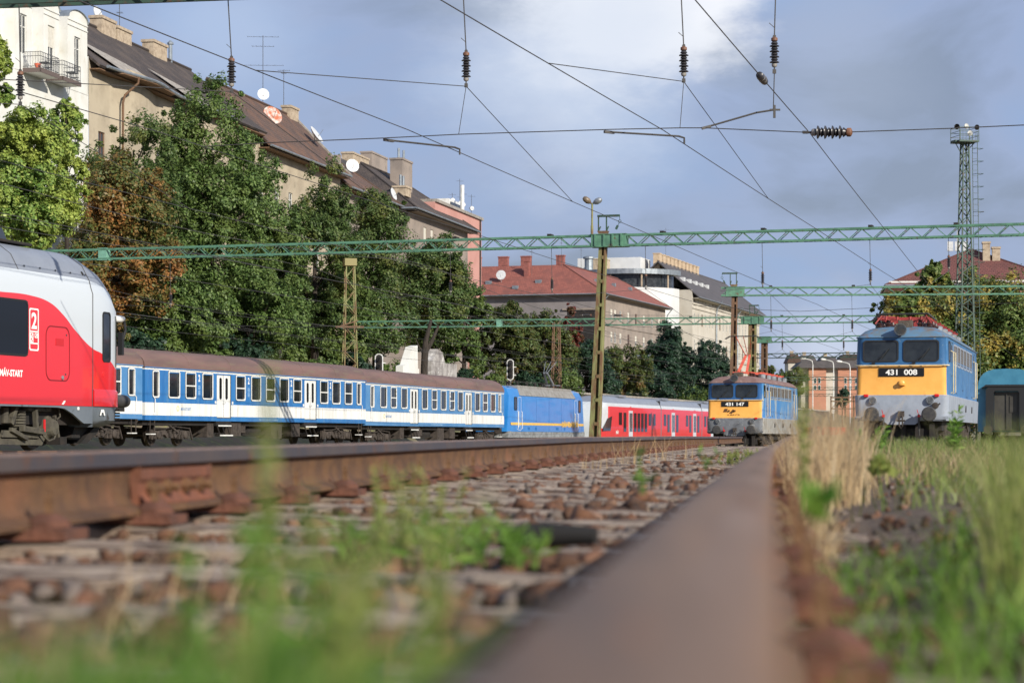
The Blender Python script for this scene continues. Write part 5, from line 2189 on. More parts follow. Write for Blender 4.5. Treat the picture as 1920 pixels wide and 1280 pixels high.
# clamps on top of the beams
for G, A, B, pxs in ((G1, A1, B1, (855, 1032, 1243, 1432, 1633, 1793)), (G2, A2, B2, (1445, 1600, 1760)), (G3, A3, B3, (880, 1295, 1466, 1582))):
    inv = Matrix.Rotation(-G.rotation_euler.z, 3, 'Z')
    for px in pxs:
        P, _ = on_beam(A, B, px)
        x = (inv @ (P - G.location)).x
        q = MB()
        q.box(x - .08, x + .08, -.22, .22, .25, .33)
        q.build('clamp', m_black, G)

# twin lamp on the first portal
P, _ = on_beam(A1, B1, 1110)
lp = thing('twin_lamp', (P.x, P.y, P.z + .28), rotz=0, label='twin headed yard lamp standing on the first portal', cat='lamp')
q = MB()
q.tube([(0, 0, -.05), (0, 0, .35)], .055, 8)
q.tube([(0, 0, .35), (.01, 0, 1.28)], .04, 8)
q.build('pole', m_mast, lp)
for sg, ang in ((-1, .62), (1, .45)):
    q = MB()
    c = Vector((sg * .02, 0, 1.26))
    d = Vector((sg * math.cos(ang), -.25, math.sin(ang))).normalized()
    q.lathe(c, d, [(0, .03), (.06, .05), (.1, .09), (.2, .13), (.34, .12), (.42, .07), (.44, .01)], 12)
    q.build('lamp_head', m_steel if sg > 0 else mat('lamp_brown', s(120, 104, 84), s(92, 80, 66), 6, rough=.4), lp, smooth=True)

# hanging insulators of the near portal (px of the foot, row of the foot)
G0_INS = [(38, 196, 'blurred dark insulator in front of the white building', -.02), (434, 172, 'insulator hanging before the tallest green tree', -.06),
          (874, 162, 'insulator hanging over the middle of the sky, left of the white cloud', -.05), (1282, 153, 'insulator hanging right of the white cloud', -.05), ]
s0 = {}
for px, y, lab, tl in G0_INS:
    P, _ = on_beam(A0, B0, px)
    Q = at(px, y, P.y)
    s0[px] = Q
    insulator(Q, P.z - .2 - Q.z - .60, tl, lab)
P, _ = on_beam(A0, B0, 1452)
Q = at(1452, 136, P.y)
s0[1452] = Q
insulator(Q, P.z - .2 - Q.z - .60, .03, 'rightmost hanging insulator, with a long wire below it')
wire([Q, at(1450, 205, Q.y)], 'short dropper wire below the rightmost hanging insulator', .009)

# contact wires
def cz(y):
    return 5.5 if y < 60 else 5.5 - .006 * (min(y, 140) - 60)


SUP = [-10, 41, 91, 125, 157, 188, 223, 300]


def wire_z(y):
    for a, b in zip(SUP, SUP[1:]):
        if a <= y <= b:
            t = (y - a) / (b - a)
            return cz(y) - .12 * 4 * t * (1 - t) * ((b - a) / 50)
    return cz(y)


def contact_wire(x0, slp, y0, y1, label, drop=0.0, r=.0085):
    pts = []
    n = 40
    for i in range(n + 1):
        y = y0 + (y1 - y0) * i / n
        pts.append(Vector((x0 + slp * (y - 43.7), y, wire_z(y) + drop)))
    return wire(pts, label, r)


contact_wire(-1.02, .28, 18, 200, 'long overhead wire running down from the top left over the lamp mast')
contact_wire(3.55, .285, 18, 200, 'long overhead wire crossing the white cloud downwards to the right')
contact_wire(6.0, .24, 18, 150, 'overhead wire with the small section insulator above the near locomotive')
contact_wire(-5.6, .28, 18, 200, 'overhead wire above the empty track beside the red train')
contact_wire(-10.45, .28, 24, 200, 'overhead wire over the red train at the left edge')
for nm, (x0, sl_) in (('coach track', TRACKS['f']), ('track behind the coaches', TRACKS['g']), ('second track left of the red train', TRACKS['h']), ('third track left of the red train', TRACKS['i'])):
    contact_wire(x0, sl_, 50, 220, 'thin contact wire before the trees over the ' + nm, drop=.0, r=.010)
    pts = []
    for i in range(41):
        y = 50 + 170 * i / 40
        ph = ((y - 41) % 45) / 45
        pts.append(Vector((x0 + sl_ * (y - 43.7), y, cz(y) + 1.35 - .95 * 4 * ph * (1 - ph) * .9)))
    wire(pts, 'thin messenger wire before the trees over the ' + nm, .010)
# feeder wires along the slope
for k, (xo, zo) in enumerate(((-40, 7.4), (-41, 6.6), (-42, 5.2), (-30, 8.3))):
    wire([Vector((xo + .30 * (y - 43.7), y, zo - .004 * y)) for y in range(60, 240, 10)], ('upper', 'second', 'third', 'highest')[k] + ' feeder wire strung along the foot of the trees', .009)

# stitch wires: from the insulators down to the contact wires on both sides
def stitch(Q, x0, slp, l, lab, near=True, far=True):
    for sg, on in ((-1, near), (1, far)):
        if on:
            y = Q.y + (-6.0 if sg < 0 else 12.6)
            wire([Q, Vector((x0 + slp * (y - 43.7), y, wire_z(y)))], lab + (' towards the camera' if sg < 0 else ' away from the camera'), .0075)


stitch(s0[874], -1.02, .28, 9, 'stitch wire from the insulator in mid sky')
stitch(s0[1282], 3.55, .285, 8.6, 'stitch wire from the insulator right of the cloud')
stitch(s0[434], -5.6, .28, 9, 'stitch wire from the insulator before the tall tree')
stitch(s0[38], -10.45, .28, 9, 'stitch wire from the insulator before the white building')

# cross-span wire of the near portal, steady arms, section insulators
yc = s0[1282].y
pts = [at(380, 275, yc + 2), at(500, 268, yc + 1.7), at(720, 259, yc + 1.1), at(860, 252, yc + .8), at(1140, 243, yc + .1), at(1275, 240, yc), at(1320, 240, yc - .1), at(1505, 248, yc - .5)]
wire(pts, 'cross-span wire low across the sky up to the dark string insulator', .009)
wire([at(1585, 248, yc - .7), at(1780, 241, yc - 1.1), at(2000, 231, yc - 1.6)], 'cross-span wire from the string insulator to the right edge', .009)
wire([s0[874], at(860, 252, yc + .8)], 'fine dropper from the mid sky insulator to the cross-span', .006)
wire([s0[1282], at(1275, 240, yc)], 'fine dropper from the cloud insulator to the cross-span', .006)
d_ = (at(1585, 248, yc - .7) - at(1505, 248, yc - .5)).normalized()
insulator(at(1508, 248.2, yc - .5), 0, label='dark string insulator lying horizontally in the cross-span wire', group='insulators in the wires', dirn=d_, scale=1.35)
c1 = Vector((6.0 + .24 * (34.2 - 43.7), 34.2, 5.5 - .06))
d_ = Vector((.24, 1, 0)).normalized()
q = MB()
q.lathe((0, 0, 0), d_, [(-.02, .02), (0, .055), (.12, .06), (.5, .06), (.62, .055), (.64, .02)], 12, 0)
q.lathe((0, 0, 0), d_, [(.16, .063), (.2, .063)], 12, 1)
q.lathe((0, 0, 0), d_, [(.36, .063), (.42, .063)], 12, 1)
o = q.build('section_insulator', [m_shed, m_capg], loc=c1, smooth=40)
tag(o, 'small black and white section insulator threaded on a slanting wire', 'insulator', 'insulators in the wires')
for (a, b, lab) in (((720, 262, yc + 1.1), (862, 284, yc + 2.6), 'dark steady arm hanging below the cross-span, leftmost'), ((1133, 247, yc + .1), (1283, 263, yc + .9), 'dark steady arm hanging below the cross-span in the middle'),
                    ((1316, 241, yc - .1), (1452, 206, yc + .1), 'rising steady arm tied to the rightmost dropper')):
    P, Q = at(*a), at(*b)
    q = MB()
    if a[0] > 1300:
        q.tube([P, P + (Q - P) * .75 + Vector((0, 0, .03)), Q], .018, 6)
        q.bar(Q + Vector((0, 0, .08)), Q - Vector((0, 0, .14)), .04)
        q.bar(Q - Vector((.08, 0, 0)), Q + Vector((.1, 0, 0)), .03)
    else:
        q.tube([P, P + (Q - P) * .93 + Vector((0, 0, .06)), Q + Vector((0, 0, .04)), Q - Vector((0, 0, .06))], .018, 6)
    q.bar(P, P + (Q - P) * .12, .045)
    o = q.build('steady_arm', m_wire)
    tag(o, lab, 'steady arm', 'steady arms of the near cross-span')

# insulators of the farther portals
GI = [(A1, B1, 845, 552, 'insulator before the last row of trees'), (A1, B1, 1035, 548, 'insulator hanging in front of the red roof'), (A1, B1, 1430, 538, 'insulator hanging beside the long pale building'),
      (A1, B1, 1632, 533, 'insulator hanging in the sky left of the near locomotive'), (A1, B1, 1779, 508, 'insulator hanging before the yellow tree'), (A1, B1, 1211, 542, 'insulator before the grey modern building'), (A1, B1, 320, 575, 'insulator hanging before the dark trees at left'),
      (A2, B2, 1446, 621, 'insulator of the second portal, left of the gap'), (A2, B2, 1598, 621, 'insulator of the second portal, close to the near locomotive'),
      (A3, B3, 1467, 655, 'small insulator of the third portal over the far locomotive'), (A3, B3, 1582, 656, 'small insulator of the third portal in the gap')]
for A, B, px, y, lab in GI:
    P, _ = on_beam(A, B, px)
    Q = at(px, y, P.y)
    insulator(Q, max(.05, P.z - .2 - Q.z - .60), -.02, lab, 'insulators hanging from the farther portals')
    for sg in (-1, 1):
        yy = Q.y + sg * 9
        xx = Q.x + .28 * sg * 9
        wire([Q, Vector((xx, yy, wire_z(yy)))], ('near' if sg < 0 else 'far') + ' stitch wire of the ' + lab, .0075)
yc1 = on_beam(A1, B1, 1500)[0].y
wire([at(1300, 572, yc1 + 1), at(1432, 581, yc1), at(1500, 583.5, yc1), at(1640, 577, yc1 - 1), at(1960, 566, yc1 - 3)], 'cross-span wire of the first portal above the gap', .009)
wire([at(640, 592, 158), at(880, 592, 158), at(1090, 591, 158)], 'taut wire left of the mast just above the third portal', .011)
for px, lab in ((1088, 'horizontal insulator in the taut wire left of the mast'), (1146, 'horizontal insulator in the taut wire right of the mast')):
    insulator(at(px, 591, 157.5), 0, label=lab, group='insulators in the wires', dirn=(1, 0, 0), scale=1.3)
wire([at(1112, 591, 157), at(1146, 591, 157)], 'short wire between the two horizontal insulators', .011)
wire([at(1168, 591, 157), at(1420, 592, 156)], 'taut wire right of the mast just above the third portal', .011)

# ------------------------------------------------------------------ lattice masts, light tower, signals, lamps
def lattice_tower(name, label, cat, P, h, w0, w1, m, bays, r=.045, cap=None, group=None):
    t = thing(name, P, rotz=.25, label=label, cat=cat, group=group)
    for sx in (-1, 1):
        for sy in (-1, 1):
            q = MB()
            q.bar((sx * w0 / 2, sy * w0 / 2, 0), (sx * w1 / 2, sy * w1 / 2, h), r * 1.6)
            q.build('leg', m, t)
    q = MB()
    for k in range(bays):
        f0, f1 = k / bays, (k + 1) / bays
        a, b = (w0 + (w1 - w0) * f0) / 2, (w0 + (w1 - w0) * f1) / 2
        z0, z1 = h * f0, h * f1
        for (px, py, qx, qy) in ((-1, -1, 1, -1), (-1, 1, 1, 1), (-1, -1, -1, 1), (1, -1, 1, 1)):
            if k % 2:
                px, qx = (qx, px)
                py, qy = (qy, py)
            q.bar((px * a, py * a, z0), (qx * b, qy * b, z1), r)
    o = q.build('lattice', m, t)
    o['kind'] = 'stuff'
    return t


gl = lambda y, dz=0: ground_z(y) + dz
P = at(656, 700, 158)
LT = lattice_tower('lattice_mast', 'olive lattice mast with a rusty cap rising behind the coaches', 'mast', (P.x, 158, ground_z(158)), 12.75, 1.15, .58, m_mast, 15)
q = MB()
q.box(-.42, .42, -.42, .42, 12.75, 13.25)
q.build('cap', mat('rusty_cap', s(138, 98, 62), s(140, 132, 88), 1.2, rough=.7, lo=.48, hi=.52), LT)
q = MB()
q.bar((-1.1, -.5, 8.5), (.9, -.5, 8.5), .14)
q.bar((-.9, -.5, 8.5), (.5, -.5, 8.95), .08)
q.build('bracket', m_mast_rust, LT)
lattice_tower('lattice_mast', 'thin brown lattice mast among the dark trees left of the mast', 'mast', (at(1043, 700, 165).x, 165, ground_z(165)), 9.2, .75, .42, m_mast_rust, 12, .04)
Yt = 132.0
TW = lattice_tower('light_tower', 'tall green lattice light tower with a railed platform at right', 'light tower', (at(1809, 700, Yt).x, Yt, ground_z(Yt)), (HY - 268) / FPX * Yt - ground_z(Yt), 1.05, .34, m_green_dk, 38, .045)
hT = (HY - 268) / FPX * Yt - ground_z(Yt)
q = MB()
q.box(-.62, .62, -.62, .62, hT, hT + .10)
q.box(-.75, -.6, -.3, .3, hT - .02, hT + .12)
q.bar((-.6, 0, hT), (-.18, 0, hT - .7), .04)
q.bar((.6, 0, hT), (.18, 0, hT - .4), .04)
q.build('platform', m_green_dk, TW)
q = MB()
for a in (-.6, 0, .6):
    for b in (-.6, .6):
        q.bar((a, b, hT + .1), (a, b, hT + .85), .03)
for z in (.35, .6, .85):
    for b in (-.6, .6):
        q.bar((-.6, b, hT + z), (.6, b, hT + z), .025)
        q.bar((b, -.6, hT + z), (b, .6, hT + z), .025)
for k in range(7):
    q.bar((-.6 + k * .2, -.6, hT + .1), (-.6 + k * .2, -.6, hT + .6), .015)
q.build('railing', m_green_dk, TW)
for (a, b, z, d, m) in ((-.72, -.5, .85, (-.5, -.8, -.1), m_black), (0, -.6, .5, (0, -1, -.3), m_white), (.45, -.55, .85, (.2, -.9, -.2), m_black), (.05, 0, .95, (.3, -1, .1), m_white)):
    q = MB()
    q.lathe((a, b, hT + z), d, [(-.05, .05), (0, .13), (.06, .16), (.10, .16), (.10, .13)], 14)
    q.build('floodlight', m, TW, smooth=40)
q = MB()
for sx in (.42, .74):
    q.bar((sx + .25, -.1, .5), (sx, -.1, hT + .6), .03)
for k in range(int(hT / .33)):
    z = .5 + k * .33
    f = 1 - z / hT
    q.bar((.42 + .25 * f, -.1, z), (.74 + .25 * f, -.1, z), .018)
for k in range(int(hT / .75)):
    z = 1.5 + k * .73
    f = 1 - z / hT
    q.tube([(.42 + .25 * f, -.1, z), (.48 + .25 * f, -.5, z), (.9 + .25 * f, -.55, z), (.9 + .25 * f, -.1, z), (.74 + .25 * f, -.1, z)], .014, 4)
o = q.build('ladder', m_green_dk, TW)


def signal(px, y, d, label):
    P = at(px, y, d)
    t = thing('railway_signal', (P.x, d, ground_z(d)), rotz=-.1, label=label, cat='signal', group='white edged signals behind the coaches')
    z = P.z - ground_z(d)
    q = MB()
    q.tube([(0, 0, 0), (0, 0, z - .2)], .06, 8)
    q.bar((-.02, 0, z + .55), (.42, 0, z + .55), .05)
    q.bar((-.02, 0, z - .05), (.42, 0, z - .05), .05)
    q.build('pole', m_white, t)
    oo = [(.26 * math.cos(a), z + .35 + .55 * (1 if math.sin(a) > 0 else -1) + .22 * math.sin(a)) for a in [PI * 2 * (k + .5) / 16 for k in range(16)]]
    ii = [(x * .78, z + .35 + (b - z - .35) * .93) for x, b in oo]
    q = MB()
    q.ring(oo, ii, lambda a, b, w: Vector((a, -.11 + w * .08, b)))
    q.build('rim', m_white, t)
    q = MB()
    q.prism(ii, lambda a, b, w: Vector((a, -.09 + w * .05, b)))
    bd = q.build('signal_board', m_black, t)
    for k in range(3):
        q = MB()
        q.lathe((0, -.10, z + .78 - k * .42), (0, -1, 0), [(0, .11), (.12, .12), (.18, .12), (.18, .10), (.02, .09)], 12)
        q.build('lens_hood', m_rubber, bd)
    return t


signal(957, 702, 166, 'black signal with a white rim above the blue locomotive')
signal(711, 697, 140, 'black signal with a white rim just behind the coach roof')
for i, (px, y, d) in enumerate(((1524, 674, 420), (1563, 676, 400), (1594, 680, 380))):
    P = at(px, y, d)
    t = thing('street_lamp', (P.x, d, ground_z(d)), rotz=.0, label=('leftmost', 'middle', 'rightmost')[i] + ' of three white lamp posts in front of the orange building', cat='street lamp', group='white lamp posts in the far gap')
    z = P.z - ground_z(d)
    q = MB()
    q.tube([(0, 0, 0), (0, 0, z - .8), (-.15, 0, z - .2), (-.6, 0, z), (-1.4, 0, z + .15)], [.10, .085, .07, .06, .05], 8)
    q.build('pole', m_white, t)
    q = MB()
    q.lathe((-1.3, 0, z + .15), (-1, 0, .15), [(0, .08), (.2, .18), (.8, .2), (1.0, .05)], 8)
    q.build('lamp_head', m_white, t)

# ------------------------------------------------------------------ buildings
m_wwall = mat('white_render', s(216, 216, 211), s(206, 205, 197), .6, rough=.9, bump=.15, bscale=8, c3=s(196, 190, 176), scale3=1.2, lo3=.6, hi3=.8)
m_bwall = mat('beige_render', s(178, 166, 144), s(160, 148, 128), .35, rough=.92, bump=.15, bscale=6, c3=s(140, 130, 112), scale3=.9, lo3=.56, hi3=.75)
m_gwall = mat('grey_render', s(150, 138, 128), s(132, 122, 114), .3, rough=.92, c3=s(112, 106, 100), scale3=.8, lo3=.57, hi3=.75)
m_cwall = mat('cream_render', s(190, 184, 172), s(178, 171, 158), .25, rough=.92, c3=s(164, 156, 144), scale3=.6, lo3=.58, hi3=.75)
m_pwall = mat('pink_render', s(190, 142, 132), s(180, 132, 122), .4, rough=.9)
m_owall = mat('orange_render', s(180, 128, 104), s(168, 118, 96), .3, rough=.9)
m_modern = mat('modern_white', s(206, 207, 206), s(194, 195, 194), .3, rough=.8)
m_troof1 = tile_mat('dark_tiles', s(76, 67, 63), s(62, 56, 54), 3.2, 3.6, s(88, 77, 69))
m_troof2 = tile_mat('brown_tiles', s(98, 78, 68), s(84, 68, 61), 2.6, 3.0, s(112, 82, 64))
m_troof3 = tile_mat('red_tiles', s(150, 90, 78), s(132, 78, 68), 2.2, 2.6, s(120, 74, 66))
m_troof4 = tile_mat('maroon_tiles', s(118, 72, 66), s(104, 64, 60), 2.6, 2.6, s(96, 60, 56))
m_slate = mat('slate_roof', s(84, 80, 82), s(72, 70, 72), .6, rough=.8, bump=.3, bscale=12)
m_zinc = mat('zinc', s(150, 158, 164), s(128, 136, 142), 2, rough=.45, metal=.5)
m_soffit = mat('eaves_wood', s(120, 92, 66), s(96, 74, 56), 3, rough=.85, stretch=(.3, 3, 3))
m_brickch = mat('chimney_brick', s(180, 164, 142), s(152, 136, 116), 3, rough=.92, bump=.4, bscale=14)
m_wframe = mat('window_white', s(216, 216, 210), s(198, 198, 192), 3, rough=.6)
m_wbrown = mat('window_brown', s(116, 84, 64), None, rough=.7)
m_wpane = mat('house_glass', s(40, 44, 48), s(62, 66, 70), 1.5, rough=.12, spec=.35)
m_blind = mat('roller_blind', s(206, 202, 190), s(188, 184, 172), 3, rough=.8)
m_iron = mat('railing_iron', s(70, 72, 76), None, rough=.6)
m_dish = mat('dish_white', s(206, 208, 208), s(186, 188, 188), 3, rough=.5)
m_dishrust = mat('dish_rust', s(176, 96, 62), s(196, 190, 182), 3, rough=.7)

WCACHE = {}


def window(parent, w, h, x, y, z, style='w', face='side'):
    """casement window standing in its opening; face side looks along -y, end along -x"""
    key = (round(w, 2), round(h, 2), style)
    if key not in WCACHE:
        q = MB()
        fr = {'w': m_wframe, 'b': m_wbrown, 's': m_wframe}[style]
        f = lambda a, b, d: Vector((a, -.02 + d * .08, b))
        e_ = .07
        q.ring([(-w / 2, 0), (w / 2, 0), (w / 2, h), (-w / 2, h)], [(-w / 2 + e_, e_), (w / 2 - e_, e_), (w / 2 - e_, h - e_), (-w / 2 + e_, h - e_)], f)
        q.box(-.035, .035, -.015, .05, e_, h - e_)
        if h > 1.3:
            q.box(-w / 2 + e_, w / 2 - e_, -.015, .05, h * .68, h * .68 + .06)
        o = q.build('window', fr, parent)
        q = MB()
        if style == 's':
            q.box(-w / 2 + .02, w / 2 - .02, -.03, -.005, h * .45, h - .02)
            q.build('blind', m_blind, o)
            q = MB()
        q.box(-w / 2 + .03, w / 2 - .03, .02, .03, .03, h - .03)
        q.build('pane', m_wpane, o)
        WCACHE[key] = o
    else:
        o = copy_tree(WCACHE[key], parent)
    o.location = (x, y, z)
    o.rotation_euler.z = 0 if face == 'side' else -PI / 2
    return o


def wall_side(t, x0, x1, z0, z1, y, wins, m, depth=.22, name='wall', mr=None, style='w', sill=True):
    """wall looking along -y with real openings; wins: (x centre, z foot, w, h[, style])"""
    q = MB()
    facade(q, x0, x1, z0, z1, [(w[0] - w[2] / 2, w[0] + w[2] / 2, w[1], w[1] + w[3]) for w in wins], lambda a, b, d: Vector((a, y + d, b)), depth, 0, 0)
    o = q.build(name, m, t)
    sp = None
    for w in wins:
        window(t, w[2], w[3], w[0], y + depth - .03, w[1], w[4] if len(w) > 4 else style)
    if sill and wins:
        for w in wins:
            q = MB()
            q.box(w[0] - w[2] / 2 - .06, w[0] + w[2] / 2 + .06, y - .07, y + .02, w[1] - .07, w[1] - .003)
            q.build('sill', m, t)
    return o


def wall_end(t, y0, y1, z0, z1, x, wins, m, depth=.22, name='end_wall', style='w'):
    """wall looking along -x (towards the camera)"""
    q = MB()
    facade(q, y0, y1, z0, z1, [(w[0] - w[2] / 2, w[0] + w[2] / 2, w[1], w[1] + w[3]) for w in wins], lambda a, b, d: Vector((x + d, a, b)), depth, 0, 0)
    o = q.build(name, m, t)
    for w in wins:
        window(t, w[2], w[3], x + depth - .03, w[0], w[1], w[4] if len(w) > 4 else style, 'end')
    return o


def roof_face(q, pts, m=0):
    """roof plane with UVs in metres, u along the first edge"""
    P = [Vector(p) for p in pts]
    u = (P[1] - P[0]).normalized()
    n = (P[1] - P[0]).cross(P[-1] - P[0]).normalized()
    v = n.cross(u)
    q.face(P, m, [((p - P[0]).dot(u) + 50, (p - P[0]).dot(v) + 50) for p in P])


def gable_roof(t, x0, x1, y0, y1, ze, zr, m, over=.7, hip0=0.0, hip1=0.0, yr=None, soffit=m_soffit, gut=True, thick=.16, over_end=.3):
    """pitched roof: eaves at ze on y0/y1, ridge at zr; hip lengths at both ends"""
    yr = (y0 + y1) / 2 if yr is None else yr
    a0, a1 = x0 - (over if hip0 else over_end), x1 + (over if hip1 else over_end)
    s0_ = (zr - ze) / (yr - y0)
    e0 = ze - over * s0_
    b0, b1 = y0 - over, y1 + over
    A, B = (a0, b0, e0), (a1, b0, e0)
    C, D = (a1, b1, e0), (a0, b1, e0)
    R0, R1 = (x0 + hip0 if hip0 else a0, yr, zr), (x1 - hip1 if hip1 else a1, yr, zr)
    q = MB()
    roof_face(q, [A, B, R1, R0])
    roof_face(q, [C, D, R0, R1])
    if hip0:
        roof_face(q, [D, A, R0])
    if hip1:
        roof_face(q, [B, C, R1])
    o = q.build('roof', m, t)
    sl = o.modifiers.new('thickness', 'SOLIDIFY')
    sl.thickness = thick
    sl.offset = -1
    q = MB()
    q.box(a0 + .1, a1 - .1, b0 + .12, y0 + .02, e0 - thick - .10, e0 - thick - .03)
    if hip0:
        q.box(a0 + .12, x0 + .02, b0 + .1, b1 - .1, e0 - thick - .10, e0 - thick - .03)
    q.build('eaves_soffit', soffit, t)
    if gut:
        q = MB()
        q.tube([(a0, b0 - .05, e0 - .06), (a1, b0 - .05, e0 - .06)], .09, 8)
        if hip0:
            q.tube([(a0 - .05, b0, e0 - .06), (a0 - .05, b1, e0 - .06)], .09, 8)
        q.build('gutter', m_zinc, t)
    q = MB()
    q.tube([Vector(R0) + Vector((0, 0, .04)), Vector(R1) + Vector((0, 0, .04))], .13, 6)
    if hip0:
        q.tube([Vector(A), Vector(R0)], .10, 6)
    if hip1:
        q.tube([Vector(B), Vector(R1)], .10, 6)
    q.build('ridge_tiles', m, o)
    return o


def chimney(t, x, y, z0, z1, w, d, m=m_brickch, pots=0, potm=m_zinc):
    q = MB()
    q.box(x - w / 2, x + w / 2, y - d / 2, y + d / 2, z0, z1 - .2)
    q.box(x - w / 2 - .08, x + w / 2 + .08, y - d / 2 - .08, y + d / 2 + .08, z1 - .2, z1)
    o = q.build('chimney', m, t)
    for k in range(pots):
        q = MB()
        q.tube([(x - w / 4 + k * w / 2, y, z1 - .02), (x - w / 4 + k * w / 2, y, z1 + 1.1)], .13, 8)
        q.build('flue_pipe', potm, o)
    return o


def dish(P, r, label, m=m_dish, d=(.9, -.4, .3), pole=.8):
    t = thing('satellite_dish', P, label=label, cat='satellite dish', group='satellite dishes on the roofs')
    q = MB()
    d = Vector(d).normalized()
    q.lathe((0, 0, pole), d, [(.0, .02), (.02, r * .45), (.10 * r + .04, r * .8), (.22 * r + .06, r), (.22 * r + .04, r * .98), (.0, .02)], 18)
    q.build('reflector', m, t, smooth=40)
    q = MB()
    q.tube([(0, 0, -.4), (0, 0, pole)], .035, 6)
    q.bar((0, 0, pole - r * .6), Vector((0, 0, pole)) + d * r * 1.1, .03)
    q.build('bracket', m_steel, t)
    return t


def antenna(P, h, label, arms=((.9, 1.0), (.7, .7), (.5, .4))):
    t = thing('roof_antenna', P, label=label, cat='antenna', group='aerials on the roofs')
    q = MB()
    q.tube([(0, 0, -.5), (0, 0, h)], .028, 6)
    q.build('pole', m_iron, t)
    q = MB()
    for f, w in arms:
        z = h * f
        q.bar((-w, 0, z), (w, .2, z), .025)
        for k in range(6):
            x = -w + 2 * w * k / 5
            q.bar((x, -.28, z), (x, .32, z), .014)
    q.build('aerial', m_iron, t)
    return t


U = Vector((.215, .977, 0)).normalized()
NL = Vector((-U.y, U.x, 0))                     # away from the tracks
OA = Vector((-26.8, 144.0, 0))
SLA = .215 / .977


def row_pt(px, off=0.0):
    """position along the row of houses (metres) that shows in column px, off metres behind the street front"""
    p = (px - HX) / FPX
    o = OA + NL * off
    return (p * o.y - o.x) / (U.x - U.y * p)


def row_z(px, y, off=0.0):
    s_ = row_pt(px, off)
    P = OA + NL * off + U * s_
    return (HY - y) / FPX * P.y


def row_world(s_, off, z):
    P = OA + NL * off + U * s_
    return Vector((P.x, P.y, z))


def house(label, s_, name='apartment_building'):
    P = OA + U * s_
    return thing(name, (P.x, P.y, 0), SLA, label, 'building', 'apartment buildings along the street')


# white house with three attic bays
H = house('white apartment house with curved attic bays and balconies', 0)
zt = 26.5
zmid = 21.6
wins = []
bays = []
for p0, p1 in ((28, 59), (81, 110), (126, 163)):
    bays.append((row_pt(p0), row_pt(p1)))
for b0, b1 in bays:
    wins.append(((b0 + b1) / 2 + .1, 17.6, 1.0, 2.0))
    wins.append(((b0 + b1) / 2 + .1, 13.6, 1.0, 2.0))
wall_side(H, -34, 0, 3, zmid, 0, wins, m_wwall, .13)
q = MB()
q.face([(0, 0, 3), (0, 12, 3), (0, 12, zmid + 2.5), (0, 0, zmid + 2.5)])
q.face([(-34, 0, 3), (-34, 12, 3), (-34, 12, zmid), (-34, 0, zmid)])
q.build('end_wall', m_wwall, H, split=True)
q = MB()
q.box(-34, -.05, .78, .95, zmid, zt - .8)
q.box(-34, -.02, 0, 1.6, zmid - .02, zmid + .05)
q.build('attic_wall', m_wwall, H)
for i, (b0, b1) in enumerate(bays):
    c, hw = (b0 + b1) / 2, (b1 - b0) / 2
    c = min(c, -hw - .03)
    q = MB()
    wz = zmid + 1.05
    facade(q, c - hw, c + hw, zmid, zt - .45, [(c - .48, c + .48, wz, wz + 2.35)], lambda a, b, d: Vector((a, -.02 + d, b)), .14, 0, 0)
    n = 10
    arc = [(c + hw * math.cos(PI * k / n), zt - .45 + .62 * math.sin(PI * k / n)) for k in range(n + 1)]
    q.face([(a, -.02, b) for a, b in arc])
    q.face([(c - hw, -.02, zmid), (c - hw, 2.0, zmid), (c - hw, 2.0, zt - .45), (c - hw, -.02, zt - .45)])
    q.face([(c + hw, -.02, zmid), (c + hw, 2.0, zmid), (c + hw, 2.0, zt - .45), (c + hw, -.02, zt - .45)])
    for zz in (zt - .62, zt - .95):
        q.box(c - hw, c + hw, -.07, -.022, zz, zz + .07)
    bay = q.build('attic_bay', m_wwall, H)
    q = MB()
    for k in range(n):
        a0, b0_ = arc[k]
        a1, b1_ = arc[k + 1]
        q.face([(a0, -.14, b0_), (a0, 2.2, b0_), (a1, 2.2, b1_), (a1, -.14, b1_)])
    q.build('bay_roof', m_zinc, bay)
    w_ = window(H, .94, 2.33, c, .09, wz + .01, 's' if i == 1 else 'w')
for c, tint in ((row_pt(60), 1), (row_pt(102), 0)):
    q = MB()
    q.box(c - 1.35, c + 1.35, -1.15, 0, zmid - .05, zmid + .16)
    q.box(c - 1.37, c + 1.37, -1.17, -1.11, zmid - .06, zmid + .20, 1)
    q.box(c - 1.37, c - 1.31, -1.17, 0, zmid - .06, zmid + .20, 1)
    bal = q.build('balcony', [m_wwall, mat('balcony_edge', s(96, 84, 80), None, rough=.8)], H)
    q = MB()
    z0, z1 = zmid + .2, zmid + 1.15
    for zz in (z1, z1 - .25, z0 + .1):
        q.bar((c - 1.33, -1.13, zz), (c + 1.33, -1.13, zz), .03)
        for xx in (c - 1.33, c + 1.33):
            q.bar((xx, -1.13, zz), (xx, 0, zz), .03)
    for k in range(12):
        xx = c - 1.33 + 2.66 * k / 11
        q.bar((xx, -1.13, z0), (xx, -1.13, z1), .022)
        q.bar((c - 1.33, -1.13 * k / 11, z0), (c - 1.33, -1.13 * k / 11, z1), .02)
    q.build('balcony_railing', m_iron, bal)
pot = MB()
pt = Vector((row_pt(44), -.9, zmid + .16))
pot.lathe(pt, (0, 0, 1), [(0, .13), (.28, .2), (.3, .2), (.3, .15)], 10, 0)
pot.build('flower_pot', mat('terracotta', s(196, 96, 70), None), H)
tb_ = MB()
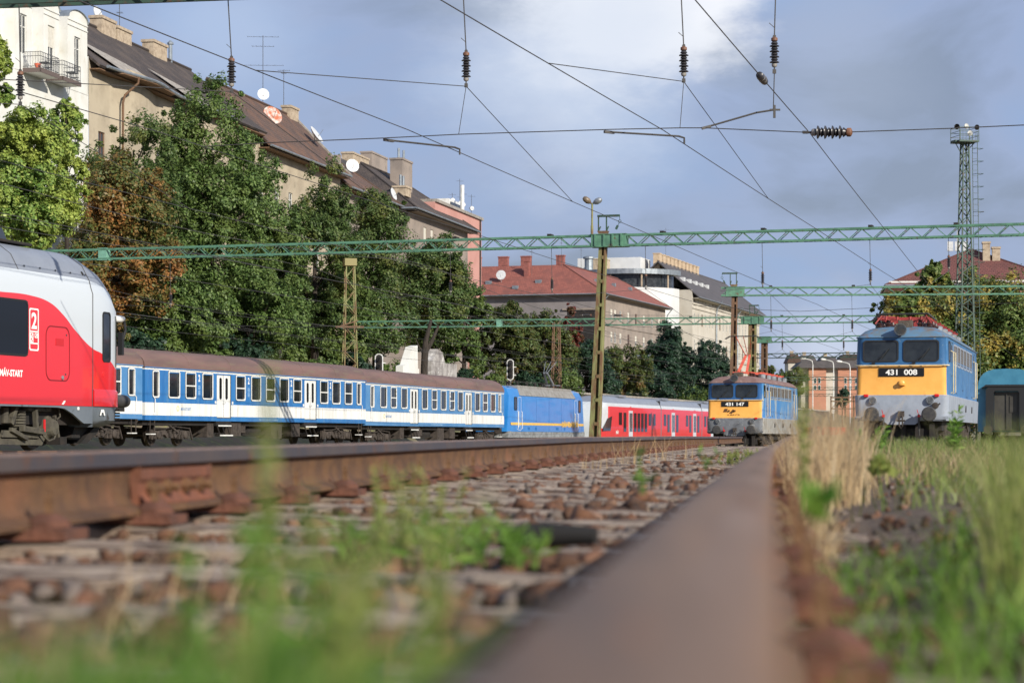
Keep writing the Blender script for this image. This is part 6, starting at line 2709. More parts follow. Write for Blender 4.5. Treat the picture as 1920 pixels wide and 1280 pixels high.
for cx in (row_pt(66), row_pt(116)):
    tb_.box(cx - .35, cx + .35, -.9, -.4, zmid + .75, zmid + .79)
    for sx in (-.3, .3):
        for sy in (-.85, -.45):
            tb_.bar((cx + sx, sy, zmid + .16), (cx + sx * .7, sy, zmid + .75), .025)
    tb_.bar((cx + .55, -.8, zmid + .16), (cx + .5, -.8, zmid + 1.0), .025)
    tb_.bar((cx + .55, -.4, zmid + .16), (cx + .5, -.4, zmid + 1.0), .025)
    tb_.box(cx + .35, cx + .62, -.85, -.4, zmid + .55, zmid + .58)
tb_.build('balcony_furniture', m_iron, H)['kind'] = 'stuff'
gable_roof(H, -34, -.2, 1.5, 11, zt - .9, zt + 2.6, m_troof2, over=.1, gut=False)

# beige house with the wavy gutter
H = house('beige apartment house with dark tiled roof and a curved gutter', .05)
e_end = 33.0
zE = 24.2
w_b = [(row_pt(190), 17.6, 1.1, 2.0, 'b'), (row_pt(228), 17.6, 1.2, 2.0, 's'), (row_pt(270), 17.6, 1.2, 2.0), (row_pt(300), 17.6, 1.2, 2.0), (row_pt(340), 17.6, 1.2, 2.0), (row_pt(375), 17.6, 1.2, 2.0)]
w_b += [(w[0], 13.6, w[2], w[3]) for w in w_b]
wall_side(H, 0, e_end, 3, zE, 0, w_b, m_bwall, .13)
gable_roof(H, 0, e_end, 0, 10, zE, 28.6, m_troof1, over=.8, yr=5.5, gut=False, over_end=.0)
q = MB()                                             # shallow curved bay under the eaves and its gutter
pts, x0, x1 = [], row_pt(205), row_pt(292)
for k in range(15):
    f = k / 14
    pts.append((x0 + (x1 - x0) * f, -.55 * math.sin(PI * f) ** 1.3))
q.prism(pts + [(x1, .02), (x0, .02)], lambda a, b, w: Vector((a, b, 3 + (zE - 3.05) * w)))
q.build('curved_bay', m_bwall, H, smooth=30)
q = MB()
sag = [(row_pt(px), -.9 - .75 * math.exp(-((px - 250) / 40) ** 2), zE - .62) for px in range(176, 316, 7)]
q.tube(sag, .11, 8)
q.tube([(row_pt(px), -.9, zE - .62) for px in range(309, 425, 9)], .11, 8)
x = row_pt(222)
q.tube([(x, -1.4, zE - .7), (x, -1.35, zE - 1.1), (x - .4, -.6, zE - 1.9), (x - .5, -.5, zE - 2.4), (x - .5, -.5, 3)], .08, 8, 1)
q.build('gutter', [m_zinc, m_mast_rust], H)
q = MB()
q.prism([(row_pt(188), 0), (row_pt(200), -1.2), (row_pt(250), -1.65), (row_pt(296), -1.2), (row_pt(310), 0)], lambda a, b, w: Vector((a, b, zE - .80 + .07 * w)))
q.build('eaves_soffit', m_soffit, H)
q = MB()
for pa, pb, k in ((205, 270, .75), (338, 385, .75)):
    a, b = row_pt(pa), row_pt(pb)
    q.face([(a, -.95, zE - .53), (b, -.95, zE - .53), (b - .3, .5, zE + .56), (a - 2.2, 1.6, zE + 1.45)])
q.build('roof_flashing', m_concrete, H, split=True)
for px0, px1, dz in ((178, 206, .9), (208, 236, .7), (276, 303, .9)):
    a, b = row_pt(px0, 5.5), row_pt(px1, 5.5)
    chimney(H, (a + b) / 2, 5.5, 27.6, 28.6 + dz, (b - a) * .95, .9)
q = MB()
a = row_pt(319, 5.5)
q.tube([(a, 5.5, 28.4), (a, 5.5, 30.0)], .16, 8)
q.lathe((a, 5.5, 29.9), (0, 0, 1), [(0, .26), (.1, .26), (.3, .05)], 8)
q.build('flue_pipe', m_zinc, H)
antenna(row_world(row_pt(224, 5.6), 5.6, 28.9), 3.6, 'thin tall aerial on the beige house', ((.85, .25), (.7, .3), (.45, .2)))
dish(row_world(row_pt(180, 5.7), 5.7, 29.1), .5, 'small pale dish behind the first chimney of the beige house', pole=.6)

# brown-roofed house behind the tall tree
H = house('grey apartment house with a big brown tiled roof and two dishes', 33.2)
off = -33.2
e0, e1 = 33.2 + off, 55.2 + off
zE = 23.7
w_c = [(row_pt(px) + off, zz, 1.1, 1.9) for px in (490, 520, 545, 570, 595) for zz in (17.9, 14.0)]
wall_side(H, e0, e1, 3, zE, 0, w_c, m_bwall, .13)
wall_end(H, 0, 9, 3, zE, e0 + .02, [], m_bwall)
gable_roof(H, e0, e1, 0, 9, zE, 27.9, m_troof2, over=1.0, yr=4.2, over_end=.0)
q = MB()
q.face([(e1, 0, zE - 1), (e1, 9, zE - 1), (e1, 4.2, 27.8)])
q.build('gable_wall', m_bwall, H)
q = MB()
q.bar((e1 - .02, -1.0, zE - .95), (e1 - .02, 4.2, 28.05), .3, .14)
q.build('verge_tiles', m_concrete, H)
for px0, px1 in ((533, 555), ):
    a, b = row_pt(px0, 4.2) + off, row_pt(px1, 4.2) + off
    chimney(H, (a + b) / 2, 4.2, 27.2, 28.7, abs(b - a) * .7, .8)
dish(row_world(row_pt(509, 2.6), 2.6, row_z(509, 228, 2.6) - .2), .85, 'rust stained dish on the big brown roof', m_dishrust, d=(.5, -.75, .45), pole=.6)
dish(row_world(row_pt(590, 1.4), 1.4, row_z(590, 266, 1.4) - .1), .85, 'large grey dish near the eaves of the big brown roof', d=(.85, -.2, .6), pole=.6)
antenna(row_world(row_pt(493, 4.5), 4.5, 28.8), 5.0, 'tall aerial with cross arms above the tallest tree', ((.98, 1.3), (.82, .9), (.5, 1.7)))
antenna(row_world(row_pt(532, 4.5), 4.5, 28.8), 3.0, 'short aerial right of the tall one', ((.98, .5), (.9, .2)))
dish(row_world(row_pt(493, 4.4), 4.4, row_z(493, 178, 4.4) - .5), .5, 'small white dish on the tall aerial', d=(.3, -.9, .2), pole=.5)

# lower house with hipped roof
H = house('lower house with a hipped brown roof and chimney terrace', 55.4)
off = -55.4
e0, e1 = 0, 16.0
zE = 22.6
wall_side(H, e0, e1, 3, zE, 0, [(row_pt(px) + off, 17.4, 1.1, 1.9) for px in (655, 680, 704)], m_gwall, .13)
gable_roof(H, e0, e1, 0, 10, zE, 26.6, m_troof2, over=1.0, hip1=7.5, over_end=0)
wall_end(H, 0, 10, 3, zE + 2, e0 + .01, [], m_gwall)
dish(row_world(row_pt(660, 2.0), 2.0, row_z(660, 322, 2.0) - .4), .62, 'white dish standing upright on the lower brown roof', d=(.35, -.9, .25), pole=.9)
# corner house with the tall chimney
H = house('corner house with a hipped dark roof and tall grey chimneys', 78)
off = -78
L_ = row_pt(877) + off
zE = 22.9
wall_side(H, 0, L_, 3, zE, 0, [(row_pt(797) + off, 18.6, 1.15, 2.3, 's'), (row_pt(810) + off, 18.6, 1.15, 2.3, 's'), (row_pt(797) + off, 14.4, 1.15, 2.2), (row_pt(810) + off, 14.4, 1.15, 2.2), (row_pt(838) + off, 14.4, 1.1, 2.0), (row_pt(858) + off, 14.4, 1.1, 2.0)], m_gwall, .13)
wall_end(H, 0, 13, 3, zE, 0, [(3, 17.6, 1.1, 2.0), (7, 17.6, 1.1, 2.0)], m_gwall)
q = MB()
q.face([(L_, 0, 3), (L_, 13, 3), (L_, 13, zE), (L_, 0, zE)])
q.build('far_wall', m_gwall, H)
gable_roof(H, 0, L_, 0, 13, zE, 27.4, m_troof1, over=1.1, hip0=6.0, hip1=5.0, soffit=m_gwall)
for px0, px1, yt, yb, off2, m, pots in ((735, 769, 300, 346, 4.0, m_gwall, 2), (744, 763, 350, 372, 1.2, m_brickch, 2)):
    a, b = row_pt(px0, off2) + off, row_pt(px1, off2) + off
    chimney(H, (a + b) / 2, off2, 23.5, row_z((px0 + px1) / 2, yt, off2), max(.8, (b - a) * .55), 1.3, m, pots)
dish(row_world(row_pt(735, .8), .8, row_z(735, 365, .8) - .7), .62, 'pale dish on the eaves of the corner house', d=(.9, -.3, .3), pole=.7)
# rear terrace with three chimney blocks
H = house('flat roofed rear block carrying two broad chimneys', 70, 'rear_block')
off = -70
o2 = 9
q = MB()
a, b = row_pt(640, o2) + off, row_pt(735, o2) + off
q.box(a, b, o2, o2 + 8, 3, row_z(690, 318, o2))
q.build('wall', m_slate, H)
for px0, px1, yt, m in ((649, 683, 291, m_brickch), (685, 718, 290, m_gwall)):
    a, b = row_pt(px0, o2 + 1) + off, row_pt(px1, o2 + 1) + off
    chimney(H, (a + b) / 2, o2 + 1, 20, row_z((px0 + px1) / 2, yt, o2 + 1), (b - a) * .9, 1.2, m)
# pink tower block
H = house('pink rendered tower block with roof aerials', row_pt(884), 'tower_block')
s0_ = row_pt(884)
zt = row_z(900, 409)
Lp = row_pt(911) - s0_
q = MB()
q.box(-14, Lp, .5, 14, 3, zt)
q.box(-14, Lp + .2, .3, 14.2, zt, zt + .3, 1)
q.build('wall', [m_pwall, m_concrete], H)
q = MB()
q.box(-2, Lp - 3, 2, 8, zt + .3, zt + 1.6)
q.box(-1.5, Lp - 3.4, 1.9, 2, zt + .5, zt + 1.3, 1)
q.build('roof_hut', [m_white, m_wpane], H)
q = MB()
x = Lp - 3
q.tube([(x - 4, 1.0, zt), (x - 4, 1.0, zt + 3.2)], .22, 8)
q.tube([(Lp - .9, .44, 3), (Lp - .9, .44, zt)], .1, 6, 1)
q.build('flue_pipe', [m_white, m_black], H)
for k, px in enumerate((848, 862, 868, 884)):
    t = antenna(row_world(row_pt(px, 4), 4, zt), (3.2, 5.2, 3.8, 4.0)[k], ('white aerial left of the pink tower roof hut', 'tallest white aerial over the corner house roof', 'white aerial beside the tallest one', 'white aerial with round drums on the pink tower')[k], ((.95, .4), (.6, .3)))
    for zz in (.5, .8):
        q = MB()
        q.lathe((0, 0, 3 * zz), (.4, -.9, 0), [(0, .25), (.2, .25)], 10)
        q.build('drum', m_dish, t)

# red-roofed block, seen corner on
sR = .315
CR = at(1127, 537, 364.0)
HR = thing('apartment_building', (CR.x, CR.y, 0), sR, 'grey block with a broad red tiled hipped roof behind the mast', 'building', 'blocks beyond the end of the trees')
zE = CR.z - .5
LR = 43.5
fw = 22.0
wr = [(row_ / 1.0, zz, 1.25, 1.75, st_) for zz, st in ((zE - 4.5, 'sswsbsws'), (zE - 8.2, 'swsbssws')) for row_, st_ in zip((6.5, 8.8, 12.2, 17.4, 22.4, 28.0, 33.8, 39.0), st)]
wall_side(HR, 0, LR, 2, zE, 0, wr, m_gwall, .1)
q = MB()
q.box(0, LR, -.12, -.003, zE - 5.6, zE - 5.4)
q.build('string_course', m_gwall, HR)
wl = [(4.2, zE - 4.8, 2.6, 3.0), ]
wall_end(HR, 0, fw, 2, zE, 0, [(15, zE - 5, 1.2, 1.7), (18.5, zE - 5, 1.2, 1.7)], mat('grey_render_shaded', s(132, 126, 126), s(120, 114, 114), .3, rough=.9))  # darker copy of the grey render: this face's shade is painted in
q = MB()
q.box(-.3, -.01, .6, 6.4, zE - 3.2, zE - 2.9)
q.box(-.05, -.012, 1.0, 5.6, zE - 8, zE - 3.4, 1)
q.build('loggia', [m_gwall, m_black], HR)
gable_roof(HR, 0, LR, 0, fw, zE, zE + 4.6, m_troof3, over=1.1, hip0=6.0, hip1=3.0, yr=8.0, soffit=m_gwall, over_end=1)
# the roof of the left wing continues away along the end wall
q = MB()
zz = zE - .6
roof_face(q, [(-1.0, 27, zz), (-1.0, 6, zz), (6.0, 8.0, zE + 4.6), (6.0, 27, zE + 4.6)])
roof_face(q, [(13, 6, zz), (13, 27, zz), (6.0, 27, zE + 4.6), (6.0, 8.0, zE + 4.6)])
o = q.build('wing_roof', m_troof3, HR)
wall_end(HR, fw, 27, 2, zE, 0, [], MATS['grey_render_shaded'], name='wing_wall')
for yy, w in ((8.6, 1.3), (14.5, 1.6), (18.4, 1.6), (23, 1.3)):
    chimney(HR, 6.4, yy, zE + 3.4, zE + 6.2, .9, w, mat('red_chimney', s(150, 92, 82), s(128, 80, 72), 2))
chimney(HR, 3.6, 13.5, zE + 1.6, zE + 5.2, .8, .8, mat('red_chimney', s(150, 92, 82)))
for a, b, c in ((1.6, 19.5, 1.55), (1.6, 11.0, 1.55), (.2, 14.5, .6)):
    q = MB()
    q.box(a, a + .5, b - .5, b + .5, zE + c - .2, zE + c + .35)
    q.build('skylight', m_zinc, HR)
for x in (9, 20, 31):
    q = MB()
    q.box(x, x + .6, 3.0, 3.6, zE + 1.8, zE + 2.4)
    q.build('skylight', m_zinc, HR)
for (x, y) in ((0, -.15), (LR, -.1)):
    q = MB()
    q.tube([(x + .9, -1.1, zE - .7), (x + .5, -.3, zE - 1.8), (x + .4, -.15, zE - 2.5), (x + .4, -.15, 2)], .09, 6)
    q.build('downpipe', m_zinc, HR)
P = HR.matrix_basis @ Vector((2, 17.4, zE + 2.0))
dish(P, .8, 'white dish low on the left part of the red roof', d=(-.2, -1, .2))
for k, (a, b, hh) in enumerate(((2.5, 21.5, 4.5), (3, 12.5, 4.5), (5.5, 8.2, 5), (6, 5, 3.2))):
    P = HR.matrix_basis @ Vector((a, b, zE + 1.8 + a * .42))
    antenna(P, hh, ('leftmost', 'second', 'third', 'rightmost')[k] + ' thin aerial on the red roof', ((.98, 1.2), (.8, .3)))

# white modern block with the rounded terrace
P = at(1243, 560, 412)
HM = thing('apartment_building', (P.x - 4, P.y, 0), .30, 'white modern block with a rounded roof terrace', 'building', 'blocks beyond the end of the trees')
k = 412 / FPX
z = lambda y: (HY - y) * k
q = MB()
q.box(0, 30, -2.2, 12, 2, z(574), 0)
q.box(3, 26, -3.4, 8, 2, z(577), 0)
q.box(14, 26, -3.2, 6, z(577), z(532), 0)
q.box(8, 16, 2, 14, z(560), z(475), 0)
q.box(12, 28, -3.05, 3, z(548), z(507), 0)
q.build('wall', m_modern, HM)
q = MB()
n = 18
pl = [(4 + 9.5 * math.cos(PI * 1.5 - PI * kk / n * .9), 3 + 9.5 * math.sin(PI * 1.5 - PI * kk / n * .9)) for kk in range(n + 1)] + [(16, 12)]
q.prism(pl, lambda a, b, w: Vector((a, b, z(516) + w * .9)), 0)
q.build('terrace_roof', m_zinc, HM)
q = MB()
q.prism([(4 + (a - 4) * .86, 3 + (b - 3) * .86) for a, b in pl], lambda a, b, w: Vector((a, b, z(541) + w * (z(517) - z(541)))), 0)
q.build('terrace_glazing', m_wpane, HM)
q = MB()
q.prism([(4 + (a - 4) * .97, 3 + (b - 3) * .97) for a, b in pl], lambda a, b, w: Vector((a, b, 2 + w * (z(541) - 2))), 0)
q.build('terrace_wall', m_modern, HM)
q = MB()
for kk in range(4):
    a, b = pl[3 + kk * 4]
    q.tube([(4 + (a - 4) * .95, 3 + (b - 3) * .95, z(545)), (4 + (a - 4) * .95, 3 + (b - 3) * .95, z(515))], .15, 6)
q.build('terrace_post', m_brickch, HM, split=True)
chimney(HM, 5, 9, z(520), z(480), 3.5, 3.0, m_brickch)
q = MB()
q.tube([(1, 10, z(510)), (1, 10, z(482))], .8, 10)
q.lathe((1, 10, z(482)), (0, 0, 1), [(0, 1.1), (.3, 1.1), (.6, .2)], 10)
q.build('vent', m_zinc, HM)
for x, zz, w, h in ((15.5, 560, 1.0, 2.6), (18.5, 600, 1.0, 3.6), (21, 600, 1.0, 3.6), (15.5, 525, 1.0, 1.5), (18.5, 640, 1.0, 3), (22, 640, 1, 3), (6, 622, 1.2, 2), (10, 622, 1.2, 2)):
    window(HM, w, h, x, -3.44 if zz > 578 else -3.24, z(zz), 'w')
q = MB()
for kk in range(8):
    q.bar((16.6 + kk * .6, -4.6, z(596)), (16.6 + kk * .6, -4.6, z(582)), .05)
q.bar((16.6, -4.6, z(582)), (20.8, -4.6, z(582)), .08)
q.box(16.4, 21, -4.7, -3.4, z(598), z(596))
q.build('balcony', m_zinc, HM)

# long pale block
P = at(1298, 545, 419)
HL = thing('apartment_building', (P.x, P.y, 0), .295, 'long cream block with a slate roof and a row of chimneys', 'building', 'blocks beyond the end of the trees')
zE = P.z
LL = 69.0
wl = []
for r_, (zz, h, w) in enumerate(((zE - 1.9, .9, .9), (zE - 6.2, 2.3, 1.1), (zE - 11.2, 2.3, 1.1), (zE - 15.6, 2.2, 1.1), (zE - 20, 2.2, 1.1))):
    for c in range(20):
        wl.append((2.2 + c * 3.42, zz, w, h, 'w' if (c * 7 + r_) % 5 else 'b'))
wall_side(HL, 0, LL, 2, zE, 0, wl, m_cwall, .1, sill=False)
q = MB()
for zz in (zE - 2.4, zE - 12, zE - 3.2):
    q.box(0, LL, -.18, -.003, zz, zz + .25)
q.build('string_course', m_cwall, HL, split=True)
wall_end(HL, 0, 13, 2, zE + .2, 0, [], m_cwall)
gable_roof(HL, 0, LL, 0, 13, zE, zE + 5.6, m_slate, over=1.3, hip1=5, soffit=m_cwall, over_end=0)
for k_ in range(11):
    chimney(HL, 2 + k_ * 3.4, 7, zE + 4.4, zE + 7.2, 1.9, 1.2, mat('cream_chimney', s(198, 176, 146), s(176, 152, 124), 1.5))
for k_ in range(5):
    q = MB()
    x = 3 + k_ * 5.5
    q.box(x, x + 1.4, 2.2, 3.0, zE + 2.0, zE + 2.75)
    q.build('skylight', m_dish, HL)
for x in (21.5, 43):
    q = MB()
    q.tube([(x, -1.4, zE - .8), (x, -.4, zE - 2.2), (x, -.25, zE - 3.2), (x, -.25, 2)], .16, 6)
    q.build('downpipe', m_zinc, HL)
q = MB()
antenna(HL.matrix_basis @ Vector((9, 7, zE + 5.5)), 7, 'aerial above the long cream block', ((.95, 1.4), (.8, 1.0)))

# house at the right behind the yellow tree
P = at(1672, 527, 235)
HJ = thing('apartment_building', (P.x, P.y, 0), rotz=-.13, label='pink house with a maroon hipped roof behind the yellow tree', cat='building')
zE = P.z
wall_side(HJ, 0, 17.5, 1, zE, 0, [(1.6 + 2.6 * c, zz, 1.0, 1.7) for c in range(6) for zz in (zE - 4.2, zE - 8, zE - 11.8)], m_pwall, .25)
q = MB()
for x in (0, 17.5):
    q.face([(x, 0, 1), (x, 12, 1), (x, 12, zE), (x, 0, zE)])
q.build('end_wall', m_pwall, HJ, split=True)
q = MB()
q.box(-.3, 17.8, -.35, 0, zE - .45, zE - .02)
q.build('cornice', m_wwall, HJ)
gable_roof(HJ, 0, 17.5, 0, 12, zE, zE + 3.6, m_troof4, over=.7, hip0=8.2, hip1=8.8, soffit=m_wwall)
for x, w, h in ((9.9, .75, 1.3), (10.9, .8, .75)):
    chimney(HJ, x, 4.2, zE + 2.2, zE + 3.0 + h, w, .8)
q = MB()
for k_ in range(3):
    q.box(6.0 + k_ * .75, 6.6 + k_ * .75, 5.6, 5.9, zE + 3.5, zE + 4.5)
q.tube([(7.0, 5.7, zE + 3), (7.0, 5.7, zE + 5.6)], .04, 6)
q.build('antenna_panel', m_dish, HJ)

# orange building closing the gap
P = at(1502, 750, 500)
HO = thing('station_building', (P.x, P.y, 0), rotz=0, label='orange and beige building under dark roofs closing the gap', cat='building')
k = 500 / FPX
z = lambda y: (HY - y) * k
q = MB()
for a, b, m, yy in ((0, 14, 1, 0), (13.5, 46, 0, -.8), (45.5, 69, 1, .0), (68.5, 120, 0, -.8)):
    q.box(a * k, b * k * 1.0, yy, 9, -2, z(689 if m else 690), m)
q.build('wall', [m_owall, m_cwall], HO)
for x in (23, 31, 80, 89, 100, 108):
    for y0_, y1_ in ((731, 722), (719, 708)):
        q = MB()
        q.box(x * k, (x + 5) * k, -.88, -.82, z(y0_), z(y1_))
        f_ = q.build('window', m_wframe, HO)
        q = MB()
        q.box((x + .6) * k, (x + 4.4) * k, -.92, -.885, z(y0_) + .1, z(y1_) - .1)
        q.build('pane', mat('green_glass', s(38, 60, 56), None, rough=.15), f_)
q = MB()
q.prism([(-1.5, z(690)), (15, z(690)), (13.5, z(676)), (0, z(678))], lambda a, b, w: Vector((a, -1.6 + 10 * w, b)))
q.build('roof', m_slate, HO)
for i, (a, b, y0_, d, m) in enumerate(((1478, 1500, 664, 620, m_troof2), (1496, 1532, 666, 640, m_slate), (1536, 1572, 668, 600, m_slate), (1572, 1622, 664, 660, m_troof1), (1604, 1660, 672, 560, m_cwall))):
    P, P2 = at(a, 700, d), at(b, 700, d)
    t = thing('distant_house', (P.x, d, 0), rotz=0, label=('small brown roofed', 'slate roofed', 'grey roofed', 'dark tiled', 'cream walled')[i] + ' distant house above the orange building', cat='building', group='distant houses over the gap')
    w = P2.x - P.x
    zt_ = (HY - y0_) / FPX * d
    q = MB()
    q.box(0, w, 0, 8, -2, zt_ - 2.2)
    q.build('wall', m_cwall, t)
    q = MB()
    q.prism([(-.4, zt_ - 2.3), (w + .4, zt_ - 2.3), (w * .8, zt_), (w * .2, zt_)], lambda aa, bb, ww: Vector((aa, -.4 + 8.8 * ww, bb)))
    q.build('roof', m, t)
    chimney(t, w * .4, 3, zt_ - .6, zt_ + 1.0, .9, .7)

# whitewashed stair walls by the tree trunk
P = at(772, 700, 152)
ws = thing('stair_wall', (P.x, P.y, 0), .3, 'white washed stepped stair wall beside the dark tree trunk', 'wall')
k = 152 / FPX
z = lambda y: (HY - y) * k
q = MB()
q.prism([(-1.1, 1), (.95, 1), (.95, z(690)), (.8, z(690)), (.75, z(646)), (.1, z(650)), (-.35, z(672)), (-.6, z(684)), (-1.1, z(687))], lambda a, b, w: Vector((a * 1.6, w * .5, b)))
q.build('stair_parapet', m_wwall, ws)
P = at(828, 700, 158)
ws = thing('retaining_wall', (P.x, P.y, 0), .3, 'stained grey retaining wall right of the dark tree trunk', 'wall')
k = 158 / FPX
z = lambda y: (HY - y) * k
q = MB()
q.prism([(-2.2, .5), (3.4, .5), (3.4, z(680)), (.8, z(680)), (.2, z(660)), (-.9, z(655)), (-1.3, z(668)), (-2.2, z(678))], lambda a, b, w: Vector((a, w * .6, b)))
q.build('wall_face', mat('stained_concrete', s(164, 160, 156), s(112, 106, 104), 1.0, rough=.95, bump=.5, bscale=6, c3=s(206, 204, 200), scale3=1.6), ws)
# long dark retaining wall at the foot of the slope
rw = thing('retaining_wall', (at(900, 800, 190).x, 190, 0), .30, 'long dark stone retaining wall below the dark trees', 'wall')
q = MB()
q.box(0, 190, 0, .8, -1, 4.2)
q.build('wall_face', mat('dark_stone_wall', s(84, 76, 70), s(60, 56, 52), .8, rough=.95, bump=.8, bscale=3), rw)
q = MB()
q.box(0, 190, -.1, .9, 4.2, 4.4)
q.build('coping', m_concrete, rw)
# small pale villa in the bushes
P = at(1258, 690, 330)
vl = thing('villa', (P.x, P.y, 0), .3, 'small pale villa peeping out of the dark bushes', 'building')
k = 330 / FPX
wall_side(vl, -1, 6, 2, (HY - 668) * k, 0, [(1, (HY - 690) * k, .9, 1.4), (4, (HY - 690) * k, .9, 1.4)], m_cwall)
q = MB()
q.box(-1.6, 6.8, -.7, 6, (HY - 668) * k, (HY - 664.5) * k)
q.build('roof', m_zinc, vl)
# iron footbridge frame and red rail buffer in the gap
P = at(1558, 770, 300)
fb = thing('iron_platform', (P.x, P.y, ground_z(300)), rotz=0, label='rusty iron platform frame low in the gap by the near locomotive', cat='platform')
k = 300 / FPX
q = MB()
for x in (0, 1.5, 3.0, 4.4):
    q.bar((x, 0, 0), (x, 0, (HY - 745) * k + 1), .16)
for y_ in (745, 752, 766):
    q.bar((0, 0, (HY - y_) * k - ground_z(300)), (4.6, 0, (HY - y_) * k - ground_z(300)), .16)
for x in (0, 1.5, 3.0):
    q.bar((x, 0, (HY - 766) * k - ground_z(300)), (x + 1.5, 0, (HY - 746) * k - ground_z(300)), .08)
q.build('frame', m_mast_rust, fb)
P = at(1528, 793, 120)
bs = thing('buffer_stop', (P.x, P.y, ground_z(120)), rotz=.2, label='small red buffer stop standing in dry grass in the gap', cat='buffer stop')
q = MB()
q.bar((-.3, 0, 0), (-.3, 0, 1.25), .14)
q.bar((1.3, 0, 0), (1.3, 0, 1.25), .14)
q.bar((-.3, .7, 0), (-.3, 0, 1.1), .1)
q.bar((1.3, .7, 0), (1.3, 0, 1.1), .1)
q.build('post', m_black, bs)
q = MB()
q.box(-.6, 1.7, -.12, .02, .95, 1.35)
q.build('cross_beam', m_redlamp, bs)
q = MB()
q.lathe((-.1, -.12, 1.15), (0, -1, 0), [(0, .24), (.1, .24), (.1, .12), (.05, .1)], 14)
q.build('buffer', m_buffer, bs)

# ------------------------------------------------------------------ trees
m_bark = mat('bark', s(60, 52, 45), s(42, 37, 32), 4, rough=.95, bump=.8, bscale=14, stretch=(3, 3, .6))
G1_ = leaf_mat('leaves_bright', [s(98, 130, 58), s(130, 156, 70), s(80, 116, 56), s(174, 184, 100)], s(164, 176, 84), .30, .46, .60)
G2_ = leaf_mat('leaves_dark', [s(64, 86, 44), s(80, 104, 50), s(92, 116, 56), s(126, 146, 86)], s(98, 114, 56), .4, .5, .65)
G3_ = leaf_mat('leaves_olive', [s(68, 92, 46), s(86, 108, 54), s(58, 80, 42), s(118, 132, 78)], s(108, 112, 56), .4, .52, .66)
G4_ = leaf_mat('leaves_autumn', [s(142, 98, 52), s(166, 114, 62), s(118, 88, 50), s(108, 104, 54)], s(84, 98, 50), .34, .40, .56)
G5_ = leaf_mat('leaves_mixed', [s(66, 88, 44), s(84, 100, 48), s(92, 90, 46), s(56, 76, 40)], s(124, 86, 48), .22, .57, .68)
G6_ = leaf_mat('leaves_fir', [s(36, 60, 46), s(46, 70, 52), s(56, 82, 56)], None)
G7_ = leaf_mat('leaves_yellow_clusters', [s(82, 104, 48), s(100, 120, 56), s(66, 88, 44), s(130, 140, 76)], s(170, 148, 72), .6, .52, .62)
G8_ = leaf_mat('leaves_red', [s(124, 50, 40), s(104, 44, 38), s(84, 52, 36)], s(70, 64, 36), .4, .55, .65)


def leaf_quads(C, rad, n, size, up=.6, seed=0, out=None, outw=.8, aspect=.62):
    """n leaf kites scattered round clump centres C with radii rad"""
    g_ = np.random.default_rng(seed)
    k = g_.integers(0, len(C), n)
    v = g_.normal(size=(n, 3))
    v /= np.linalg.norm(v, axis=1)[:, None]
    rr = g_.random(n) ** .45
    P = C[k] + v * (rad[k] * rr)[:, None]
    nr = g_.normal(size=(n, 3)) * .6 + v * outw
    if out is not None:
        nr += out[k] * .7
    nr[:, 2] += up
    nr /= np.linalg.norm(nr, axis=1)[:, None]
    a = np.cross(nr, g_.normal(size=(n, 3)))
    a /= np.linalg.norm(a, axis=1)[:, None] + 1e-9
    b = np.cross(nr, a)
    sz = size * g_.uniform(.65, 1.3, n)[:, None]
    a *= sz
    b *= sz * aspect
    q = np.stack([P - a * .5, P + b * .5 + a * .05 - nr * sz * .08, P + a * .6, P - b * .5 + a * .05 - nr * sz * .08], 1)
    return q.reshape(-1, 3), np.arange(n * 4).reshape(-1, 4)


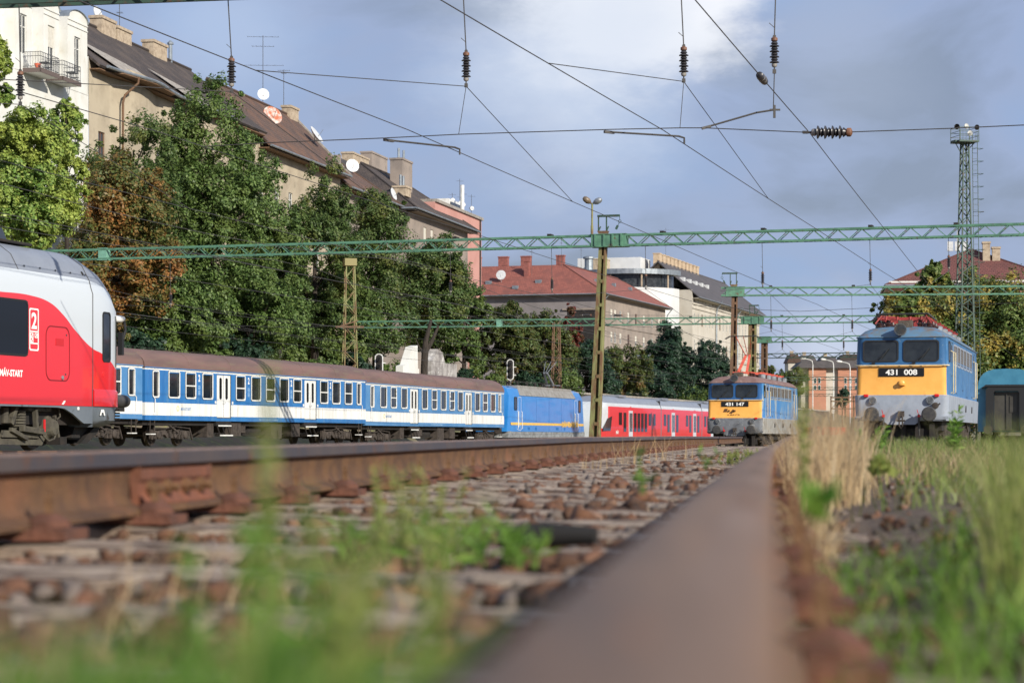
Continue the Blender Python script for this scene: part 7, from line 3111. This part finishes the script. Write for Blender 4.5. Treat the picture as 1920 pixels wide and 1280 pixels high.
def tree(label, px, top, bot, width, d, m, n=32000, size=.22, seed=1, name='tree', group='trees on the slope', lobes=26, rough=1.0, depth=None, trunk=True, lean=0.0, base_z=None, fol='crown'):
    r_ = random.Random(seed)
    P = at(px, (top + bot) / 2, d)
    rx, rz = width / 2 / FPX * d, (bot - top) / 2 / FPX * d
    ry = depth or min(rx, 5.0) * .9
    gz = (ground_z(d) + bank_z(P.x, d)) if base_z is None else base_z
    t = thing(name, (P.x, P.y, gz), rotz=0, label=label, cat='tree' if name.endswith('tree') else 'bush', group=group)
    cz_ = P.z - gz
    cs, rs, outs = [], [], []
    lob = []
    for i in range(lobes):
        while True:
            v = Vector((r_.uniform(-1, 1), r_.uniform(-1, 1), r_.uniform(-1, 1)))
            if .12 < v.length < 1:
                break
        v = v.normalized() * v.length ** .55
        taper = 1 - .25 * max(0, v.z)
        lr = r_.uniform(.26, .44) * min(rx, rz, ry * 1.3)
        c = Vector((v.x * (rx - lr * .8) * taper, v.y * (ry - lr * .6), cz_ + v.z * (rz - lr * .8)))
        lob.append((c, lr))
        for j in range(int(13 * rough)):
            w = Vector((r_.gauss(0, 1), r_.gauss(0, 1), r_.gauss(.35, 1))).normalized()
            cs.append(c + w * lr * r_.uniform(.55, 1.12))
            rs.append(lr * r_.uniform(.22, .46))
            outs.append(w)
    # loose sprays that break the outline
    for i in range(lobes):
        c, lr = lob[r_.randrange(len(lob))]
        w = Vector((r_.gauss(0, 1), r_.gauss(0, .6), r_.gauss(.5, 1))).normalized()
        cs.append(c + w * lr * r_.uniform(1.15, 1.5))
        rs.append(lr * r_.uniform(.10, .2))
        outs.append(w)
    co, qd = leaf_quads(np.array(cs), np.array(rs), int(n * 1.18), size * .86, seed=seed, out=np.array(outs))
    np_obj(fol, co, qd, m, parent=t)
    if trunk:
        q = MB()
        tr = max(.12, min(.32, rx * .07))
        h0 = cz_ - rz * .5
        q.tube([(lean * -.5, 0, -.3), (lean * -.2, 0, h0 * .5), (0, 0, h0), (0, 0, cz_ + rz * .45)], [tr * 1.25, tr, tr * .8, tr * .2], 9)
        for c, lr in lob[:14]:
            z0 = min(max(h0 * .7, c.z - (abs(c.x) + abs(c.y)) * .8), cz_ + rz * .3)
            mid = Vector((c.x * .45, c.y * .45, (z0 + c.z) / 2 + .1))
            q.tube([(0, 0, z0), mid, c], [tr * .45, tr * .28, tr * .08], 6)
        q.build('trunk', m_bark, t, smooth=True)
    return t


TL = 'trees on the slope'
tree('bright yellow green tree at the left edge in front of the white house', 60, 190, 520, 215, 106, G1_, 50000, .19, 3, lobes=44)
tree('young yellow green tree reaching before the beige house wall', 125, 165, 420, 95, 108, G1_, 12000, .17, 33, lobes=22)
tree('tall slender green tree at the far left edge', -8, 70, 440, 110, 104, G1_, 20000, .19, 34, lobes=20)
tree('orange brown autumn tree left of the dark tree', 220, 275, 650, 255, 126, G4_, 56000, .21, 5, lobes=44)
tree('loose green tree before the lower part of the beige house', 250, 200, 500, 200, 134, G3_, 40000, .21, 6, lobes=36)
tree('tallest dark green tree with a rounded top', 400, 148, 660, 270, 142, G2_, 80000, .22, 8, lobes=60)
tree('dark green tree filling in right of the tallest one', 500, 285, 700, 200, 148, G2_, 44000, .22, 9, lobes=36)
tree('olive green tree before the big brown roof', 590, 285, 700, 200, 162, G3_, 54000, .22, 10, lobes=42)
tree('mid green tree behind the lattice mast', 705, 352, 710, 200, 172, G3_, 52000, .23, 11, lobes=42)
tree('dark tree low behind the first coach', 310, 440, 720, 240, 130, G2_, 40000, .22, 12, lobes=36)
tree('dark tree low behind the second coach', 470, 480, 730, 230, 140, G2_, 38000, .22, 13, lobes=34)
tree('dark tree low behind the lattice mast', 620, 500, 735, 220, 166, G2_, 36000, .23, 14, lobes=34)
tree('wide green tree with a dark forked trunk above the white stair wall', 815, 430, 672, 195, 184, G3_, 48000, .24, 15, lobes=42)
tree('green tree right of the forked trunk', 870, 500, 725, 120, 190, G2_, 30000, .24, 16, lobes=28)
tree('green and orange tree before the left part of the red roof', 945, 555, 745, 140, 205, G5_, 32000, .26, 17, lobes=30)
tree('red leaved tree under the red roofed block', 1066, 566, 660, 64, 240, G8_, 9000, .28, 18, lobes=16)
tree('mixed green tree left of the mast', 1020, 575, 755, 140, 230, G5_, 32000, .28, 19, lobes=30)
tree('brownish dark tree just right of the mast', 1165, 640, 765, 130, 262, G5_, 26000, .3, 20, lobes=26)
tree('dark tree between the mast and the fir', 1100, 640, 775, 130, 244, G6_, 26000, .3, 27, lobes=26)
tree('dark pointed evergreen before the long cream block', 1255, 600, 775, 120, 285, G6_, 30000, .32, 21, lobes=28)
tree('dark evergreen left of the far locomotive', 1325, 640, 775, 130, 300, G6_, 28000, .33, 22, lobes=28)
tree('low dark bush tree under the villa', 1210, 690, 785, 120, 270, G6_, 18000, .3, 23, lobes=20)
tree('brownish tree in the gap right of the far locomotive', 1492, 690, 760, 60, 420, G5_, 9000, .45, 24, lobes=14, group='trees in the far gap')
tree('greenish tree in the gap above the far locomotive', 1450, 684, 740, 70, 440, G3_, 9000, .45, 28, lobes=14, group='trees in the far gap')
tree('small dark green tree before the orange building', 1585, 728, 770, 44, 350, G6_, 6000, .36, 25, lobes=12, group='trees in the far gap')
tree('big yellow blotched tree behind the near locomotive', 1850, 512, 830, 400, 150, G7_, 115000, .25, 26, lobes=90, group='trees at the right')
tree('leafy branch tree peeping out left of the pantograph', 1698, 532, 760, 150, 147, G7_, 40000, .25, 29, lobes=34, group='trees at the right', base_z=-1)
tree('yellow green tree top beside the maroon roof', 1752, 484, 640, 90, 153, G7_, 22000, .25, 31, lobes=24, group='trees at the right')
# dark bushes at the foot of the slope
for i, (px, top, w, d) in enumerate(((250, 600, 140, 126), (360, 610, 150, 132), (460, 630, 150, 138), (560, 645, 150, 150), (660, 660, 130, 160), (725, 672, 80, 168), (868, 690, 70, 178), (900, 670, 110, 192), (985, 690, 110, 205), (1060, 690, 110, 222), (1140, 705, 110, 245), (1290, 705, 120, 290), (1370, 715, 90, 330))):
    tree(('dark', 'low dark', 'shaded', 'dense shaded')[i % 4] + ' bush ' + ('behind the hidden coach', 'behind the first coach windows', 'left of the lattice mast', 'just before the lattice mast', 'right of the lattice mast', 'left of the white stair wall', 'right of the stained wall',
         'behind the signal', 'behind the blue locomotive', 'behind the raised pantograph', 'behind the portal mast', 'behind the far red train', 'left of the far locomotive roof')[i],
         px, top, top + 130, w, d, G2_ if i % 2 else G6_, 8000, .24, 60 + i, name='bush', group='dark bushes at the foot of the slope', lobes=14, trunk=False, fol='foliage')
q = MB()
P = at(794, 700, 154)
tk = thing('bare_tree', (P.x, P.y, 0), rotz=0, label='dark forked bare trunk between the white wall and the stained wall', cat='tree')
k = 154 / FPX
q.tube([(0, 0, 0), (.05, 0, (HY - 690) * k), (.1, 0, (HY - 660) * k), (.15, 0, (HY - 640) * k), (.5, .3, (HY - 600) * k)], [.30, .24, .24, .18, .1], 9)
q.tube([(.1, 0, (HY - 662) * k), (.55, .2, (HY - 640) * k), (1.0, .5, (HY - 610) * k)], [.18, .14, .08], 8)
q.tube([(.05, 0, (HY - 664) * k), (-.3, -.1, (HY - 650) * k), (-.5, -.2, (HY - 636) * k)], [.08, .06, .03], 6)
q.build('trunk', m_bark, tk, smooth=True)

# ------------------------------------------------------------------ grass and weeds
GG = leaf_mat('grass_green', [s(96, 138, 52), s(124, 162, 66), s(84, 124, 48), s(150, 172, 84)], None, trans=.4)
GY = leaf_mat('grass_yellow', [s(140, 152, 78), s(160, 166, 94), s(120, 140, 66), s(178, 168, 116)], None, trans=.4)
GV = leaf_mat('grass_verge', [s(112, 136, 64), s(136, 150, 80), s(96, 122, 56), s(164, 154, 106), s(88, 112, 52)], None, trans=.3)
GD = leaf_mat('grass_dry', [s(196, 172, 132), s(180, 152, 112), s(208, 188, 150), s(166, 138, 102)], None, trans=.3)


def blades(P, h, lean, width, segs=3, seed=0):
    g_ = np.random.default_rng(seed)
    n = len(P)
    az = g_.uniform(0, 2 * PI, n)
    side = np.stack([np.cos(az), np.sin(az), np.zeros(n)], 1)
    rows = []
    for k in range(segs + 1):
        t = k / segs
        c = P + np.stack([lean[:, 0] * h * t ** 1.8, lean[:, 1] * h * t ** 1.8, h * t * (1 - .12 * t)], 1)
        w = (width * (1 - t ** 1.6) + .0003)[:, None]
        rows += [c - side * w / 2, c + side * w / 2]
    V = np.stack(rows, 1).reshape(-1, 3)
    b = (np.arange(n) * 2 * (segs + 1))[:, None]
    F = np.concatenate([b + np.array([[2 * k, 2 * k + 1, 2 * k + 3, 2 * k + 2]]) for k in range(segs)], 0)
    return V, F


def grass_patch(name, label, pts, hmin, hmax, wmin, wmax, m, lean=.5, seed=0, kind='stuff', heads=None, segs=3, cat='grass'):
    g_ = np.random.default_rng(seed)
    P = np.array(pts)
    n = len(P)
    V, F = blades(P, g_.uniform(hmin, hmax, n), g_.normal(0, lean, (n, 2)), g_.uniform(wmin, wmax, n), segs, seed)
    o = np_obj(name, V, F, m)
    tag(o, label, cat, kind=kind)
    return o


def scatter(n, f):
    out = []
    while len(out) < n:
        p = f()
        if p is not None:
            out.append(p)
    return out


def on_verge(y, o_, dz=0):
    p = trk(y, -o_)
    return (p.x, p.y, verge_z(y, o_) + dz)


def clumpy(n, centres, spread):
    out = []
    for _ in range(n):
        cx, cy = centres[R.randrange(len(centres))]
        y, o_ = cx + R.gauss(0, spread[0]), cy + R.gauss(0, spread[1])
        if y > .5 and o_ > .07:
            out.append(on_verge(y, o_))
    return out


# green carpet on the verge, thicker away from the rail
def fverge():
    y = 4 + 24 * R.random() ** 1.3
    o_ = .15 + 5.2 * R.random()
    px = HX + FPX * trk(y, -o_).x / y
    if px > 2050 or R.random() > sm(.1, 1.0, o_) * .9 + .1:
        return None
    if 4 < y < 8 and o_ < .75 and R.random() < .75:
        return None
    return on_verge(y, o_)


grass_patch('grass', 'green grass covering the verge right of the rail', scatter(5200, fverge), .03, .11, .003, .007, GV, .55, 1)
cen = [(R.uniform(5, 22), R.uniform(.5, 4.5)) for _ in range(85)]
grass_patch('grass', 'taller green tufts standing in the verge grass before the locomotive', clumpy(5200, cen, (.2, .10)), .06, .19, .003, .006, GV, .45, 2)
cen = [(R.uniform(7, 20), R.uniform(.6, 4.2)) for _ in range(50)]
grass_patch('dry_grass', 'straw coloured stems mixed into the verge grass', clumpy(3600, cen, (.5, .3)), .06, .17, .0025, .004, GD, .35, 3)
cen = []
for _ in range(60):
    px, y = R.uniform(1610, 1990), R.uniform(14, 24)
    cen.append((y, ((px - HX) / FPX * y - x_right(y)) * .99))
grass_patch('grass', 'band of taller mixed grass hiding the wheels of the near locomotive', clumpy(3600, cen, (.5, .16)), .10, .20, .004, .008, GV, .35, 16)
# the tall dry stand where the rails vanish
cen = []
for _ in range(46):
    px, y = R.uniform(1500, 1606), R.uniform(7.0, 12.5)
    o_ = ((px - HX) / FPX * y - x_right(y)) * .99
    if o_ > .06:
        cen.append((y, o_))
grass_patch('dry_grass', 'dense stand of tall dry beige grass where the rails vanish', clumpy(2100, cen, (.22, .05)), .10, .42, .002, .004, GD, .2, 4, segs=4)
cen = []
for _ in range(16):
    px, y = R.uniform(1466, 1560), R.uniform(3.6, 6.2)
    o_ = ((px - HX) / FPX * y - x_right(y)) * .99
    if o_ > .08:
        cen.append((y, o_))
grass_patch('dry_grass', 'lower dry tuft beside the rail joint', clumpy(800, cen, (.14, .02)), .03, .12, .002, .004, GD, .45, 5)
# blurred plants close to the lens
def near(px0, px1, y0, y1, n, zf=None):
    out = []
    for _ in range(n):
        y = R.uniform(y0, y1)
        px = R.uniform(px0, px1)
        x = (px - HX) / FPX * y
        o_ = (x - x_right(y)) * .99
        z = verge_z(y, o_) if o_ > 0 else trk(y, -o_).z - .20
        out.append((x, y, z))
    return out


grass_patch('grass', 'soft green grass filling the lower left corner close to the lens', near(-160, 740, .66, 1.05, 3600), .11, .20, .003, .008, GG, .45, 6)
grass_patch('grass', 'green grass between the sleepers at lower left', near(-100, 640, 1.1, 2.0, 700), .04, .11, .003, .006, GG, .5, 7)
grass_patch('grass', 'soft green grass in the lower right corner close to the lens', near(1690, 2060, .75, 1.5, 520), .03, .09, .0025, .006, GG, .5, 8)
grass_patch('grass', 'tall blurred yellow green weeds along the right edge', near(1850, 2080, 2.6, 4.6, 520), .12, .27, .003, .006, GY, .25, 9, segs=4)
grass_patch('grass', 'mid height grass in front of the right edge', near(1760, 2060, 1.6, 4.5, 420), .03, .12, .003, .006, GG, .5, 10)
grass_patch('grass', 'sparse short grass on the brown earth beside the rail', near(1560, 1800, 1.4, 4.0, 380), .03, .08, .002, .005, GG, .6, 15)
grass_patch('dry_grass', 'blurred pale stalks at the lower left edge', near(-20, 120, .85, 1.1, 26), .16, .21, .004, .008, GD, .12, 11)
grass_patch('dry_grass', 'thin bent dry straws over the sleepers', near(180, 760, 1.6, 3.4, 60), .08, .20, .0018, .003, GD, .7, 12)
cen = [(1.25, .0)]


def weed(label, px, base_y, y, h, nst, spread, m, leaf=.02, nl=60, seed=0, name='weed', lean=.25, lw=.4):
    """leafy plant: stems with narrow leaves all the way up"""
    g_ = random.Random(seed)
    x = (px - HX) / FPX * y
    z = (HY - base_y) / FPX * y
    t = thing(name, (x, y, z), rotz=0, label=label, cat='plant', group='weeds growing between the rails')
    q = MB()
    V, F, base = [], [], 0
    for k in range(nst):
        hh = h if nst < 3 else h * g_.uniform(.6, 1)
        a = g_.uniform(0, 2 * PI)
        l = g_.uniform(0, lean)
        bx, by = g_.gauss(0, spread), g_.gauss(0, spread)
        pts = [Vector((bx + math.cos(a) * l * hh * f * f, by + math.sin(a) * l * hh * f * f, hh * f)) for f in (0, .35, .7, 1)]
        q.tube(pts, [.0022, .0018, .0013, .0006], 5)
        for j in range(nl):
            f = g_.uniform(.08, 1.0)
            i = min(2, int(f * 3))
            p = pts[i].lerp(pts[i + 1], f * 3 - i) if f < 1 else pts[3]
            d = Vector((g_.gauss(0, 1), g_.gauss(0, 1), g_.uniform(.1, 1.4))).normalized()
            sd = d.cross(Vector((g_.gauss(0, 1), g_.gauss(0, 1), g_.gauss(0, 1)))).normalized()
            L_ = leaf * g_.uniform(.5, 1.2) * (1.25 - .6 * f)
            V += [p, p + d * L_ * .45 + sd * L_ * lw * .5, p + d * L_, p + d * L_ * .45 - sd * L_ * lw * .5]
            F.append((base, base + 1, base + 2, base + 3))
            base += 4
    st_ = q.build('stem', m, t)
    if nst > 1:
        st_['kind'] = 'stuff'
    np_obj('leaves', np.array([tuple(v) for v in V]), np.array(F), m, parent=t)
    return t


weed('tall blurred yellow green stem rising before the coaches', 498, 1390, 1.38, .225, 1, .002, GY, .014, 160, 1, lean=.02, lw=.35)
weed('bushy blurred green weed at the foot of the tall stem', 470, 1330, 1.32, .13, 7, .018, GG, .018, 46, 2)
weed('yellow green weed clump standing between the sleepers', 765, 1062, 3.55, .175, 15, .030, GY, .022, 34, 3, lean=.3, lw=.25)
weed('spreading green weed right of the clump', 865, 1060, 3.5, .085, 20, .085, GG, .05, 9, 4, lean=.8, lw=.16)
weed('green weed at the left foot of the clump', 690, 1050, 3.6, .07, 14, .06, GG, .05, 8, 5, lean=.9, lw=.16)
weed('small green weed near the right rail', 960, 1065, 3.4, .06, 8, .03, GG, .045, 8, 6, lean=.9, lw=.16)
weed('small weed with whitish seed heads against the left rail', 1388, 872, 13.5, .10, 24, .07, GY, .02, 40, 7, lean=.5)
weed('single bright green broad leaf plant by the rail', 1528, 975, 2.3, .035, 3, .008, GG, .042, 4, 8, lean=.3, lw=.75)
weed('bright yellow green leafy seedling on the verge', 1645, 890, 6.6, .05, 6, .02, GY, .04, 14, 9, lean=.4, lw=.8)
weed('green blade plant leaning near the bend of the rail', 1212, 925, 4.1, .085, 2, .006, GG, .05, 4, 10, lean=.7, lw=.3)
weed('second green blade plant left of the dry stand', 1318, 880, 6.2, .05, 2, .006, GG, .045, 4, 11, lean=.9, lw=.3)
weed('tall blurred stalk in front of the far locomotive', 1505, 960, 4.3, .27, 2, .004, GY, .018, 110, 12, lean=.03, lw=.3)
weed('green thistle like weed before the near locomotive', 1790, 850, 11.5, .24, 4, .03, GG, .05, 50, 13, lean=.15, lw=.25)
weed('low green weed left of the near locomotive buffer', 1633, 845, 11, .13, 6, .04, GG, .045, 30, 14, lean=.5, lw=.25)
weed('blurred yellow flowering weed at the lower left', 620, 1330, .95, .085, 8, .02, GY, .014, 30, 15, lean=.5)
for i, (px, y, n, hh) in enumerate(((1178, 15.5, 22, .24), (1238, 17.5, 18, .26), (1290, 18.5, 10, .2), (1105, 13.5, 16, .1))):
    x = (px - HX) / FPX * y
    z = z_left(y) - .18
    pts = [(x + R.gauss(0, .05), y + R.gauss(0, .08), z) for _ in range(n)]
    V, F = blades(np.array(pts), np.array([hh * R.uniform(.6, 1.1) for _ in range(n)]), np.array([(R.gauss(.15, .35), R.gauss(0, .1)) for _ in range(n)]), np.array([.004] * n), 3, 40 + i)
    o = np_obj('dry_straws', V, F, GD)
    tag(o, ('bundle of dry straws leaning on the left rail', 'second bundle of dry straws farther along the left rail', 'thin dry straws before the far locomotive', 'short pale straws by the base plates')[i], 'dry grass', 'dry straws along the left rail')
q = MB()
p = at(985, 1015, 3.9)
q.tube([p + Vector((-.045, .02, .008)), p + Vector((.03, 0, .012)), p + Vector((.12, -.03, .012))], [.02, .024, .016], 10)
o = q.build('scrap_pipe', m_black, smooth=40)
tag(o, 'short dark scrap pipe lying across the ballast', 'pipe')
